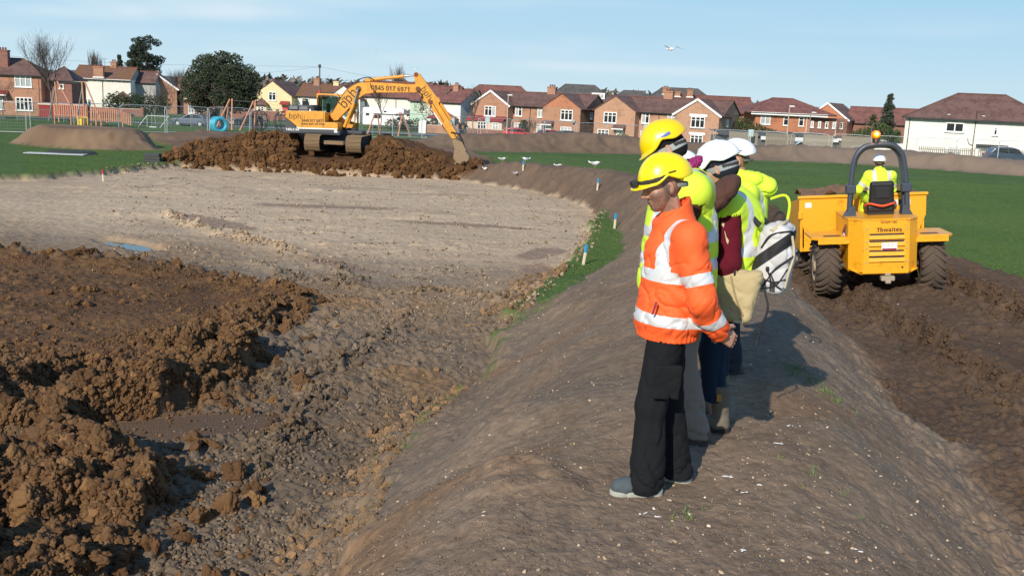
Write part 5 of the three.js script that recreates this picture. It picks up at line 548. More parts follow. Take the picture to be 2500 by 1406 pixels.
function crownOf(T, lobes, n, size, col, seed, name = 'crown', vary = 0.5) { const R = rng(seed), im = new THREE.InstancedMesh(leafShape, leafMat, n), m = new THREE.Matrix4(), q = new THREE.Quaternion(), e = new THREE.Euler(), c = new THREE.Color(); const tot = lobes.reduce((s, l) => s + l[3] * l[3], 0); let k = 0; lobes.forEach((l, li) => { const cnt = li === lobes.length - 1 ? n - k : Math.round(n * l[3] * l[3] / tot); for (let i = 0; i < cnt && k < n; i++, k++) { const a = R() * Math.PI * 2, z = R() * 2 - 1, s = Math.sqrt(1 - z * z), rr = l[3] * (0.55 + 0.55 * Math.pow(R(), 0.7)), sy = l[4] ?? 0.85; e.set(R() * 6, R() * 6, R() * 6); q.setFromEuler(e); const sz = size * (0.6 + 0.8 * R()); m.compose(V(l[0] + Math.cos(a) * s * rr, l[1] + z * rr * sy, l[2] + Math.sin(a) * s * rr), q, V(sz, sz, sz)); im.setMatrixAt(k, m); const t = 1 - vary / 2 + vary * R(); c.setRGB(col[0] * t * (0.9 + 0.3 * R()), col[1] * t, col[2] * t); im.setColorAt(k, c); } }); im.name = name; im.castShadow = im.receiveShadow = true; im.userData.kind = 'stuff'; T.add(im); return im; }
{
  const R = rng(71);
  // broad evergreen oak
  const O = thing('evergreen_oak', 'big round dark evergreen oak beside the grey car', 'tree', [-37.4, ground(-37.4, 125) - 0.1, -125]); const tr = [], lobes = [];
  tr.push(limb(V(0, 0, 0), V(0.1, 2.2, 0), 0.42, 0.34, 9)); for (let k = 0; k < 9; k++) { const a = k / 9 * 6.28 + R(), e = V(Math.cos(a) * (2 + R() * 1.5), 3.6 + R() * 3, Math.sin(a) * (2 + R() * 1.5)); tr.push(limb(V(0.1, 2.0 + 0.5 * R(), 0), e, 0.2, 0.06, 6)); } part('trunk', merge(tr), barkM, O);
  for (let k = 0; k < 64; k++) { const a = R() * 6.283, z = R() * 2 - 0.95, s = Math.sqrt(Math.max(0, 1 - z * z)), q = 0.62 + 0.38 * R(); lobes.push([Math.cos(a) * s * 4.1 * q, 5.05 + z * 3.5 * q, Math.sin(a) * s * 3.8 * q, 0.75 + 0.65 * R()]); } for (const [x, y] of [[-4.2, 4.6], [-3.6, 6.3], [4.0, 4.3], [4.3, 5.5], [-1.5, 8.2], [0.3, 8.7], [1.8, 8.3], [-3.0, 2.9], [3.2, 2.8], [-4.4, 3.4]]) lobes.push([x, y, 0, 0.9]);
  crownOf(O, lobes, 15000, 0.15, [0.050, 0.068, 0.032], 72, 'crown', 0.9);
  // dark conifers at the back left
  const pine = (label, x, d, h, r, seed, bushy) => { const T = thing('conifer', label, 'tree', [x, ground(x, d) - 0.2, -d], 0, 'dark conifers behind the left houses'), Q = rng(seed), L = []; part('trunk', [limb(V(0, 0, 0), V(0, h * 0.97, 0), h * 0.022, 0.05, 7)], barkM, T); for (let k = 0; k < (bushy ? 46 : 110); k++) { const t = Q(), y = bushy ? h * (0.35 + 0.63 * t) : h * (0.05 + 0.93 * t), rr = bushy ? r * (0.4 + 0.6 * Math.sin(t * 3.0)) : r * (1 - t * 0.92), a = Q() * 6.28; const u = 0.35 + 0.65 * Q(); L.push([Math.cos(a) * rr * u, y, Math.sin(a) * rr * u, bushy ? 0.16 * r + 0.35 : 0.22 + 0.22 * rr, 0.7]); } crownOf(T, L, bushy ? 3600 : 5200, bushy ? 0.22 : 0.15, bushy ? [0.032, 0.046, 0.026] : [0.045, 0.068, 0.040], seed + 1, 'crown', 0.8); };
  pine('tall ragged dark pine behind the white house', -70.5, 188, 13.4, 3.4, 81, true); pine('leaning dark pine left of the tall ragged one', -73.2, 192, 11.2, 2.6, 83, true); pine('narrow dark spire-shaped conifer behind the white house', -76.2, 190, 10.3, 1.5, 85, false); pine('shorter spire-shaped conifer next to the narrow one', -74.8, 191, 9.3, 1.1, 87, false); pine('upright blue-green cypress beside the palm', 51.5, 140, 8.3, 2.1, 89, false);
  // hedges and shrubs
  const shrub = (name, label, x, d, list, n, size, col, seed) => { const T = thing(name, label, 'shrub', [x, ground(x, d), -d]); part('stem', [limb(V(0, -0.2, 0), V(0, 0.8, 0), 0.08, 0.04)], barkM, T); crownOf(T, list, n, size, col, seed, 'foliage', 0.6); };
  const row = (w, h, r, n) => { const a = []; for (let k = 0; k < n; k++) a.push([-w / 2 + w * k / (n - 1), h * (0.45 + 0.1 * (k % 2)), (k % 3) * 0.3, r, h / r * 0.5]); return a; };
  shrub('hedge', 'tall dark green hedge below the small brick gabled house', -58.5, 152, row(8, 3.2, 1.2, 8), 2600, 0.16, [0.035, 0.06, 0.018], 91);
  shrub('hedge', 'long clipped hedge in front of the flowering tree', -13.2, 138, row(9, 1.6, 0.9, 9), 1600, 0.14, [0.055, 0.06, 0.02], 93);
  shrub('shrub', 'bushy green shrubs between tan semi and brick block', 29.5, 135, [[-2, 1.6, 0, 1.7], [0.4, 2.2, 0, 1.9], [2.6, 1.6, 0, 1.8], [4.4, 1.2, 0, 1.5]], 2600, 0.16, [0.055, 0.085, 0.025], 95);
  shrub('shrub', 'rounded bright green shrub left of the palm', 44.3, 128, [[0, 1.6, 0, 1.9], [2.0, 2.2, -0.5, 2.0], [-1.6, 1.2, 0, 1.4], [3.3, 1.4, 0, 1.5]], 2600, 0.16, [0.060, 0.095, 0.022], 97);
  shrub('shrub', 'yellow-green shrub by the hipped bay', -61.3, 152, [[0, 0.7, 0, 0.8], [1.2, 0.8, 0, 0.9]], 500, 0.13, [0.16, 0.15, 0.03], 99); shrub('shrub', 'ochre shrub at the foot of the evergreen oak', -47.5, 150, [[0, 0.8, 0, 1.0], [1.6, 0.6, 0, 0.8]], 500, 0.13, [0.15, 0.10, 0.03], 101); shrub('shrub', 'olive garden shrub below the tan semi', 12.9, 124, [[0, 0.7, 0, 0.8], [0.9, 0.5, 0, 0.6]], 500, 0.12, [0.16, 0.16, 0.06], 103); shrub('shrub', 'dark green garden shrub before the orange gable', 0.6, 137, [[0, 0.9, 0, 0.8], [0, 1.8, 0, 0.6]], 600, 0.12, [0.03, 0.05, 0.02], 105);
  // palm-like tree: heads of strap leaves on short trunks
  const P = thing('cabbage_palm', 'spiky cabbage palm with several leaf heads near the beacon', 'palm', [39.9, ground(39.9, 112) - 0.1, -112]); const RP = rng(107); for (const [hx, hy, hz, r] of [[-1.4, 2.1, 0, 1.5], [0.4, 2.6, 0.3, 1.7], [1.9, 1.9, 0, 1.5], [-0.2, 4.2, -0.4, 1.2], [2.7, 2.6, -0.3, 1.1], [0.6, 1.2, 0.6, 1.2]]) { part('trunk', [limb(V(hx * 0.3, 0, hz), V(hx, hy, hz), 0.16, 0.10, 7)], barkM, P); const a = []; for (let k = 0; k < 110; k++) { const th = RP() * 6.283, el = -0.5 + 1.9 * RP(), L = r * (0.7 + 0.4 * RP()), u = V(Math.cos(th) * Math.cos(el), Math.sin(el), Math.sin(th) * Math.cos(el)), s = V(-Math.sin(th), 0, Math.cos(th)).multiplyScalar(0.055); const b0 = V(hx, hy, hz), m1 = b0.clone().addScaledVector(u, L * 0.6), t1 = b0.clone().addScaledVector(u, L).add(V(0, -0.25 * L, 0)); for (const tri of [[b0.clone().sub(s), b0.clone().add(s), m1.clone().add(s)], [b0.clone().sub(s), m1.clone().add(s), m1.clone().sub(s)], [m1.clone().sub(s), m1.clone().add(s), t1]]) for (const v of tri) a.push(v.x, v.y, v.z); } const g = new THREE.BufferGeometry(); g.setAttribute('position', new THREE.Float32BufferAttribute(a, 3)); g.computeVertexNormals(); part('leaf_head', g, mat([0.10, 0.13, 0.045], 0.6, { side: THREE.DoubleSide }), P); }
  // bare trees
  bareTree('bare_tree', 'tall bare tree with wide airy crown before the white side-on house', -55.2, 117, 12.6, 111, { bark: paleBark, fork: 7, spread: 0.62, levels: 4 });
  bareTree('bare_tree', 'small bare tree in front of the far left brick house', -53.6, 103, 5.8, 113, { fork: 4, levels: 3 }); bareTree('bare_tree', 'slim pale-barked bare tree left of the grey car', -42.5, 116, 6.6, 115, { bark: paleBark, fork: 4, levels: 3 }); bareTree('bare_tree', 'second slim bare tree just left of the oak', -39.6, 112, 7.4, 117, { bark: paleBark, fork: 4, levels: 3 });
  bareTree('bare_tree', 'dark bare tree growing behind the excavator boom', -18.4, 132, 9.0, 119, { fork: 5, levels: 4, up: 1.4, spread: 0.6 }); bareTree('bare_tree', 'upright bare street tree with knobbly crown right of the dipper arm', -5.6, 122, 8.6, 121, { bark: paleBark, fork: 5, levels: 3, up: 1.6, spread: 0.5, thick: 0.02 });
  bareTree('bare_tree', 'bare bushy shrub-tree before the maroon bay', 1.6, 136, 3.6, 123, { bole: 0.15, fork: 9, levels: 3 }); bareTree('bare_tree', 'thin bare tree over the long brick block roof', 37.5, 148, 3.6, 125, { fork: 5, levels: 3 }); bareTree('bare_tree', 'thin bare tree between brick block and cypress', 46.8, 146, 6.2, 127, { bark: paleBark, fork: 4, levels: 3, up: 1.5 });
  bareTree('bare_tree', 'distant grey tree rising over the cream house roof', -45.5, 230, 9.6, 129, { fork: 7, levels: 4 }); bareTree('bare_tree', 'distant bare tree over the red hipped roof', -2.4, 215, 8.6, 131, { fork: 7, levels: 4 }); bareTree('bare_tree', 'thin poplar-like bare tree behind the tall airy tree', -79.0, 185, 12.2, 133, { fork: 8, levels: 4, up: 3, spread: 0.28, bark: paleBark }); bareTree('bare_tree', 'brown twiggy tree behind the small brick gabled house', -61.5, 182, 9.8, 135, { fork: 8, levels: 4 }); bareTree('bare_tree', 'brown twiggy tree left of the evergreen oak', -55.5, 186, 9.0, 137, { fork: 8, levels: 4 });
  bareTree('bare_tree', 'slender bare tree rising above the excavator boom', -23.0, 190, 12.5, 139, { fork: 5, levels: 4, up: 2, spread: 0.4 });
  // white-flowering tree
  const F = thing('blossom_tree', 'small white-blossomed tree in front of the cream gabled range', 'tree', [-13.6, ground(-13.6, 143), -143]); part('trunk', [limb(V(0, 0, 0), V(0.1, 1.5, 0), 0.1, 0.07), limb(V(0.1, 1.4, 0), V(-1, 3.2, 0), 0.06, 0.03), limb(V(0.1, 1.4, 0), V(1.1, 3.0, 0.2), 0.06, 0.03)], barkM, F); crownOf(F, [[-0.8, 3, 0, 0.9], [0.8, 2.8, 0, 0.9], [0, 3.8, 0, 0.8]], 420, 0.11, [0.42, 0.42, 0.28], 141, 'blossom_crown', 0.5);
  // woodland far off
  const W = new THREE.InstancedMesh(leafShape, leafMat, 9000), m4 = new THREE.Matrix4(), qq = new THREE.Quaternion(), ee = new THREE.Euler(), cc = new THREE.Color(), RW = rng(143); for (let k = 0; k < 9000; k++) { const az = -0.62 + 1.24 * RW(), d = 300 + 240 * RW(), hgt = (3 + 6 * sm(-0.2, 0.6, fbm(az * 9, d * 0.01, 3, 145))) * Math.pow(RW(), 0.7); ee.set(RW() * 6, RW() * 6, RW() * 6); qq.setFromEuler(ee); const s = 1.4 + 1.6 * RW(); m4.compose(V(Math.sin(az) * d, -1.5 + hgt, -Math.cos(az) * d), qq, V(s, s, s)); W.setMatrixAt(k, m4); const t = 0.8 + 0.4 * RW(); cc.setRGB(0.13 * t, 0.115 * t, 0.09 * t); W.setColorAt(k, cc); } W.name = 'distant_woodland'; W.userData = { kind: 'stuff', label: 'grey-brown winter woodland beyond the houses', category: 'woodland' }; scene.add(W);
  // far hill line
  { const n = 90, a = []; for (let k = 0; k < n; k++) { const f = (i) => { const az = -0.7 + 1.4 * i / n; return [az, 1900, 6 + 16 * (0.5 + 0.5 * fbm(az * 5, 2, 3, 147)) + 2.5 * fbm(az * 60, 4, 2, 148)]; }; const [a0, d, h0] = f(k), [a1, , h1] = f(k + 1); const p = (az, dd, h) => [Math.sin(az) * dd, h, -Math.cos(az) * dd]; a.push([p(a0, d - 500, -2), p(a1, d - 500, -2), p(a1, d, h1), p(a0, d, h0)], [p(a0, d, h0), p(a1, d, h1), p(a1, d + 600, -2), p(a0, d + 600, -2)]); } structure('hills', poly(a), mat([0.10, 0.115, 0.10], 1)); }
}

// ---------------------------------------------------------------- fences, playground, street things
{
  const galv = mat([0.50, 0.53, 0.55], 0.5, { metalness: 0.35 }), veil = mat([0.34, 0.39, 0.41], 0.6, { metalness: 0.2 });
  const wires = (w, h, nx, ny, t, y0 = 0.15) => { const a = []; for (let k = 1; k < nx; k++) a.push(new THREE.CylinderGeometry(t, t, h, 3, 1, true).translate(-w / 2 + w * k / nx, y0 + h / 2, 0)); for (let k = 1; k < ny; k++) a.push(new THREE.CylinderGeometry(t, t, w, 3, 1, true).rotateZ(Math.PI / 2).translate(0, y0 + h * k / ny, 0)); return merge(a); };
  // steel-mesh site fence panels
  const tubeFrame = (w) => tube([[-w / 2, 0, 0], [-w / 2, 1.7, 0], [-w / 2 + 0.06, 1.95, 0], [-w / 2 + 0.25, 2.0, 0], [w / 2 - 0.25, 2.0, 0], [w / 2 - 0.06, 1.95, 0], [w / 2, 1.7, 0], [w / 2, 0, 0]], 0.024, 60, 6), frameG = tubeFrame(3.4), lowG = bar([-1.7, 0.16, 0], [1.7, 0.16, 0], 0.02, 0.02, 6), wireG = wires(3.4, 1.8, 34, 9, 0.0035), footG = rbx(0.28, 0.14, 0.62, 1.75, 0.07, 0, 0.03), footM = mat([0.30, 0.30, 0.29], 0.9);
  const ORD = ['first', 'second', 'third', 'fourth', 'fifth', 'sixth', 'seventh', 'eighth', 'ninth', 'tenth', 'eleventh', 'twelfth', 'thirteenth', 'fourteenth', 'fifteenth', 'sixteenth', 'seventeenth', 'eighteenth', 'nineteenth', 'twentieth', 'twenty-first', 'twenty-second', 'twenty-third'], counter = {}, nthOf = (k) => ORD[counter[k] = (counter[k] ?? -1) + 1] ?? 'last';
  let nth = 0; const panel = (x, d, turn, label, group) => { const P = thing('site_fence_panel', label, 'fence panel', [x, ground(x, d), -d], turn, group); part('frame', frameG, galv, P); part('bottom_rail', lowG, galv, P); const w = part('mesh_infill', wireG, veil, P); w.userData.kind = 'stuff'; part('foot_block', footG, footM, P); nth++; };
  const runOf = (pts, mk) => { for (let i = 0; i < pts.length - 1; i++) { const [x0, d0] = pts[i], [x1, d1] = pts[i + 1], L = Math.hypot(x1 - x0, d1 - d0), n = Math.max(1, Math.round(L / 3.5)); for (let k = 0; k < n; k++) { const t = (k + 0.5) / n; mk(mix(x0, x1, t), mix(d0, d1, t), Math.atan2(d1 - d0, x1 - x0)); } } };
  runOf([[-38.5, 62], [-31.5, 63.5], [-28.3, 70.5], [-21, 77], [-10, 80]], (x, d, a) => panel(x, d, a, `${nthOf('a')} galvanised mesh fence panel from the left edge behind the mound`, 'site fence behind the left mound'));
  runOf([[-10, 80], [-3.5, 86]], (x, d, a) => panel(x, d, a, `${nthOf('b')} mesh fence panel from the left behind the excavator arm`, 'site fence behind the digger'));
  runOf([[-3.5, 86], [8, 92], [22, 95], [36, 90], [47, 82], [56, 72]], (x, d, a) => panel(x, d, a, `${nthOf('c')} mesh fence panel from the left beyond the far bank`, 'site fence beyond the far bank'));
  // low bow-top railings round the playground
  const railG = (() => { const a = [bar([-1.35, 0.15, 0], [1.35, 0.15, 0], 0.016, 0.016, 4), bar([-1.35, 0.95, 0], [1.35, 0.95, 0], 0.016, 0.016, 4)]; for (let k = 0; k < 18; k++) a.push(bar([-1.28 + k * 0.15, 0.05, 0], [-1.28 + k * 0.15, 1.1, 0], 0.009, 0.009, 4)); return merge(a); })(), postG = bar([-1.37, 0, 0], [-1.37, 1.2, 0], 0.03, 0.03, 6), railM = mat([0.20, 0.28, 0.27], 0.6);
  runOf([[-46, 82], [-33, 88], [-22, 97], [-4.5, 101]], (x, d, a) => { const P = thing('playground_railing', `${nthOf('d')} low grey-green playground railing from the left`, 'railing', [x, ground(x, d), -d], a, 'railings round the playground'); part('railing_bars', railG, railM, P).userData.kind = 'stuff'; part('post', postG, railM, P); });
  // timber fence by the garages and pickets by the white house
  const RB = rng(151), boardG = (() => { const a = [bx(2.9, 0.08, 0.05, 0, 0.4, -0.04), bx(2.9, 0.08, 0.05, 0, 1.3, -0.04)]; for (let k = 0; k < 20; k++) a.push(bx(0.135, 1.62 + 0.05 * RB(), 0.02 + 0.012 * RB(), -1.4 + k * 0.147, 0.82, 0.01 * RB())); return merge(a); })(), boardM = [mat([0.25, 0.22, 0.17], 0.95), mat([0.21, 0.18, 0.135], 0.95), mat([0.28, 0.25, 0.20], 0.95)]; let bi = 0;
  runOf([[22, 106], [36.5, 101.5]], (x, d, a) => { const P = thing('timber_fence_panel', `${nthOf('e')} weathered timber fence panel from the left before the garages`, 'fence panel', [x, ground(x, d) + 0.45, -d], a, 'timber fence by the garages'); part('boards', boardG, boardM[bi++ % 3], P).userData.kind = 'stuff'; part('post', bx(0.1, 2.2, 0.1, -1.47, 0.6, 0), boardM[0], P); });
  const picketG = (() => { const a = [bx(2.4, 0.06, 0.03, 0, 0.25, 0), bx(2.4, 0.06, 0.03, 0, 0.7, 0)]; for (let k = 0; k < 14; k++) a.push(bx(0.08, 1.0, 0.02, -1.13 + k * 0.174, 0.45, 0.03)); return merge(a); })();
  runOf([[38.5, 96], [41, 95.2], [46, 93.5], [48.5, 92.8]], (x, d, a) => { const P = thing('picket_fence_panel', `${nthOf('f')} timber picket fence panel from the left below the white house`, 'fence panel', [x, ground(x, d) + 0.35, -d], a, 'picket fence below the white house'); part('pickets', picketG, boardM[2], P).userData.kind = 'stuff'; });
  // garden walls
  const gw = (label, x, d, w, h, turn, m) => { const P = thing('garden_wall', label, 'wall', [x, ground(x, d) - 0.1, -d], turn); part('brickwork', metreUV(bx(w, h, 0.25, 0, h / 2, 0)), m, P); part('coping', bx(w + 0.05, 0.08, 0.32, 0, h + 0.04, 0), H.pink, P); for (const s of [-0.5, 0.5]) part('pier', metreUV(bx(0.4, h + 0.35, 0.4, s * w, (h + 0.35) / 2, 0.02)), m, P); };
  gw('low brick garden wall before the maroon bay', -4.6, 132, 6.5, 1.0, -0.5, H.darkBrick); gw('red brick garden wall with piers near the two walkers', -10.5, 133, 5, 1.1, -0.3, H.brick); gw('dark brick garden wall in front of the cream house', -36, 155, 14, 1.2, -0.1, H.darkBrick); gw('red garden wall by the pale side-on house', -60.5, 146, 10, 1.1, 0.05, H.darkBrick); gw('brick garden wall at the foot of the tan semi', 17, 121, 16, 0.7, -0.5, H.brick); gw('brown wall beside the leaf-shaded parked van', -41.5, 152, 9, 1.6, 0.0, H.darkBrick);

  // swings: pairs of splayed timber legs under a top bar
  const woodM = mat([0.52, 0.25, 0.155], 0.8), dullWood = mat([0.40, 0.24, 0.13], 0.85), greyWood = mat([0.26, 0.24, 0.23], 0.85);
  const swing = (label, x, d, legs, top, turn = 0) => { const P = thing('swing_frame', label, 'swing', [x, ground(x, d), -d], turn, 'playground swing frames'); legs.forEach(([a, b, m]) => part('leg', bar(a, b, 0.068, 0.068, 10), m ?? woodM, P)); top.forEach(([a, b]) => part('top_bar', bar(a, b, 0.06, 0.06, 8), H.black, P)); return P; };
  swing('tall timber swing frame with splayed salmon legs at the far left', -38.4, 85, [[[-1.25, 3.35, 0], [-0.6, -0.2, 0.9], dullWood], [[-1.05, 3.4, 0], [1.3, -0.2, 0.9]], [[-1.2, 3.1, 0], [-2.6, -0.2, -1.3], greyWood], [[1.05, 3.5, 0], [1.6, -0.2, 0.9], dullWood], [[1.3, 3.5, 0], [3.2, -0.4, 0.9]], [[1.1, 3.1, 0], [-0.2, -0.2, -1.3], greyWood]], [[[-1.2, 3.25, 0], [1.15, 3.35, 0]]]);
  swing('timber swing frame with salmon legs behind the blue tunnel', -24.2, 86, [[[-0.85, 2.6, 0], [-2.0, -0.2, 0.7]], [[-0.65, 2.65, 0], [-0.45, -0.2, 0.9]], [[-0.9, 2.4, 0], [-1.6, -0.2, -1.0]], [[1.2, 2.55, 0], [0.1, -0.2, 0.7]], [[1.35, 2.6, 0], [1.5, -0.2, 0.9]], [[1.2, 2.4, 0], [1.7, -0.2, -0.9]]], [[[-0.8, 2.5, 0], [1.25, 2.45, 0]]]);
  swing('low swing frame with thin salmon legs right of the excavator', -12.0, 92, [[[-1.4, 2.0, 0], [-2.0, 0, 0.5]], [[-1.1, 1.9, 0], [-1.0, 0, -0.8]], [[1.1, 1.95, 0], [0.85, -0.1, 0.5]], [[1.2, 1.95, 0], [1.9, 0, -0.6]]], [[[-1.5, 1.95, 0], [1.3, 1.95, 0]]]);
  // slatted climbing bridge
  { const P = thing('climbing_bridge', 'orange slatted climbing bridge with yellow gate behind the left mound', 'playground frame', [-34.6, ground(-34.6, 80), -80], 0.0); for (const [x0, x1, y] of [[-2.9, -0.25, 0.62], [0.05, 2.6, 0.4]]) { const n = 15; for (let k = 0; k < n; k++) part('slat', rbx(0.1, 0.95, 0.04, mix(x0, x1, (k + 0.5) / n), y + 0.5, 0, 0.01), woodM, P); part('rail', bar([x0, y + 0.1, -0.04], [x1, y + 0.1, -0.04], 0.035), woodM, P); part('rail', bar([x0, y + 0.9, -0.04], [x1, y + 0.9, -0.04], 0.035), woodM, P); for (const x of [x0, x1, (x0 + x1) / 2]) part('post', bar([x, -0.2, -0.08], [x, y + 1.05, -0.08], 0.06), woodM, P); part('deck', bx(x1 - x0, 0.06, 1.1, (x0 + x1) / 2, y - 0.02, -0.6), greyWood, P); } for (let k = 0; k < 4; k++) part('slat', rbx(0.1, 0.9, 0.04, 2.75 + k * 0.16, 0.75 - k * 0.05, 0.0 - k * 0.02, 0.01), woodM, P); for (const x of [-0.9, 0.1, 0.5]) part('stub_post', bar([x + 0.6, -0.2, 0.5], [x + 0.6, 0.55, 0.5], 0.07), woodM, P); const yl = mat([0.78, 0.55, 0.03], 0.5); part('gate', [rbx(0.07, 0.95, 0.07, -0.75, 0.2, 0.6), rbx(0.07, 0.95, 0.07, 0.05, 0.2, 0.6), rbx(0.86, 0.07, 0.07, -0.35, 0.66, 0.6), rbx(0.3, 0.7, 0.03, -0.55, 0.2, 0.6)], yl, P); }
  // blue crawl tunnel, net rings, yellow frame
  { const P = thing('crawl_tunnel', 'bright blue ribbed crawl tunnel in the playground', 'play tunnel', [-24.4, ground(-24.4, 81) - 0.05, -81], 0.75); const bl = mat([0.03, 0.36, 0.50], 0.4); for (let k = 0; k < 3; k++) part('ring', new THREE.TorusGeometry(0.52, 0.16, 12, 32).translate(0, 0.55, -0.3 * k), bl, P); }
  for (const [x, d, label] of [[-22.4, 85.5, 'left climbing net sphere of black rope hoops'], [-20.3, 85.5, 'right climbing net sphere of black rope hoops']]) { const P = thing('climbing_net', label, 'climbing net', [x, ground(x, d), -d], 0.3, 'rope climbing nets'); for (let k = 0; k < 5; k++) part('hoop', new THREE.TorusGeometry(0.85, 0.028, 6, 28).rotateY(k * 0.628).translate(0, 0.9, 0), H.black, P); for (const y of [0.5, 0.95, 1.4]) part('hoop', new THREE.TorusGeometry(0.85 * Math.sqrt(1 - Math.pow((y - 0.9) / 0.9, 2)), 0.025, 6, 24).rotateX(Math.PI / 2).translate(0, y, 0), H.black, P); }
  { const yl = mat([0.85, 0.68, 0.03], 0.5), P = thing('play_frame', 'small yellow square play frame right of the excavator tracks', 'playground frame', [-13.7, ground(-13.7, 80), -80]); part('frame', [rbx(0.08, 1.0, 0.08, -0.45, 0.5, 0), rbx(0.08, 1.0, 0.08, 0.45, 0.5, 0), rbx(0.98, 0.08, 0.08, 0, 1.0, 0)], yl, P); for (const x of [-0.15, 0.75, 1.3]) part('hoop', new THREE.TorusGeometry(0.26, 0.035, 8, 20, Math.PI).translate(x, 0.1, 0.4), H.black, P); }
  // toppled fence frame and pieces of barrier by the railings
  { const P = thing('goal_frame', 'pale tubular goal frame leaning in the playground', 'goal', [-30.6, ground(-30.6, 82), -82]); part('frame', [bar([-0.9, 0, 0], [-0.3, 0.95, -0.4], 0.03), bar([-0.3, 0.95, -0.4], [1.5, 0.95, -0.4], 0.03), bar([1.5, 0.95, -0.4], [0.9, 0, 0], 0.03), bar([-0.3, 0, -0.4], [-0.3, 0.95, -0.4], 0.025)], galv, P); part('base_plate', rbx(0.6, 0.06, 0.4, 0.4, 0.05, 0.1), H.trim, P); }
  { const P = thing('notice_board', 'white notice tied to the site fence right of the excavator', 'notice', [-8.0, ground(-8.0, 82.0) + 0.55, -81.9], -0.6); part('sheet', bx(0.75, 1.05, 0.02, 0, 0.5, 0), H.trim, P); part('cable_tie', bx(0.05, 0.06, 0.03, -0.3, 1.0, 0.01), H.black, P); }

  // street things
  const lampPost = (label, x, d, h, m, arm = 0.5) => { const P = thing('street_lamp', label, 'street lamp', [x, ground(x, d) - 0.05, -d], 0, 'street lamps'); part('column', bar([0, 0, 0], [0, h, 0], 0.085, 0.05, 8), m, P); part('bracket', bar([0, h - 0.05, 0], [arm, h + 0.1, 0], 0.03), m, P); part('lantern', rbx(0.6, 0.14, 0.22, arm, h + 0.12, 0, 0.05), H.trim, P); };
  const conc = mat([0.46, 0.38, 0.30], 0.8); lampPost('tall street lamp before the brick semi with maroon bay', -1.5, 121, 5.3, conc, 0.2); lampPost('tall pale street lamp in front of the brick block', 29.6, 110, 5.1, conc, 0.25); lampPost('shorter street lamp right of the tall pale one', 37.8, 130, 4.9, greyWood, 0.4); lampPost('distant pale street lamp between palm and white house', 55.5, 140, 4.9, conc, -0.7);
  const pole = (label, x, d, h) => { const P = thing('telegraph_pole', label, 'telegraph pole', [x, ground(x, d) - 0.1, -d], 0, 'telegraph poles'); part('pole', bar([0, 0, 0], [0, h, 0], 0.13, 0.10, 8), mat([0.14, 0.12, 0.10], 0.9), P); part('insulator_cap', rbx(0.35, 0.5, 0.3, 0, h - 0.1, 0, 0.06), H.black, P); };
  pole('dark telegraph pole standing behind the excavator cab', -30.2, 150, 8.7); pole('dark telegraph pole above the mint house', -11.3, 152, 6.9);
  for (const [a, b, sag, label] of [[[-30.2, 7.0, -150], [-84, 6.9, -118], 1.0, 'overhead wire running left from the telegraph pole'], [[-30.2, 7.0, -150], [-11.3, 5.2, -152], 0.4, 'overhead wire between the two telegraph poles'], [[-30.2, 7.0, -150], [-50, 5.6, -160], 0.5, 'short overhead wire to the cream house']]) { const m = [(a[0] + b[0]) / 2, (a[1] + b[1]) / 2 - sag, (a[2] + b[2]) / 2]; single('overhead_wire', tube([a, m, b], 0.014, 40, 3), H.black, label, 'wire', 'overhead wires'); }
  const sign = (label, x, d, h, w = 0.55) => { const P = thing('street_sign', label, 'sign', [x, ground(x, d), -d]); part('post', bar([0, 0, 0], [0, h, 0], 0.035), galv, P); part('plate', rbx(w, 0.75, 0.04, 0, h - 0.3, 0.04, 0.02), mat([0.42, 0.55, 0.56], 0.5), P); }; sign('grey-green sign plate before the maroon bay', -3.8, 118, 2.6); sign('grey-green sign plate before the tan semi', 14.3, 112, 2.5); sign('grey sign on a post by the brick block', 24.2, 104, 2.3); sign('small round sign by the gate piers', -8.7, 128, 2.2);

  // garages and low white roofs at right
  { const P = thing('garage_row', 'low flat-roofed garages with white fascias behind the timber fence', 'garage', [30, ground(30, 112), -113], 0.28); part('wall', metreUV(bx(14, 1.7, 4, 0, 0.85, -2)), mat([0.13, 0.13, 0.13], 0.9), P); part('roof', metreUV(poly([[[-7.5, 1.75, 0.3], [7, 1.75, 0.3], [7, 2.3, -4], [-7.5, 2.3, -4]]])), H.slate, P); part('fascia', bx(10, 0.4, 0.08, 2.0, 1.62, 0.34), H.trim, P); part('fascia', bx(7, 0.28, 0.08, 10.4, 1.75, 0.2), H.trim, P); part('wall', metreUV(bx(7, 1.5, 3, 10.4, 0.75, -1.5)), mat([0.16, 0.17, 0.15], 0.9), P); part('roof', bx(7.4, 0.1, 3.4, 10.4, 1.95, -1.5), H.slate, P); }

  // parked cars
  function car(name, label, x, d, turn, color, o = {}) {
    const P = thing(name, label, o.cat ?? 'car', [x, ground(x, d), -d], turn, 'vehicles parked along the street'), L = o.L ?? 4.2, w = 1.72, h = o.h ?? 1.46, paintM = new THREE.MeshPhysicalMaterial({ color: lin(...color), roughness: 0.35, clearcoat: 0.8, clearcoatRoughness: 0.1, metalness: 0.2 });
    part('body', slab([[-L / 2, 0.32], [-L / 2 + 0.02, 0.7], [-L / 2 + 0.2, 0.86], [-L * 0.22, 0.94], [L * 0.40, 0.98], [L / 2 - 0.06, 0.86], [L / 2, 0.5], [L / 2 - 0.05, 0.26], [-L / 2 + 0.1, 0.24]], w, 0.10), paintM, P);
    part('cabin', slab([[-L * 0.24, 0.9], [-L * 0.06, h - 0.06], [L * 0.04, h], [L * 0.26, h - 0.02], [L * 0.36, h - 0.12], [L * 0.44, 0.92]], w * 0.86, 0.12), paintM, P);
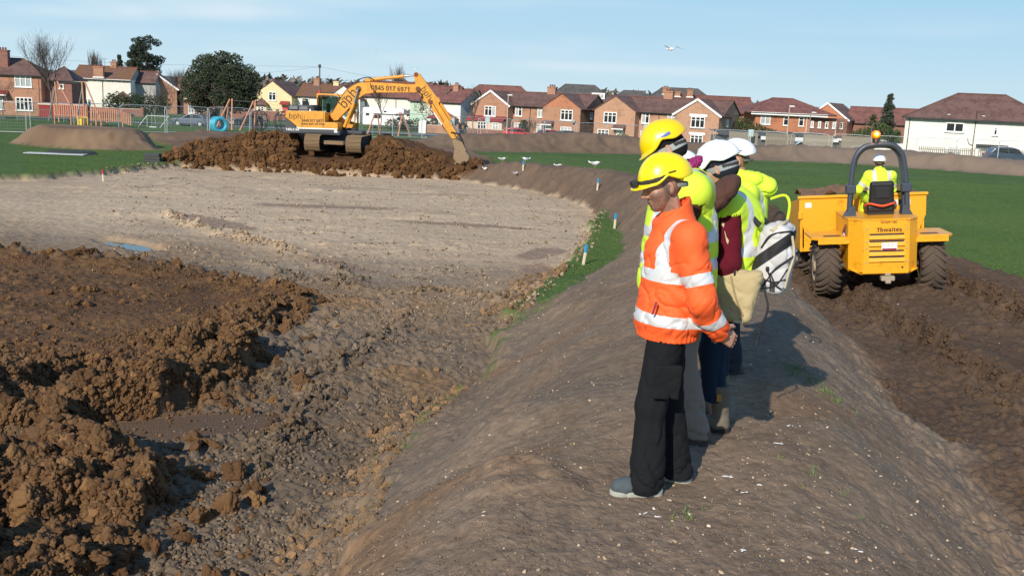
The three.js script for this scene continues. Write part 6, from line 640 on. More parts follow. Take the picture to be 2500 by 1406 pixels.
    const gl = H.glass; for (const s of [-1, 1]) { part('window', slab([[-L * 0.19, 0.96], [-L * 0.05, h - 0.13], [L * 0.08, h - 0.10], [L * 0.08, 0.96]], 0.02, 0, s * w * 0.432), gl, P); part('window', slab([[L * 0.10, 0.96], [L * 0.10, h - 0.10], [L * 0.26, h - 0.12], [L * 0.36, 0.97]], 0.02, 0, s * w * 0.432), gl, P); for (const q of [-0.31, 0.30]) { const t = part('wheel', new THREE.CylinderGeometry(0.31, 0.31, 0.2, 20).rotateX(Math.PI / 2).translate(L * q, 0.31, s * (w / 2 - 0.08)), M.rubber, P); part('rim', new THREE.CylinderGeometry(0.19, 0.19, 0.03, 16).rotateX(Math.PI / 2).translate(L * q, 0.31, s * (w / 2 + 0.03)), galv, t); } part('headlight', rbx(0.2, 0.16, 0.3, -L / 2 + 0.1, 0.68, s * 0.62, 0.04), H.trim, P); part('tail_light', rbx(0.08, 0.2, 0.2, L / 2 - 0.03, 0.78, s * 0.68, 0.03), M.red, P); }
    part('windscreen', (() => { const g = bx(0.02, 0.58, w * 0.74); g.rotateZ(-0.82); return g.translate(-L * 0.163, 1.16, 0); })(), gl, P); part('bumper', rbx(0.12, 0.22, w * 0.9, -L / 2 + 0.02, 0.4, 0, 0.05), o.bump ?? paintM, P); part('number_plate', bx(0.02, 0.11, 0.5, -L / 2 - 0.05, 0.42, 0), H.trim, P); return P;
  }
  car('parked_car', 'grey-blue hatchback parked below the evergreen oak', -39.6, 119.5, 0.12, [0.14, 0.17, 0.24]); car('parked_car', 'bright red hatchback parked before the maroon-bayed semi', 0.0, 127, 3.1, [0.50, 0.015, 0.03]); car('parked_car', 'dark blue-grey car parked before the orange gable', 5.4, 121, 0.35, [0.05, 0.065, 0.09]); car('parked_car', 'second red car half hidden behind the dark car', 3.2, 124.5, 0.35, [0.40, 0.015, 0.03]); car('parked_car', 'dark blue estate parked below the white house', 43.5, 88, 3.0, [0.04, 0.07, 0.11], { h: 1.5 }); car('parked_car', 'black car behind the garden wall by the walkers', -9.0, 138, 0.2, [0.015, 0.016, 0.02]); car('parked_car', 'pale blue car behind the timber fence', 30.5, 108, 0.1, [0.45, 0.58, 0.60]); car('parked_car', 'dark car parked behind the silver van under the oak', -35.5, 131, 0.1, [0.05, 0.06, 0.08]);
  { const P = car('parked_van', 'silver-white van parked behind the grey-blue hatchback', -39.0, 128, 0.15, [0.62, 0.64, 0.66], { h: 2.1, L: 4.6, cat: 'van' }); }
  { // coachbuilt campervan
    const P = thing('campervan', 'white campervan with overcab parked before the long white house', 'campervan', [-19.2, ground(-19.2, 142), -142], -0.1, 'vehicles parked along the street'); part('living_body', slab([[-3.0, 0.45], [-3.0, 2.75], [-2.7, 2.9], [2.6, 2.95], [2.95, 2.75], [2.9, 2.2], [1.8, 1.85], [1.75, 0.45]], 2.1, 0.06), H.trim, P); part('cab', slab([[1.75, 0.45], [1.75, 1.95], [2.2, 1.9], [2.75, 1.3], [3.4, 1.15], [3.5, 0.5]], 1.9, 0.08), H.trim, P); for (const [x, y, w, h] of [[-2.3, 1.9, 0.5, 0.35], [-0.9, 1.65, 1.1, 0.5], [0.25, 2.4, 0.4, 0.22], [2.35, 1.55, 0.6, 0.4]]) part('window', rbx(w, h, 0.04, x, y, 1.05, 0.02), H.glass, P); part('door', rbx(0.55, 1.6, 0.03, 1.0, 1.3, 1.055, 0.01), mat([0.7, 0.7, 0.69], 0.5), P); part('badge', rbx(0.5, 0.22, 0.03, 2.45, 2.25, 1.05, 0.01), M.red, P); for (const x of [-1.7, 2.6]) part('wheel', new THREE.CylinderGeometry(0.34, 0.34, 2.0, 20).rotateX(Math.PI / 2).translate(x, 0.34, 0), M.rubber, P); }

  // setting-out pegs
  const peg = (label, x, d, col, lean, h = 0.44) => { const P = thing('marker_peg', label, 'peg', [x, ground(x, d), -d], 0.4, 'setting-out pegs'); P.rotation.z = lean; part('stake', rbx(0.05, h * 0.62 + 0.1, 0.05, 0, h * 0.31 - 0.05, 0, 0.004), mat([0.72, 0.62, 0.45], 0.85), P); part('painted_top', rbx(0.051, h * 0.40, 0.051, 0, h * 0.82, 0, 0.004), mat(col, 0.6), P); };
  const blue = [0.02, 0.30, 0.62], red = [0.62, 0.03, 0.03]; peg('blue-topped peg nearest the man in orange, leaning right', 1.62, 22.4, blue, -0.13, 0.46); peg('upright blue-topped peg in the turf by the bank', 2.98, 29.2, blue, -0.03); peg('blue-topped peg in the strip of turf beyond', 3.06, 37.3, blue, -0.05); peg('blue-topped peg farthest along the scraped edge', 0.25, 44.2, blue, -0.02, 0.42); peg('red-topped peg in the grass at the scraped edge', -16.4, 38.9, red, 0.03, 0.46); peg('red-topped peg beside the spoil heap', -17.9, 51.5, red, 0.0, 0.4); peg('tiny blue peg by the flat-topped mound', -23.7, 60, blue, 0); peg('tiny blue peg behind the spoil heap', -6.8, 62.8, blue, 0);
  // stacked timbers and flat sheet on the grass
  { const x = -17.0, d = 45.9, P = thing('timber_stack', 'stack of three dark sleepers on the grass', 'timber stack', [x, ground(x, d), -d], 0.15); const tm = mat([0.055, 0.06, 0.06], 0.8); for (let k = 0; k < 3; k++) part('sleeper', rbx(0.72 - 0.02 * k, 0.125, 0.5, 0.02 * (k % 2), 0.065 + 0.135 * k, 0.02 * k, 0.015), tm, P); part('sleeper_end', rbx(0.06, 0.12, 0.3, 0.37, 0.33, 0), M.black, P); }
  { const x = -22.4, d = 47.8, P = thing('ground_sheet', 'thin pale board lying flat on the grass at the left edge', 'board', [x, ground(x, d) + 0.03, -d], 0.1); part('board', rbx(2.8, 0.04, 0.7, 0, 0.02, 0, 0.01), mat([0.45, 0.48, 0.48], 0.6), P); part('cover', (() => { const g = new THREE.CylinderGeometry(1.1, 1.3, 0.14, 24).scale(1, 1, 0.6); return g.translate(0.4, 0.06, -0.9); })(), mat([0.03, 0.035, 0.03], 0.9), P); }
  // puddle
  { const s = new THREE.Shape(); const pts = []; for (let k = 0; k < 40; k++) { const a = k / 40 * Math.PI * 2, r = 1 + 0.22 * fbm(Math.cos(a) * 1.7 + 5, Math.sin(a) * 1.7, 3, 191); pts.push(new THREE.Vector2(Math.cos(a) * 0.98 * r, Math.sin(a) * 0.27 * r)); } s.setFromPoints(pts); const g = new THREE.ShapeGeometry(s).rotateX(-Math.PI / 2).rotateY(-0.66).translate(-9.5, -0.318, -23.95); structure('puddle_water', g, new THREE.MeshPhysicalMaterial({ color: lin(0.10, 0.09, 0.075), roughness: 0.03, ior: 1.33, specularIntensity: 1 })); }
  // strip of road and pavement along the houses
  { const strip = (pts, w, y, m, name) => { const f = []; for (let i = 0; i < pts.length - 1; i++) { const [x0, d0] = pts[i], [x1, d1] = pts[i + 1]; f.push([[x0, y + ground(x0, d0), -d0], [x1, y + ground(x1, d1), -d1], [x1, y + ground(x1, d1 + w), -(d1 + w)], [x0, y + ground(x0, d0 + w), -(d0 + w)]]); } structure(name, poly(f), m); }; const line = [[-75, 112], [-55, 117], [-38, 121], [-20, 123], [-4, 122], [6, 118.5], [20, 111], [28, 107]]; const sub = []; for (let i = 0; i < line.length - 1; i++) for (let k = 0; k < 8; k++) sub.push([mix(line[i][0], line[i + 1][0], k / 8), mix(line[i][1], line[i + 1][1], k / 8)]); strip(sub, 6, 0.10, mat([0.16, 0.16, 0.165], 0.9), 'road'); strip(sub.map(([x, d]) => [x, d - 1.6]), 1.5, 0.2, mat([0.30, 0.29, 0.27], 0.9), 'pavement'); }
}
// ---------------------------------------------------------------- gulls
{
  const wM = mat([0.82, 0.82, 0.80], 0.8), gM = mat([0.42, 0.44, 0.47], 0.8), dk = mat([0.05, 0.05, 0.05], 0.7), bill = mat([0.6, 0.38, 0.03], 0.6);
  const gull = (label, x, d, turn, o = {}) => { const y = o.y ?? ground(x, d), P = thing('gull', label, 'gull', [x, y, -d], turn, o.fly ? 'gulls in the air' : 'gulls standing by the bank'), s = o.s ?? 1; P.scale.setScalar(s);
    const lathe = (prof, n = 16) => new THREE.LatheGeometry(prof.map((p) => new THREE.Vector2(...p)), n); const body = lathe([[0.001, -0.24], [0.035, -0.2], [0.075, -0.1], [0.088, 0.02], [0.07, 0.12], [0.045, 0.18], [0.04, 0.21], [0.05, 0.25], [0.045, 0.29], [0.02, 0.315], [0.001, 0.32]]); const p = body.attributes.position; for (let i = 0; i < p.count; i++) { const t = p.getY(i); if (t > 0.1) p.setZ(i, p.getZ(i) + (t - 0.1) * (o.fly ? 0.05 : 0.9)); } body.rotateX(Math.PI / 2 + (o.fly ? 0 : -0.35)); body.computeVertexNormals(); body.rotateX(0); part('body', body.rotateX(Math.PI).translate(0, o.fly ? 0 : 0.22, 0), wM, P);
    if (o.fly) { for (const q of [-1, 1]) part('wing', poly([[[q * 0.05, 0.03, -0.07], [q * 0.34, 0.15, -0.12], [q * 0.36, 0.155, -0.02], [q * 0.05, 0.03, 0.07]], [[q * 0.34, 0.15, -0.12], [q * 0.82, 0.02, 0.10], [q * 0.36, 0.155, -0.02]]]), mat([0.6, 0.62, 0.64], 0.8, { side: THREE.DoubleSide }), P); }
    else { for (const q of [-1, 1]) { part('wing', new THREE.SphereGeometry(0.1, 12, 8).scale(0.28, 0.55, 1.9).rotateX(0.28).translate(q * 0.075, 0.22, -0.05), gM, P); part('leg', bar([q * 0.03, 0, 0], [q * 0.03, 0.16, 0], 0.008, 0.008, 5), bill, P); } } part('bill', new THREE.ConeGeometry(0.014, 0.07, 8).rotateX(Math.PI / 2).translate(0, o.fly ? -0.02 : 0.33, 0.33), bill, P); return P; };
  const spots = [[-1.5, 45.9, 0.6, 'gull leftmost on the bank next to the bucket'], [-0.7, 46.2, 2.0, 'second gull from the bucket, low on the crest'], [-0.4, 48.5, 0.3, 'gull on the grass just behind the second one'], [-0.05, 44.0, 2.6, 'upright gull on the near side of the crest'], [0.35, 45.6, -1.4, 'gull stooping with its tail to the left'], [0.9, 45.8, 1.4, 'crouching gull right of the stooping one'], [1.85, 44.4, 1.3, 'large gull facing right at the middle of the row'], [2.1, 45.6, 2.8, 'small gull just right of the large one'], [2.5, 44.6, 0.9, 'gull left of the standing pair'], [2.85, 45.0, 1.0, 'upper gull of the standing pair'], [2.75, 43.2, -2.4, 'lower gull of the standing pair'], [3.25, 41.4, 1.2, 'biggest gull nearest the yellow helmet'], [4.6, 47.0, 0.2, 'lone gull out on the grass'], [5.9, 46.5, -0.6, 'gull half hidden by the yellow helmet']];
  spots.forEach(([x, d, t, label], i) => gull(label, x, d, t, { s: i === 11 ? 0.85 : i === 7 ? 0.5 : 0.66 }));
  gull('gull gliding high in the blue sky above the helmets', 4.6, 31.5, 0.5, { fly: true, y: 5.42, s: 0.6 }); gull('tiny far-off bird above the excavator', -10.4, 70, 0.4, { fly: true, y: 6.45, s: 0.5 }); gull('tiny pale bird above the dipper arm', -8.0, 75, 0.8, { fly: true, y: 5.5, s: 0.5 });
}

// ---------------------------------------------------------------- people: distance fields turned into smooth meshes
function nets(f, lo, hi, c) {
  const n = [0, 1, 2].map((k) => Math.max(2, Math.ceil((hi[k] - lo[k]) / c) + 1)), [nx, ny, nz] = n, g = new Float32Array(nx * ny * nz), at = (i, j, k) => (k * ny + j) * nx + i;
  for (let k = 0; k < nz; k++) for (let j = 0; j < ny; j++) for (let i = 0; i < nx; i++) g[at(i, j, k)] = f(lo[0] + i * c, lo[1] + j * c, lo[2] + k * c);
  const idx = new Int32Array(nx * ny * nz).fill(-1), pos = [], tri = [], E = [[0, 1], [2, 3], [4, 5], [6, 7], [0, 2], [1, 3], [4, 6], [5, 7], [0, 4], [1, 5], [2, 6], [3, 7]];
  const v = new Float32Array(8);
  for (let k = 0; k < nz - 1; k++) for (let j = 0; j < ny - 1; j++) for (let i = 0; i < nx - 1; i++) {
    let m = 0; for (let q = 0; q < 8; q++) { v[q] = g[at(i + (q & 1), j + ((q >> 1) & 1), k + (q >> 2))]; if (v[q] < 0) m |= 1 << q; } if (m === 0 || m === 255) continue;
    let sx = 0, sy = 0, sz = 0, ct = 0; for (const [a, b] of E) { if ((v[a] < 0) === (v[b] < 0)) continue; const t = v[a] / (v[a] - v[b]); sx += (a & 1) + ((b & 1) - (a & 1)) * t; sy += ((a >> 1) & 1) + (((b >> 1) & 1) - ((a >> 1) & 1)) * t; sz += (a >> 2) + ((b >> 2) - (a >> 2)) * t; ct++; }
    idx[at(i, j, k)] = pos.length / 3; pos.push(lo[0] + (i + sx / ct) * c, lo[1] + (j + sy / ct) * c, lo[2] + (k + sz / ct) * c);
  }
  const quad = (a, b, d, e, flip) => { if (a < 0 || b < 0 || d < 0 || e < 0) return; if (flip) tri.push(a, d, b, a, e, d); else tri.push(a, b, d, a, d, e); };
  for (let k = 1; k < nz - 1; k++) for (let j = 1; j < ny - 1; j++) for (let i = 1; i < nx - 1; i++) { const s = g[at(i, j, k)] < 0; if (s !== g[at(i + 1, j, k)] < 0) quad(idx[at(i, j - 1, k - 1)], idx[at(i, j, k - 1)], idx[at(i, j, k)], idx[at(i, j - 1, k)], !s); if (s !== g[at(i, j + 1, k)] < 0) quad(idx[at(i - 1, j, k - 1)], idx[at(i - 1, j, k)], idx[at(i, j, k)], idx[at(i, j, k - 1)], !s); if (s !== g[at(i, j, k + 1)] < 0) quad(idx[at(i - 1, j - 1, k)], idx[at(i, j - 1, k)], idx[at(i, j, k)], idx[at(i - 1, j, k)], !s); }
  const geo = new THREE.BufferGeometry(); geo.setAttribute('position', new THREE.Float32BufferAttribute(pos, 3)); geo.setIndex(tri); geo.computeVertexNormals(); return geo;
}
// cut a mesh along field = 0: [where field < 0, where field > 0]
function cut(geo, field) {
  const p = geo.attributes.position, no = geo.attributes.normal, ix = geo.index.array, val = new Float32Array(p.count); for (let i = 0; i < p.count; i++) val[i] = field(p.getX(i), p.getY(i), p.getZ(i));
  const out = [[], []], on = [[], []]; const vert = (i) => [p.getX(i), p.getY(i), p.getZ(i), no.getX(i), no.getY(i), no.getZ(i), val[i]];
  const emit = (s, poly) => { for (let k = 1; k < poly.length - 1; k++) for (const q of [poly[0], poly[k], poly[k + 1]]) { out[s].push(q[0], q[1], q[2]); on[s].push(q[3], q[4], q[5]); } };
  for (let t = 0; t < ix.length; t += 3) { const a = [vert(ix[t]), vert(ix[t + 1]), vert(ix[t + 2])], neg = a.filter((q) => q[6] < 0).length; if (neg === 3) { emit(0, a); continue; } if (neg === 0) { emit(1, a); continue; } const P = [[], []]; for (let k = 0; k < 3; k++) { const A = a[k], B = a[(k + 1) % 3]; P[A[6] < 0 ? 0 : 1].push(A); if ((A[6] < 0) !== (B[6] < 0)) { const q = A[6] / (A[6] - B[6]), C = A.map((v, e) => v + (B[e] - v) * q); P[0].push(C); P[1].push(C); } } emit(0, P[0]); emit(1, P[1]); }
  return [0, 1].map((s) => { const g = new THREE.BufferGeometry(); g.setAttribute('position', new THREE.Float32BufferAttribute(out[s], 3)); g.setAttribute('normal', new THREE.Float32BufferAttribute(on[s], 3)); return g; });
}
const smin = (a, b, k) => { const h = Math.max(k - Math.abs(a - b), 0) / k; return Math.min(a, b) - h * h * k * 0.25; };
function cap(x, y, z, a, b, r0, r1) { const ex = b[0] - a[0], ey = b[1] - a[1], ez = b[2] - a[2], wx = x - a[0], wy = y - a[1], wz = z - a[2], t = clamp((wx * ex + wy * ey + wz * ez) / (ex * ex + ey * ey + ez * ez), 0, 1); return Math.hypot(wx - ex * t, wy - ey * t, wz - ez * t) - (r0 + (r1 - r0) * t); }
function capT(x, y, z, a, b) { const ex = b[0] - a[0], ey = b[1] - a[1], ez = b[2] - a[2]; return ((x - a[0]) * ex + (y - a[1]) * ey + (z - a[2]) * ez) / (ex * ex + ey * ey + ez * ez); }
function ell(x, y, z, cx, cy, cz, rx, ry, rz) { const a = (x - cx) / rx, b = (y - cy) / ry, d = (z - cz) / rz, k0 = Math.hypot(a, b, d), k1 = Math.hypot(a / rx, b / ry, d / rz); return k1 < 1e-6 ? -Math.min(rx, ry, rz) : k0 * (k0 - 1) / k1; }
function box3(x, y, z, c, h, r) { const a = Math.max(Math.abs(x - c[0]) - h[0] + r, 0), b = Math.max(Math.abs(y - c[1]) - h[1] + r, 0), d = Math.max(Math.abs(z - c[2]) - h[2] + r, 0); return Math.hypot(a, b, d) - r; }
function handField(w, dir, across, nrm, curl, s = 1) { // palm, four unequal fingers with knuckle bends, thumb from the side of the palm
  const W = V(...w), D = V(...dir).normalize(), A = V(...across).normalize(), N = V(...nrm).normalize(), segs = []; const P = (u, a, n) => W.clone().addScaledVector(D, u * s).addScaledVector(A, a * s).addScaledVector(N, n * s).toArray();
  for (let k = 0; k < 4; k++) segs.push([P(-0.01, (-0.018 + 0.012 * k), 0), P(0.08, -0.03 + 0.02 * k, 0), 0.016 * s, 0.0125 * s, 0.02]);
  [[0.072, -0.03], [0.082, -0.010], [0.076, 0.010], [0.06, 0.029]].forEach(([L, a], k) => { let p = V(...P(0.083, a, 0)), an = curl * 0.55; for (let j = 0; j < 3; j++) { const d = D.clone().multiplyScalar(Math.cos(an)).addScaledVector(N, Math.sin(an)), e = p.clone().addScaledVector(d, L * s * [0.46, 0.32, 0.24][j]); segs.push([p.toArray(), e.toArray(), (0.0098 - 0.001 * j) * s, (0.0092 - 0.0012 * j) * s, 0.004]); p = e; an += curl; } });
  let p = V(...P(0.015, -0.028, 0.004)); for (const [u, a, n, r] of [[0.042, -0.058, 0.012, 0.0125], [0.070, -0.070, 0.022, 0.0105], [0.092, -0.074, 0.030, 0.009]]) { const e = V(...P(u, a, n)); segs.push([p.toArray(), e.toArray(), 0.013 * s, r * s, 0.008]); p = e; }
  const lo = [1e9, 1e9, 1e9], hi = [-1e9, -1e9, -1e9]; for (const q of segs) for (const e of [q[0], q[1]]) for (let k = 0; k < 3; k++) { lo[k] = Math.min(lo[k], e[k] - 0.025); hi[k] = Math.max(hi[k], e[k] + 0.025); }
  return { f: (x, y, z) => { let d = 1; for (const q of segs) d = smin(d, cap(x, y, z, q[0], q[1], q[2], q[3]), q[4]); return d; }, lo, hi };
}
const SKIN = [0.47, 0.245, 0.165];
const fold = (x, y, z, s) => { const q = 0.05 * vn3(x * 6, y * 6, z * 6, s + 31), X = x + q, Y = y - q, W = z + q * 0.6, a = vn3(X * 5, Y * 5, W * 5, s), b = 1 - Math.abs(vn3(X * 9 + Y * 6, Y * 8 - X * 5, W * 9 - Y * 5, s + 5)), c = 1 - Math.abs(vn3(X * 19 - Y * 12, Y * 15 + W * 8, W * 19 + Y * 10, s + 9)); return 0.35 * a + 0.95 * Math.pow(b, 6) - 0.22 + 0.45 * Math.pow(c, 6); };
function makePerson(S) {
  const P = thing('person', S.label, 'person', S.pos, S.turn, S.group); const k = S.cell ?? 1, J = {
    pelvis: [0, 0.96, 0], waist: [0, 1.08, 0], chest: [0, 1.33, 0], neck: [0, 1.49, 0.015], head: [0, 1.645, 0.06],
    hipL: [0.095, 0.92, 0], kneeL: [0.105, 0.50, 0.03], ankL: [0.11, 0.10, -0.02], hipR: [-0.095, 0.92, 0], kneeR: [-0.105, 0.50, 0.03], ankR: [-0.11, 0.10, -0.02],
    shL: [0.195, 1.42, -0.01], elL: [0.25, 1.13, -0.05], wrL: [0.23, 0.88, 0.05], shR: [-0.195, 1.42, -0.01], elR: [-0.25, 1.13, -0.05], wrR: [-0.23, 0.88, 0.05], footL: [0.15, 0], footR: [-0.15, 0], ...S.joints };
  const mats = (c, r = 0.85, e = {}) => (c.isMaterial ? c : new THREE.MeshPhysicalMaterial({ color: lin(...c), roughness: r, specularIntensity: 0.35, ...e }));
  const hp = S.pitch ?? 0.3, hyaw = S.yaw ?? 0, HM = new THREE.Matrix4().makeRotationFromEuler(new THREE.Euler(hp, hyaw, S.tilt ?? 0, 'YXZ')).setPosition(...J.head), HI = HM.clone().invert(), ie = HI.elements;
  const toHead = (x, y, z) => [ie[0] * x + ie[4] * y + ie[8] * z + ie[12], ie[1] * x + ie[5] * y + ie[9] * z + ie[13], ie[2] * x + ie[6] * y + ie[10] * z + ie[14]];
  const headF = (X, Y, Zz) => { let d = ell(X, Y, Zz, 0, 0.03, -0.012, 0.077, 0.102, 0.099); d = smin(d, ell(X, Y, Zz, 0, -0.045, 0.035, 0.060, 0.076, 0.058), 0.05); d = smin(d, cap(X, Y, Zz, [0, -0.09, 0.062], [0, -0.095, 0.07], 0.02, 0.02), 0.03); d = smin(d, cap(X, Y, Zz, [-0.036, 0.030, 0.080], [0.036, 0.030, 0.080], 0.012, 0.012), 0.02); d = smin(d, cap(X, Y, Zz, [0, 0.022, 0.092], [0, -0.022, 0.118], 0.008, 0.0145), 0.014); d = smin(d, cap(X, Y, Zz, [-0.013, -0.028, 0.100], [0.013, -0.028, 0.100], 0.010, 0.010), 0.01); for (const s of [-1, 1]) { d = smin(d, ell(X, Y, Zz, s * 0.042, -0.018, 0.062, 0.028, 0.024, 0.026), 0.03); d = Math.max(d, -ell(X, Y, Zz, s * 0.033, 0.010, 0.098, 0.017, 0.011, 0.014)); let e = ell(X, Y, Zz, s * 0.082, -0.004, -0.008, 0.013, 0.034, 0.021); e = Math.max(e, -ell(X, Y, Zz, s * 0.096, -0.002, -0.004, 0.010, 0.021, 0.011)); d = smin(d, e, 0.008); } d = smin(d, cap(X, Y, Zz, [-0.02, -0.058, 0.092], [0.02, -0.058, 0.092], 0.0075, 0.0075), 0.006); d = smin(d, cap(X, Y, Zz, [-0.016, -0.071, 0.090], [0.016, -0.071, 0.090], 0.0085, 0.0085), 0.006); return d; };
  // --- body: trunk and limbs, head and hands in one mesh
  { const bodyF = (x, y, z) => { let d = cap(x, y, z, J.pelvis, J.chest, 0.075, 0.08); d = smin(d, cap(x, y, z, J.chest, J.neck, 0.07, 0.05), 0.05); d = smin(d, cap(x, y, z, J.neck, [J.head[0], J.head[1] - 0.03, J.head[2] - 0.02], 0.054, 0.054), 0.03); for (const s of ['L', 'R']) { d = smin(d, cap(x, y, z, J['hip' + s], J['knee' + s], 0.06, 0.05), 0.03); d = smin(d, cap(x, y, z, J['knee' + s], J['ank' + s], 0.05, 0.035), 0.02); d = smin(d, cap(x, y, z, J['sh' + s], J['el' + s], 0.045, 0.035), 0.03); d = smin(d, cap(x, y, z, J['el' + s], J['wr' + s], 0.035, 0.024), 0.02); } return d; };
    const all = Object.values(J).filter((v) => v.length === 3), lo = [0, 1, 2].map((q) => Math.min(...all.map((v) => v[q])) - 0.12), hi = [0, 1, 2].map((q) => Math.max(...all.map((v) => v[q])) + 0.12); const gs = [nets(bodyF, lo, hi, 0.016 * k)];
    const hf = (x, y, z) => { const [a, b, c] = toHead(x, y, z); return headF(a, b, c); }; gs.push(nets(hf, J.head.map((v) => v - 0.165), J.head.map((v) => v + 0.165), 0.0034 * k));
    for (const h of S.hands ?? []) { const H2 = handField(...h); gs.push(nets(H2.f, H2.lo, H2.hi, 0.0032 * Math.max(1, k))); }
    for (const g of gs) { const p = g.attributes.position, c = new Float32Array(p.count * 3); for (let i = 0; i < p.count; i++) { const [X, Y, Zz] = toHead(p.getX(i), p.getY(i), p.getZ(i)), n = 0.06 * vn3(X * 90, Y * 90, Zz * 90, 9); let col = SKIN.map((v) => v * (1 + n)); if (Math.hypot(X, Y, Zz) < 0.17) { const ax = Math.abs(X), grain = 0.7 + 0.3 * vn3(X * 170, Y * 170, Zz * 170, 3), jaw = sm(0.012, -0.02, Y + sm(0.05, 0.02, ax) * 0.042) * sm(-0.035, -0.005, Zz), mou = sm(-0.034, -0.042, Y) * sm(0.07, 0.085, Zz), burn = sm(0.052, 0.062, ax) * sm(0.045, 0.02, Zz) * sm(-0.012, 0.006, Zz) * sm(0.05, 0.02, Y), beard = Math.max(jaw, mou) * (S.beard ?? 0) * grain; const hair = Math.max(sm(-0.028, -0.05, Zz) * sm(-0.075, -0.045, Y), sm(0.06, 0.075, Y)) * (S.hairAmt ?? 0.8); const lips = Math.exp(-Math.pow((Y + 0.064) / 0.01, 2)) * sm(0.085, 0.094, Zz) * sm(0.028, 0.02, Math.abs(X)); col = col.map((v, q) => mix(v, [0.42, 0.17, 0.13][q], lips * 0.6)); col = col.map((v, q) => mix(v, [0.115, 0.085, 0.07][q], Math.min(1, Math.max(beard, burn * (S.beard ?? 0))) * 0.9)); col = col.map((v, q) => mix(v, (S.hair ?? [0.13, 0.095, 0.07])[q], hair)); } c.set(col, i * 3); } g.setAttribute('color', new THREE.BufferAttribute(c, 3)); }
    part('body', merge(gs), S.skinMat ?? (skinM ??= new THREE.MeshPhysicalMaterial({ vertexColors: true, roughness: 0.5, sheen: 0.2 })), P); if (k < 1.3) for (const s of [-1, 1]) { const e = new THREE.SphereGeometry(0.0125, 12, 10).translate(s * 0.033, 0.010, 0.082).applyMatrix4(HM); part('eye', e, mat([0.5, 0.48, 0.45], 0.25), P); } }
  // --- upper garment
  const wr = S.wrinkle ?? 1, T = S.top, sd = S.seed ?? 1;
  const torsoF = (x, y, z) => { const yy = y, sx = x / 1.16; const b = T.bulk ?? 0, ax = [J.pelvis[0] / 1.16, J.pelvis[1] - (T.drop ?? 0.03), J.pelvis[2]], bx2 = [J.chest[0] / 1.16, J.chest[1], J.chest[2]]; let d = cap(sx, yy, z, ax, bx2, 0.140 + b + (T.flare ?? 0), 0.158 + b); d = smin(d, cap(x, y, z, J.shL, J.shR, 0.072 + b * 0.5, 0.072 + b * 0.5), 0.09); d = smin(d, cap(x, y, z, J.chest, J.neck, 0.11, 0.078), 0.06); return Math.max(d, (T.hem ?? 0.85) - y); };
  const armF = (x, y, z, s, b) => smin(cap(x, y, z, J['sh' + s], J['el' + s], 0.068 + b, 0.058 + b), cap(x, y, z, J['el' + s], J['wr' + s], 0.058 + b, 0.040 + b * 0.9), 0.03);
  const lo = [-0.48, (T.hem ?? 0.85) - 0.06, -0.48], hi = [0.48, 1.72, 0.5]; if (S.box) { for (let q = 0; q < 3; q++) { lo[q] = S.box[0][q]; hi[q] = S.box[1][q]; } }
  const armD = (x, y, z, b) => Math.min(armF(x, y, z, 'L', b), armF(x, y, z, 'R', b));
  const bandOf = (x, y, z) => { // > 0 on the reflective tape
    const dt = torsoF(x, y, z), dl = armF(x, y, z, 'L', T.sleeve ?? 0), dr = armF(x, y, z, 'R', T.sleeve ?? 0), m = Math.min(dl, dr); let v = -1; const up = J.chest[2] - J.pelvis[2], ly = y + (z - J.pelvis[2]) * (up / (J.chest[1] - J.pelvis[1])) * 0.9;
    if (T.noArmTape || dt < m - 0.004) { for (const yb of T.bands ?? []) v = Math.max(v, (T.bandW ?? 0.030) - Math.abs(ly - yb)); if (T.brace !== undefined && ly > T.brace && y < J.neck[1] - 0.0 - Math.max(0, 0.11 - Math.abs(x)) * 2) v = Math.max(v, 0.026 - Math.abs(Math.abs(x) - (T.braceX ?? 0.135))); }
    else { const s = dl < dr ? 'L' : 'R', t = capT(x, y, z, J['sh' + s], J['el' + s]), t2 = capT(x, y, z, J['el' + s], J['wr' + s]); for (const q of T.armBands ?? []) v = Math.max(v, q[0] === 0 ? 0.03 - Math.abs(t - q[1]) * 0.33 : 0.03 - Math.abs(t2 - q[1]) * 0.27); }
    if (T.brace !== undefined && y > 1.30 && Math.abs(x) < 0.2 && y < J.neck[1] + 0.05) v = Math.max(v, 0.030 - Math.abs(Math.abs(x) - (T.braceX ?? 0.135)));
    return v; };
  const topM = mats(T.color, 0.8), tapeM = mat([0.66, 0.68, 0.70], 0.38, { metalness: 0.15 });
  const collar = T.collar; const topF = (x, y, z) => { let d = torsoF(x, y, z); if (!T.vest) d = smin(d, armD(x, y, z, T.sleeve ?? 0), 0.045); else d = Math.max(d, -(armD(x, y, z, (T.sleeve ?? 0) + 0.012))); d -= (T.vest ? 0.014 : 0); if (d < 0.09 && d > -0.09) d += 0.015 * wr * fold(x, y, z, sd) * sm(1.52, 1.36, y) * sm(T.hem - 0.01, T.hem + 0.07, y); if (T.gather) { const g = Math.exp(-Math.pow((y - (T.hem + 0.03)) / 0.03, 2)); d += g * (0.006 + 0.0025 * Math.sin(Math.atan2(z, x) * 40)); d -= 0.014 * Math.exp(-Math.pow((y - (T.hem + 0.11)) / 0.05, 2)); } if (collar) { const c = cap(x, y, z, [0, J.neck[1] - 0.06, J.neck[2] - 0.01], [J.head[0], J.neck[1] + collar.h, J.neck[2] + collar.f], 0.115, collar.r), inn = cap(x, y, z, [0, J.neck[1] - 0.02, J.neck[2]], [J.head[0], J.neck[1] + collar.h + 0.1, J.neck[2] + collar.f * 1.3], 0.085, collar.r - 0.012); const tilt = y + (z - J.neck[2]) * 0.8 - (J.neck[1] + collar.h * 0.62); d = smin(d, Math.max(c, -inn, tilt), 0.02); } return d; };
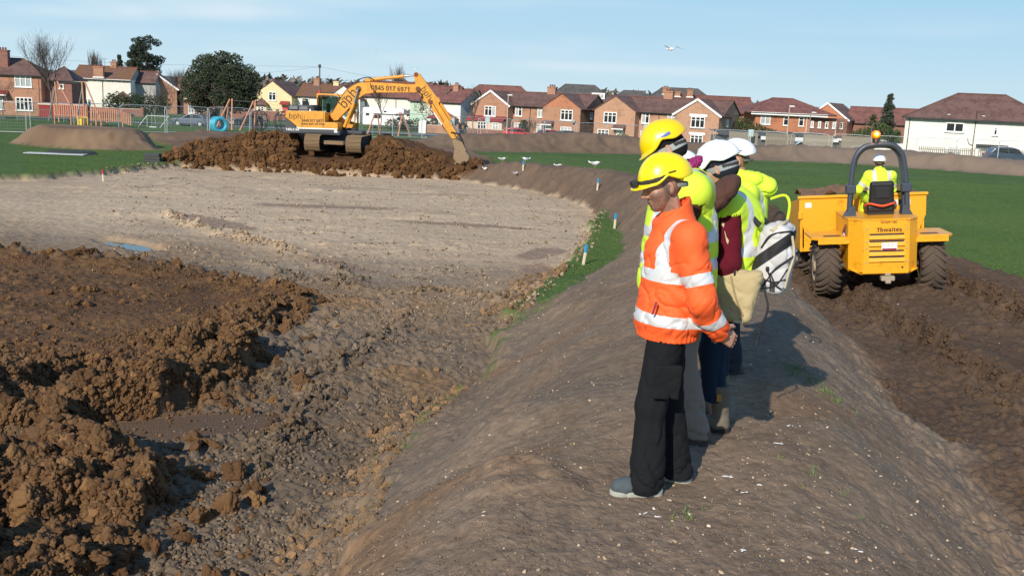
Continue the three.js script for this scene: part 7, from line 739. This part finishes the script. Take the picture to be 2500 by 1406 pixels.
  const tg = nets(topF, lo, hi, (T.cell ?? 0.0075) * k); const [plain, tape] = cut(tg, bandOf); const name = T.name ?? 'jacket', tp = part(name, plain, topM, P); if (tape.attributes.position.count) part('reflective_tape', tape, tapeM, tp);
  if (T.vest) { const sg = nets((x, y, z) => { let d = armD(x, y, z, T.under?.b ?? 0.004); d = smin(d, Math.max(torsoF(x, y, z) + 0.004, y - 1.5), 0.03); return d + 0.008 * wr * fold(x, y, z, sd + 4); }, [lo[0], Math.min(lo[1], T.under?.hem ?? 0.8), lo[2]], hi, 0.010 * k); part('sweater', sg, mats(T.under?.color ?? [0.1, 0.02, 0.03], 0.95), P); }
  // --- trousers
  if (S.trousers) { const Q = S.trousers, tf = (x, y, z) => { let d = ell(x, y, z, J.pelvis[0], J.pelvis[1] - 0.01, J.pelvis[2], 0.152, 0.15, 0.138); for (const s of ['L', 'R']) { const kn = J['knee' + s], an = J['ank' + s]; let q = smin(cap(x, y, z, J['hip' + s], kn, 0.100, 0.085), cap(x, y, z, kn, [an[0], an[1] - 0.03, an[2]], 0.080, Q.cuff ?? 0.082), 0.03); d = smin(d, q, s === 'L' ? 0.05 : 0.03); } if (Q.pocket) d = smin(d, box3(x, y, z, [0.205, 0.665, 0.02], [0.018, 0.095, 0.075], 0.012), 0.01); if (d < 0.09 && d > -0.09) { const low = sm(0.6, 0.1, y); d += (0.010 + 0.008 * low) * wr * fold(x, y * (0.65 + 0.5 * low), z, sd + 20); } const floor = Q.floor ?? 0.045; return Math.max(d, floor - y); }; const b = Q.box ?? [[-0.34, 0.02, -0.34], [0.34, 1.1, 0.36]]; part('trousers', nets(tf, b[0], b[1], (Q.cell ?? 0.0085) * k), mats(Q.color, 0.9), P); }
  // --- boots
  if (S.boots) for (const s of ['L', 'R']) { const an = J['ank' + s], [tw] = J['foot' + s], c = Math.cos(tw), n = Math.sin(tw), y0 = an[1] - 0.10 ; const loc = (x, y, z) => { const X = x - an[0], Zz = z - an[2]; return [X * c - Zz * n, y - y0, X * n + Zz * c]; }; const up = S.boots.tall ?? 0.14; const bf = (x, y, z) => { const [a, b, d] = loc(x, y, z); let q = cap(a, b, d, [0, 0.058, -0.045], [0, 0.055, 0.09], 0.047, 0.049); q = smin(q, ell(a, b, d, 0, 0.048, 0.135, 0.047, 0.05, 0.06), 0.03); q = smin(q, cap(a, b, d, [0, 0.06, -0.03], [0, up, -0.02], 0.05, 0.052 + (S.boots.wide ?? 0)), 0.04); return Math.max(q, 0.022 - b, b - up - 0.03) + 0.004 * vn3(a * 30, b * 30, d * 30, 7); }, so = (x, y, z) => { const [a, b, d] = loc(x, y, z); const q = Math.min(cap(a, 0, d, [0, 0, -0.05], [0, 0, 0.09], 0.050, 0.052), Math.hypot(a / 0.9, (d - 0.14) / 1.1) - 0.054); return Math.max(smin(q, 1, 0.01), Math.abs(b - 0.018) - 0.018 - 0.004 * (d < -0.02 ? 1 : 0)); }; const l = [an[0] - 0.24, y0 - 0.01, an[2] - 0.24], h = [an[0] + 0.24, y0 + up + 0.06, an[2] + 0.27]; const bt = part('boot', nets(bf, l, h, 0.0075 * k), mats(S.boots.color, 0.75), P); part('sole', nets(so, l, [h[0], y0 + 0.07, h[2]], 0.007 * k), mats(S.boots.sole ?? [0.3, 0.3, 0.28], 0.8), bt); }
  // --- helmet and headgear, in head space
  const inHead = (g) => g.applyMatrix4(HM);
  if (S.helmet) { const h = S.helmet, shellF = (X, Y, Zz) => { const r = h.ridge ? 0.006 * Math.exp(-Math.pow((Math.hypot(X, Zz * 0.85) - 0.055) / 0.006, 2)) : 0; let d = ell(X, Y, Zz, 0, 0.028, -0.008, 0.113, 0.152, 0.138) - r; d = smin(d, ell(X, Y, Zz, 0, 0.045, -0.062, 0.104, 0.105, 0.105), 0.03); const rimY = 0.032 + 0.035 * Math.pow(Math.abs(X) / 0.11, 2) * sm(0.08, -0.02, Math.abs(Zz)); d = Math.max(d, rimY - Y); d = smin(d, Math.max(Math.abs(ell(X, Y, Zz, 0, 0.028, -0.008, 0.118, 0.157, 0.143)) - 0.004, rimY - Y, Y - rimY - 0.014), 0.006); d = Math.max(d, -ell(X, Y, Zz, 0, 0.024, -0.008, 0.105, 0.145, 0.130)); const pk = Math.max(ell(X, Y + (Zz - 0.10) * 0.12, Zz, 0, 0.036, 0.085, 0.094, 0.02, h.peak ?? 0.09), -(Zz - 0.085), Math.abs(Y + (Zz - 0.1) * 0.12 - 0.036) - 0.0045); return smin(d, pk, 0.008); }; const hm = part('helmet', inHead(nets(shellF, [-0.15, -0.02, -0.19], [0.15, 0.21, 0.21], 0.0045 * k)), new THREE.MeshPhysicalMaterial({ color: lin(...h.color), roughness: 0.32, clearcoat: 0.3, clearcoatRoughness: 0.25 }), P);
    part('nape_strap', inHead(nets((X, Y, Zz) => Math.max(Math.abs(ell(X, Y, Zz, 0, 0.01, -0.012, 0.092, 0.13, 0.118)) - 0.005, Math.abs(Y + 0.012 - (Zz + 0.1) * 0.25) - 0.012, Zz + 0.045), [-0.13, -0.08, -0.16], [0.13, 0.08, 0.03], 0.005 * k)), mats(h.strap ?? [0.05, 0.05, 0.05], 0.7), hm);
    if (h.slot) for (const s of [-1, 1]) { const r = 0.1105; part('vent_slot', inHead(rbx(0.008, 0.006, 0.042, 0, 0, 0, 0.002).rotateX(-0.0).translate(s * r, 0.082, -0.025)), H.black, hm); }
    if (h.sticker) part('sticker', inHead(rbx(0.012, 0.017, 0.062, 0, 0, 0, 0.003).rotateZ(0.22).translate(0.1085, 0.075, -0.03)), mat([0.02, 0.10, 0.45], 0.5), hm);
    if (h.torch) { const st = part('head_torch_strap', inHead(nets((X, Y, Zz) => Math.max(Math.abs(ell(X, Y, Zz, 0, 0.028, -0.008, 0.117, 0.156, 0.142)) - 0.003, Math.abs(Y - 0.062 + (Zz - 0.05) * 0.10) - 0.0115, -(Zz + 0.01)), [-0.14, 0.0, -0.03], [0.14, 0.12, 0.16], 0.0042)), mat([0.03, 0.025, 0.02], 0.8), hm); part('head_torch', inHead(rbx(0.05, 0.034, 0.036, 0, 0.056, 0.152, 0.008)), H.black, st); }
    if (h.chinbit) part('buckle', inHead(rbx(0.012, 0.022, 0.018, 0.09, 0.03, -0.075, 0.004)), mats(h.color, 0.4), hm); }
  if (S.beanie) { const bnF = (X, Y, Zz) => { let d = ell(X, Y, Zz, 0, 0.03, -0.014, 0.090, 0.112, 0.114); d = smin(d, ell(X, Y, Zz, 0, -0.03, -0.035, 0.086, 0.07, 0.09), 0.03); return Math.max(d, -0.085 - Y + Math.max(0, Zz + 0.02) * 0.9); }; const g = nets(bnF, [-0.13, -0.14, -0.17], [0.13, 0.17, 0.13], 0.0055 * k); const [a, b] = cut(g, (X, Y, Zz) => 0.019 - Math.abs(Y + 0.002 + Zz * -0.12)); const bn = part('beanie', inHead(a), mats(S.beanie[0], 0.95), P); part('beanie_band', inHead(b), mats(S.beanie[1], 0.9), bn); }
  return { P, J, HM, toHead };
}
let skinM;
const HIVIS = new THREE.MeshStandardMaterial({ color: lin(0.68, 0.92, 0.05), roughness: 0.75 }), HIORANGE = new THREE.MeshStandardMaterial({ color: lin(0.96, 0.125, 0.022), roughness: 0.72 });

{ // the man in the orange coat, hands clasped behind his back
  const x = 0.84, d = 5.17;
  const man = makePerson({ label: 'man in orange high-visibility coat and yellow helmet with hands behind back', pos: [x, ground(x, d) - 0.005, -d], turn: -1.5, group: 'people watching from the bank', seed: 2, beard: 1, pitch: 0.30, yaw: 0.14, hair: [0.16, 0.12, 0.10],
    joints: { pelvis: [0, 0.96, -0.01], chest: [0, 1.32, -0.025], neck: [0, 1.50, 0.0], head: [0, 1.672, 0.07], hipL: [0.08, 0.90, 0.01], kneeL: [0.10, 0.50, 0.07], ankL: [0.12, 0.105, 0.075], hipR: [-0.08, 0.90, -0.03], kneeR: [-0.105, 0.5, -0.07], ankR: [-0.11, 0.10, -0.14], shL: [0.205, 1.43, -0.04], elL: [0.27, 1.12, -0.115], wrL: [0.15, 0.93, -0.245], shR: [-0.205, 1.43, -0.04], elR: [-0.285, 1.12, -0.13], wrR: [-0.05, 0.95, -0.26], footL: [0.12], footR: [-0.1] },
    hands: [[[0.145, 0.92, -0.262], [-0.35, -0.42, -0.82], [0.25, -0.88, 0.35], [-0.9, -0.1, 0.4], 0.75], [[-0.03, 0.93, -0.275], [0.62, -0.45, -0.55], [0.0, 0.75, -0.6], [0.4, 0.7, 0.5], 0.6]],
    top: { color: HIORANGE, sleeve: 0.016, bulk: 0.012, flare: 0.024, hem: 0.865, gather: true, bands: [1.215, 0.985], brace: 1.21, braceX: 0.15, armBands: [[0, 0.66], [1, 0.55]], collar: { h: 0.115, f: 0.035, r: 0.108 }, cell: 0.0066 },
    trousers: { color: [0.0105, 0.0115, 0.0135], pocket: true, cuff: 0.098, floor: 0.03 }, boots: { color: [0.075, 0.095, 0.105], sole: [0.36, 0.37, 0.33] }, helmet: { color: [0.93, 0.72, 0.0], slot: true, torch: true, chinbit: true, strap: [0.25, 0.25, 0.22] } });
  part('pocket_zip', rbx(0.006, 0.07, 0.012, 0, 0, 0, 0.002).rotateX(-0.25).translate(0.199, 1.06, 0.115), mat([0.25, 0.03, 0.05], 0.5), man.P);
  part('cuff_tab', rbx(0.02, 0.02, 0.05, 0, 0, 0, 0.004).rotateX(0.5).translate(0.185, 0.97, -0.19), mat([0.10, 0.01, 0.02], 0.6), man.P);
}
{ // second man: yellow helmet, vest over a brown hooded top
  const x = 1.08, d = 6.05;
  const m = makePerson({ label: 'tall person in brown hooded top, lime vest and tilted yellow helmet', pos: [x, ground(x, d) - 0.005, -d], turn: -1.62, group: 'people watching from the bank', seed: 7, pitch: 0.62, yaw: 0.1, tilt: 0.1, cell: 1.15,
    joints: { pelvis: [0, 1.02, 0.05], waist: [0, 1.15, 0], chest: [0, 1.44, 0.045], neck: [0, 1.60, 0.09], head: [0, 1.745, 0.175], hipL: [0.1, 0.98, -0.04], kneeL: [0.11, 0.54, 0.0], ankL: [0.12, 0.10, -0.12], hipR: [-0.1, 0.98, -0.04], kneeR: [-0.11, 0.54, 0.03], ankR: [-0.13, 0.10, -0.03], shL: [0.21, 1.53, 0.02], elL: [0.24, 1.24, 0.10], wrL: [0.12, 1.14, 0.20], shR: [-0.21, 1.53, 0.02], elR: [-0.25, 1.22, -0.02], wrR: [-0.22, 0.98, 0.0] },
    hands: [[[0.115, 1.14, 0.205], [-1, -0.1, 0.1], [0, 0.95, 0.2], [0, 0, -1], 0.4]],
    top: { name: 'vest', vest: true, color: HIVIS, sleeve: 0.012, bulk: 0.032, flare: 0.05, hem: 0.93, drop: 0.05, bands: [1.27, 1.11], bandW: 0.032, brace: 1.26, braceX: 0.13, noArmTape: true, under: { color: [0.075, 0.033, 0.022], b: 0.012 }, cell: 0.0085 },
    trousers: { color: [0.23, 0.185, 0.155], cuff: 0.085, box: [[-0.36, 0.02, -0.36], [0.36, 1.18, 0.3]] }, boots: { color: [0.12, 0.09, 0.07], sole: [0.06, 0.05, 0.05] }, helmet: { color: [0.92, 0.60, 0.0], sticker: true, peak: 0.075 }, beanie: [[0.012, 0.012, 0.014], [0.34, 0.36, 0.37]] });
  m.P.scale.setScalar(1.045);
  part('hood', nets((a, b, c) => smin(ell(a, b, c + (b - 1.5) * 0.55, 0, 1.50, -0.165, 0.175, 0.125, 0.085), cap(a, b, c, [-0.12, 1.58, -0.01], [0.12, 1.58, -0.01], 0.065, 0.065), 0.09) + 0.014 * fold(a, b, c, 31), [-0.28, 1.33, -0.36], [0.28, 1.74, 0.16], 0.009), mat([0.080, 0.034, 0.024], 0.98), m.P);
  part('scarf', nets((a, b, c) => { const r = Math.hypot(a, (c - 0.075) * 1.0); return Math.hypot(r - 0.085, b - 1.64 - (c - 0.07) * -0.5) - 0.034 + 0.008 * Math.sin(Math.atan2(a, c) * 26) * Math.sin((b - 1.6) * 120); }, [-0.16, 1.54, -0.08], [0.16, 1.76, 0.24], 0.006), mat([0.30, 0.02, 0.14], 0.95), m.P);
}
let third;
{ // third: white helmet, maroon jumper, vest, jeans and tall boots
  const x = 1.41, d = 6.35;
  third = makePerson({ label: 'person in white helmet, maroon jumper and lime vest carrying two bags', pos: [x, ground(x, d) - 0.005, -d], turn: -2.02, group: 'people watching from the bank', seed: 13, pitch: 0.5, yaw: 0.05, tilt: -0.05, cell: 1.15,
    joints: { pelvis: [0, 0.98, -0.02], chest: [0, 1.36, 0.0], neck: [0, 1.52, 0.05], head: [0, 1.68, 0.12], hipL: [0.1, 0.94, -0.02], kneeL: [0.12, 0.52, 0.03], ankL: [0.13, 0.10, -0.03], hipR: [-0.1, 0.94, -0.02], kneeR: [-0.12, 0.52, 0.05], ankR: [-0.14, 0.10, 0.05], shL: [0.215, 1.45, -0.02], elL: [0.275, 1.13, -0.07], wrL: [0.24, 0.90, 0.0], shR: [-0.205, 1.45, 0.0], elR: [-0.255, 1.13, -0.02], wrR: [-0.22, 0.90, 0.05] },
    hands: [[[0.24, 0.89, 0.005], [0, -1, 0.15], [0, 0.1, 1], [-1, 0, 0], 0.35]],
    top: { name: 'vest', vest: true, color: HIVIS, sleeve: 0.012, bulk: 0.02, flare: 0.01, hem: 0.84, drop: 0.05, bands: [1.18, 1.0], bandW: 0.03, brace: 1.17, noArmTape: true, under: { color: [0.105, 0.008, 0.018], b: 0.014 }, cell: 0.0085 },
    trousers: { color: [0.013, 0.026, 0.05], cuff: 0.078, floor: 0.2 }, boots: { color: [0.16, 0.135, 0.105], sole: [0.04, 0.03, 0.025], tall: 0.28, wide: 0.016 }, helmet: { color: [0.83, 0.84, 0.85], ridge: true, peak: 0.085 }, beanie: [[0.018, 0.022, 0.035], [0.30, 0.34, 0.36]] });
  const T = third.P; T.scale.setScalar(1.02);
  part('pull_tab', rbx(0.006, 0.05, 0.03, 0.20, 0.245, -0.06, 0.003), mat([0.5, 0.25, 0.04], 0.7), T);
}
{ // rucksack on the third person's back and shoulder bag at the hip, both carried
  const base = third.P, mW = new THREE.Matrix4().compose(base.position, base.quaternion, V(1, 1, 1));
  const B = thing('rucksack', 'pale grey and black rucksack worn by the person in the maroon jumper', 'rucksack', base.position.toArray(), base.rotation.y); const grey = mat([0.56, 0.56, 0.57], 0.85), blk = mat([0.018, 0.018, 0.022], 0.75), tan = mat([0.52, 0.45, 0.31], 0.85);
  const packF = (a, b, c) => { const cc = c + 0.272 + (b - 1.15) * 0.14; let d = box3(a, b, cc, [0, 1.18, 0], [0.155, 0.225, 0.10], 0.085); d = smin(d, box3(a, b, cc, [0, 1.10, -0.085], [0.125, 0.15, 0.05], 0.045), 0.03); return d < 0.06 && d > -0.06 ? d + 0.012 * fold(a, b, c, 41) : d; };
  const onto = (f, pts, off) => pts.map((p) => { let q = [...p]; for (let k = 0; k < 6; k++) { const e = 0.004, d = f(...q) - off, g = [0, 1, 2].map((i) => { const a = [...q], b = [...q]; a[i] += e; b[i] -= e; return (f(...a) - f(...b)) / (2 * e); }), L = Math.hypot(...g) || 1; q = q.map((v, i) => v - g[i] / L * d); } return q; });
  const pg = nets(packF, [-0.25, 0.85, -0.62], [0.25, 1.52, -0.1], 0.0075); const zone = (a, b, c) => { const cc = c + 0.315 + (b - 1.15) * 0.12; const arch = b - (1.33 - 1.7 * Math.pow(cc + 0.02, 2) * 2 - Math.abs(a) * 0.1); return 0.05 - Math.abs(b - 1.255 + cc * 0.95) ; };
  const [p1, p2] = cut(pg, zone); const pack = part('pack_body', p1, grey, B); part('black_panel', p2, blk, pack);
  part('top_binding', [tube(onto(packF, [[-0.15, 1.36, -0.28], [-0.08, 1.40, -0.33], [0, 1.41, -0.34], [0.08, 1.40, -0.33], [0.15, 1.36, -0.28]], 0.004), 0.013, 24, 8)], tan, pack);
  for (const pts of [[[0.16, 1.24, -0.22], [0.155, 1.33, -0.28], [0.11, 1.36, -0.38], [0, 1.36, -0.42], [-0.11, 1.36, -0.38]], [[0.16, 1.00, -0.26], [0.155, 1.12, -0.33], [0.12, 1.20, -0.42], [0, 1.22, -0.44], [-0.12, 1.2, -0.42]]]) part('zip', [tube(onto(packF, pts, 0.002), 0.007, 30, 6)], blk, pack);
  part('grab_loop', [tube([[-0.02, 1.39, -0.24], [-0.02, 1.46, -0.28], [0.02, 1.46, -0.32], [0.03, 1.38, -0.34]], 0.007, 20, 6)], blk, pack); part('piping', [tube(onto(packF, [[0.09, 1.33, -0.44], [0.10, 1.22, -0.46], [0.10, 1.08, -0.46], [0.09, 0.99, -0.42]], 0.003), 0.009, 20, 6)], tan, pack);
  for (const s of [-1, 1]) part('shoulder_strap', [tube([[s * 0.10, 1.38, -0.2], [s * 0.12, 1.50, -0.06], [s * 0.13, 1.53, 0.04], [s * 0.145, 1.44, 0.16], [s * 0.16, 1.25, 0.18], [s * 0.17, 1.08, 0.06], [s * 0.15, 1.02, -0.16]], 0.018, 40, 8)], blk, pack);
  const cord = (pts) => part('bungee_cord', [tube(onto(packF, pts, 0.005), 0.005, 24, 6)], blk, pack); cord([[0.166, 1.10, -0.30], [0.17, 1.02, -0.34], [0.166, 0.98, -0.42]]); cord([[0.166, 1.06, -0.22], [0.172, 1.03, -0.33], [0.15, 1.05, -0.46]]); cord([[0.166, 0.97, -0.24], [0.172, 1.0, -0.34], [0.15, 1.12, -0.46]]); cord([[0.168, 1.12, -0.28], [0.174, 1.06, -0.31], [0.17, 0.96, -0.31]]);
  part('toggle', rbx(0.02, 0.025, 0.02, 0.172, 1.125, -0.285, 0.005), blk, pack); part('toggle', rbx(0.022, 0.03, 0.022, 0.176, 1.02, -0.325, 0.005), blk, pack); part('loose_strap', [tube([[0.15, 0.97, -0.28], [0.17, 0.88, -0.31], [0.16, 0.74, -0.28], [0.155, 0.66, -0.26]], 0.007, 20, 6), rbx(0.02, 0.05, 0.012, 0.155, 0.64, -0.26, 0.003)], blk, pack);
  const S = thing('shoulder_bag', 'khaki canvas shoulder bag at the hip of the person in the maroon jumper', 'shoulder bag', base.position.toArray(), base.rotation.y); const khaki = mat([0.44, 0.36, 0.20], 0.95); const bagF = (a, b, c) => { const q = (b - 0.95) * 0.28; return box3(a, b, c, [0.285 - 0.05 * (b - 0.95), 0.95, -0.10 - q], [0.055, 0.165 - 0.06 * (c + 0.1), 0.165 + 0.10 * (0.95 - b)], 0.05) + 0.010 * fold(a, b, c, 51); };
  const bag = part('bag_body', nets(bagF, [0.18, 0.70, -0.42], [0.42, 1.2, 0.2], 0.0075), khaki, S); part('flap_seam', [tube([[0.335, 1.08, -0.10], [0.345, 0.96, -0.14], [0.345, 0.84, -0.20]], 0.006, 12, 5)], mat([0.3, 0.24, 0.13], 0.95), bag); part('strap', [tube([[0.31, 1.10, -0.12], [0.32, 1.25, -0.07], [0.28, 1.44, 0.0], [0.18, 1.54, 0.03], [0.08, 1.56, 0.02]], 0.014, 24, 6)], mat([0.5, 0.42, 0.27], 0.95), bag); part('strap_ring', new THREE.TorusGeometry(0.02, 0.006, 8, 16).translate(0.315, 1.10, -0.12), H.black, bag); part('tag', rbx(0.01, 0.02, 0.06, 0.34, 0.80, -0.17, 0.003), tan, bag);
}
{ // fourth: white helmet, hi-vis jacket with the hood down
  const x = 1.85, d = 8.0;
  const m = makePerson({ label: 'person in white helmet and hooded lime coat at the back of the group', pos: [x, ground(x, d) - 0.005, -d], turn: -1.75, group: 'people watching from the bank', seed: 19, pitch: 0.25, yaw: 0.1, cell: 1.5,
    joints: { pelvis: [0, 0.99, -0.02], chest: [0, 1.38, 0.0], neck: [0, 1.55, 0.04], head: [0, 1.71, 0.085], hipL: [0.1, 0.95, 0], hipR: [-0.1, 0.95, 0], shL: [0.205, 1.48, 0.0], elL: [0.26, 1.18, 0.0], wrL: [0.18, 1.05, 0.2], shR: [-0.205, 1.48, 0.0], elR: [-0.26, 1.18, 0.0], wrR: [-0.18, 1.05, 0.2] }, hands: [[[0.175, 1.045, 0.21], [-0.3, -0.1, 0.95], [0.2, 0.95, 0.2], [-0.8, 0, -0.5], 0.4]], hair: [0.09, 0.055, 0.03],
    top: { color: HIVIS, sleeve: 0.02, bulk: 0.03, flare: 0.01, hem: 0.82, bands: [1.2, 1.0], brace: 1.2, armBands: [[0, 0.7]], cell: 0.0085 }, trousers: { color: [0.03, 0.035, 0.045] }, boots: { color: [0.1, 0.08, 0.06], sole: [0.05, 0.05, 0.05] }, helmet: { color: [0.83, 0.85, 0.88], slot: true, strap: [0.12, 0.14, 0.13] } });
  m.P.scale.setScalar(1.025);
  const hd = part('hood', nets((a, b, c) => { const r = Math.hypot(a / 1.15, (c - 0.0)); return smin(Math.hypot(r - 0.115, (b - 1.575 - (c) * 0.15) * 0.72) - 0.052, ell(a, b, c, 0, 1.52, -0.17, 0.15, 0.085, 0.085), 0.05) + 0.016 * fold(a * 1.3, b * 1.6, c * 1.3, 61); }, [-0.28, 1.38, -0.32], [0.28, 1.72, 0.24], 0.009), HIVIS, m.P);
  part('hood_strap', [tube([[0.12, 1.44, -0.20], [0.10, 1.47, -0.31], [0.10, 1.42, -0.345], [0.10, 1.2, -0.335], [0.10, 1.12, -0.33]], 0.012, 24, 6)], mat([0.62, 0.86, 0.03], 0.7), m.P);
}
{ const x = 1.50, d = 8.7; makePerson({ label: 'person almost hidden in the group, only a white helmet showing', pos: [x, ground(x, d) - 0.005, -d], turn: -1.5, group: 'people watching from the bank', seed: 23, pitch: 0.35, cell: 2.2, joints: {}, hands: [], top: { color: HIVIS, sleeve: 0.01, bulk: 0.01, hem: 0.84, bands: [1.15, 0.98], brace: 1.15 }, trousers: { color: [0.03, 0.03, 0.035] }, boots: { color: [0.08, 0.06, 0.05] }, helmet: { color: [0.83, 0.84, 0.85] }, beanie: [[0.02, 0.02, 0.02], [0.02, 0.02, 0.02]] }); }
{ // dumper driver, sitting
  const m4 = new THREE.Matrix4().compose(V(...dumperAt), new THREE.Quaternion().setFromEuler(new THREE.Euler(0, dumperYaw, dumperRoll)), V(1, 1, 1)), o = V(0.02, 0.74, -0.16).applyMatrix4(m4);
  const m = makePerson({ label: 'driver in lime high-visibility coat and white helmet sitting on the dumper', pos: o.toArray(), turn: Math.PI + dumperYaw, seed: 29, pitch: 0.12, cell: 1.9,
    joints: { pelvis: [0, 0.98, 0], chest: [0.02, 1.35, 0.04], neck: [0.02, 1.52, 0.07], head: [0.03, 1.67, 0.10], hipL: [0.1, 0.95, 0.05], kneeL: [0.16, 1.0, 0.46], ankL: [0.16, 0.55, 0.55], hipR: [-0.1, 0.95, 0.05], kneeR: [-0.16, 1.0, 0.46], ankR: [-0.16, 0.55, 0.55], shL: [0.215, 1.45, 0.03], elL: [0.36, 1.17, 0.10], wrL: [0.40, 1.02, 0.3], shR: [-0.2, 1.45, 0.05], elR: [-0.27, 1.18, 0.2], wrR: [-0.12, 1.1, 0.42] }, hands: [[[0.40, 1.015, 0.31], [0, -0.2, 1], [1, 0, 0], [0, -1, -0.2], 0.5], [[-0.12, 1.1, 0.43], [0.2, -0.2, 1], [1, 0, 0], [0, -1, -0.2], 0.5]],
    top: { color: HIVIS, sleeve: 0.018, bulk: 0.03, hem: 0.86, bands: [1.2], brace: 1.2, armBands: [[0, 0.6], [1, 0.6]], collar: { h: 0.08, f: 0.02, r: 0.105 } }, trousers: { color: [0.55, 0.78, 0.03], box: [[-0.36, 0.45, -0.3], [0.36, 1.15, 0.72]], floor: 0.5 }, boots: { color: [0.05, 0.04, 0.035] }, helmet: { color: [0.83, 0.84, 0.85], strap: [0.03, 0.03, 0.03] } });
  m.P.rotation.set(0, Math.PI + dumperYaw, 0); m.P.rotateZ(-dumperRoll * 0.4);
}
{ // excavator operator behind the glass, and two walkers by the street
  makePerson({ label: 'operator in lime vest seated inside the excavator cab', pos: [-9.25, 1.42, -49.76], turn: Math.PI / 2, seed: 31, cell: 3, pitch: 0.1, joints: { pelvis: [0, 0.98, 0], hipL: [0.1, 0.95, 0.05], kneeL: [0.14, 1.0, 0.42], ankL: [0.14, 0.6, 0.5], hipR: [-0.1, 0.95, 0.05], kneeR: [-0.14, 1.0, 0.42], ankR: [-0.14, 0.6, 0.5], elL: [0.27, 1.15, 0.1], wrL: [0.2, 1.1, 0.34], elR: [-0.27, 1.15, 0.1], wrR: [-0.2, 1.1, 0.34] }, hands: [[[0.2, 1.1, 0.35], [0, 0, 1], [1, 0, 0], [0, -1, 0], 0.5]], top: { color: HIVIS, sleeve: 0.01, bulk: 0.01, bands: [1.15], hem: 0.88 }, trousers: { color: [0.03, 0.03, 0.04], box: [[-0.34, 0.5, -0.3], [0.34, 1.15, 0.66]], floor: 0.55 }, hair: [0.05, 0.04, 0.03], hairAmt: 1 }).P.scale.setScalar(0.86);
  for (const [x, d, label, c, sd] of [[-7.0, 117, 'walker in dark coat on the left by the bare street tree', [0.02, 0.02, 0.025], 41], [-6.4, 117.4, 'walker in dark grey coat right of the other by the bare street tree', [0.05, 0.045, 0.045], 43]]) makePerson({ label, pos: [x, ground(x, d) + 0.2, -d], turn: 1.4, group: 'walkers on the pavement', seed: sd, cell: 5, pitch: 0, hairAmt: 1, hair: [0.2, 0.14, 0.08], joints: { kneeL: [0.1, 0.5, 0.14], ankL: [0.1, 0.1, 0.2], kneeR: [-0.1, 0.5, 0.02], ankR: [-0.1, 0.12, -0.2] }, hands: [[[0.23, 0.87, 0.05], [0, -1, 0.1], [0, 0, 1], [-1, 0, 0], 0.3, 1.1]], top: { color: c, sleeve: 0.012, hem: 0.7, drop: 0.15, bands: [], cell: 0.006 }, trousers: { color: [0.06, 0.06, 0.08], cell: 0.006 }, boots: { color: [0.5, 0.45, 0.45], sole: [0.6, 0.6, 0.6] } });
}

renderer.render(scene, camera);
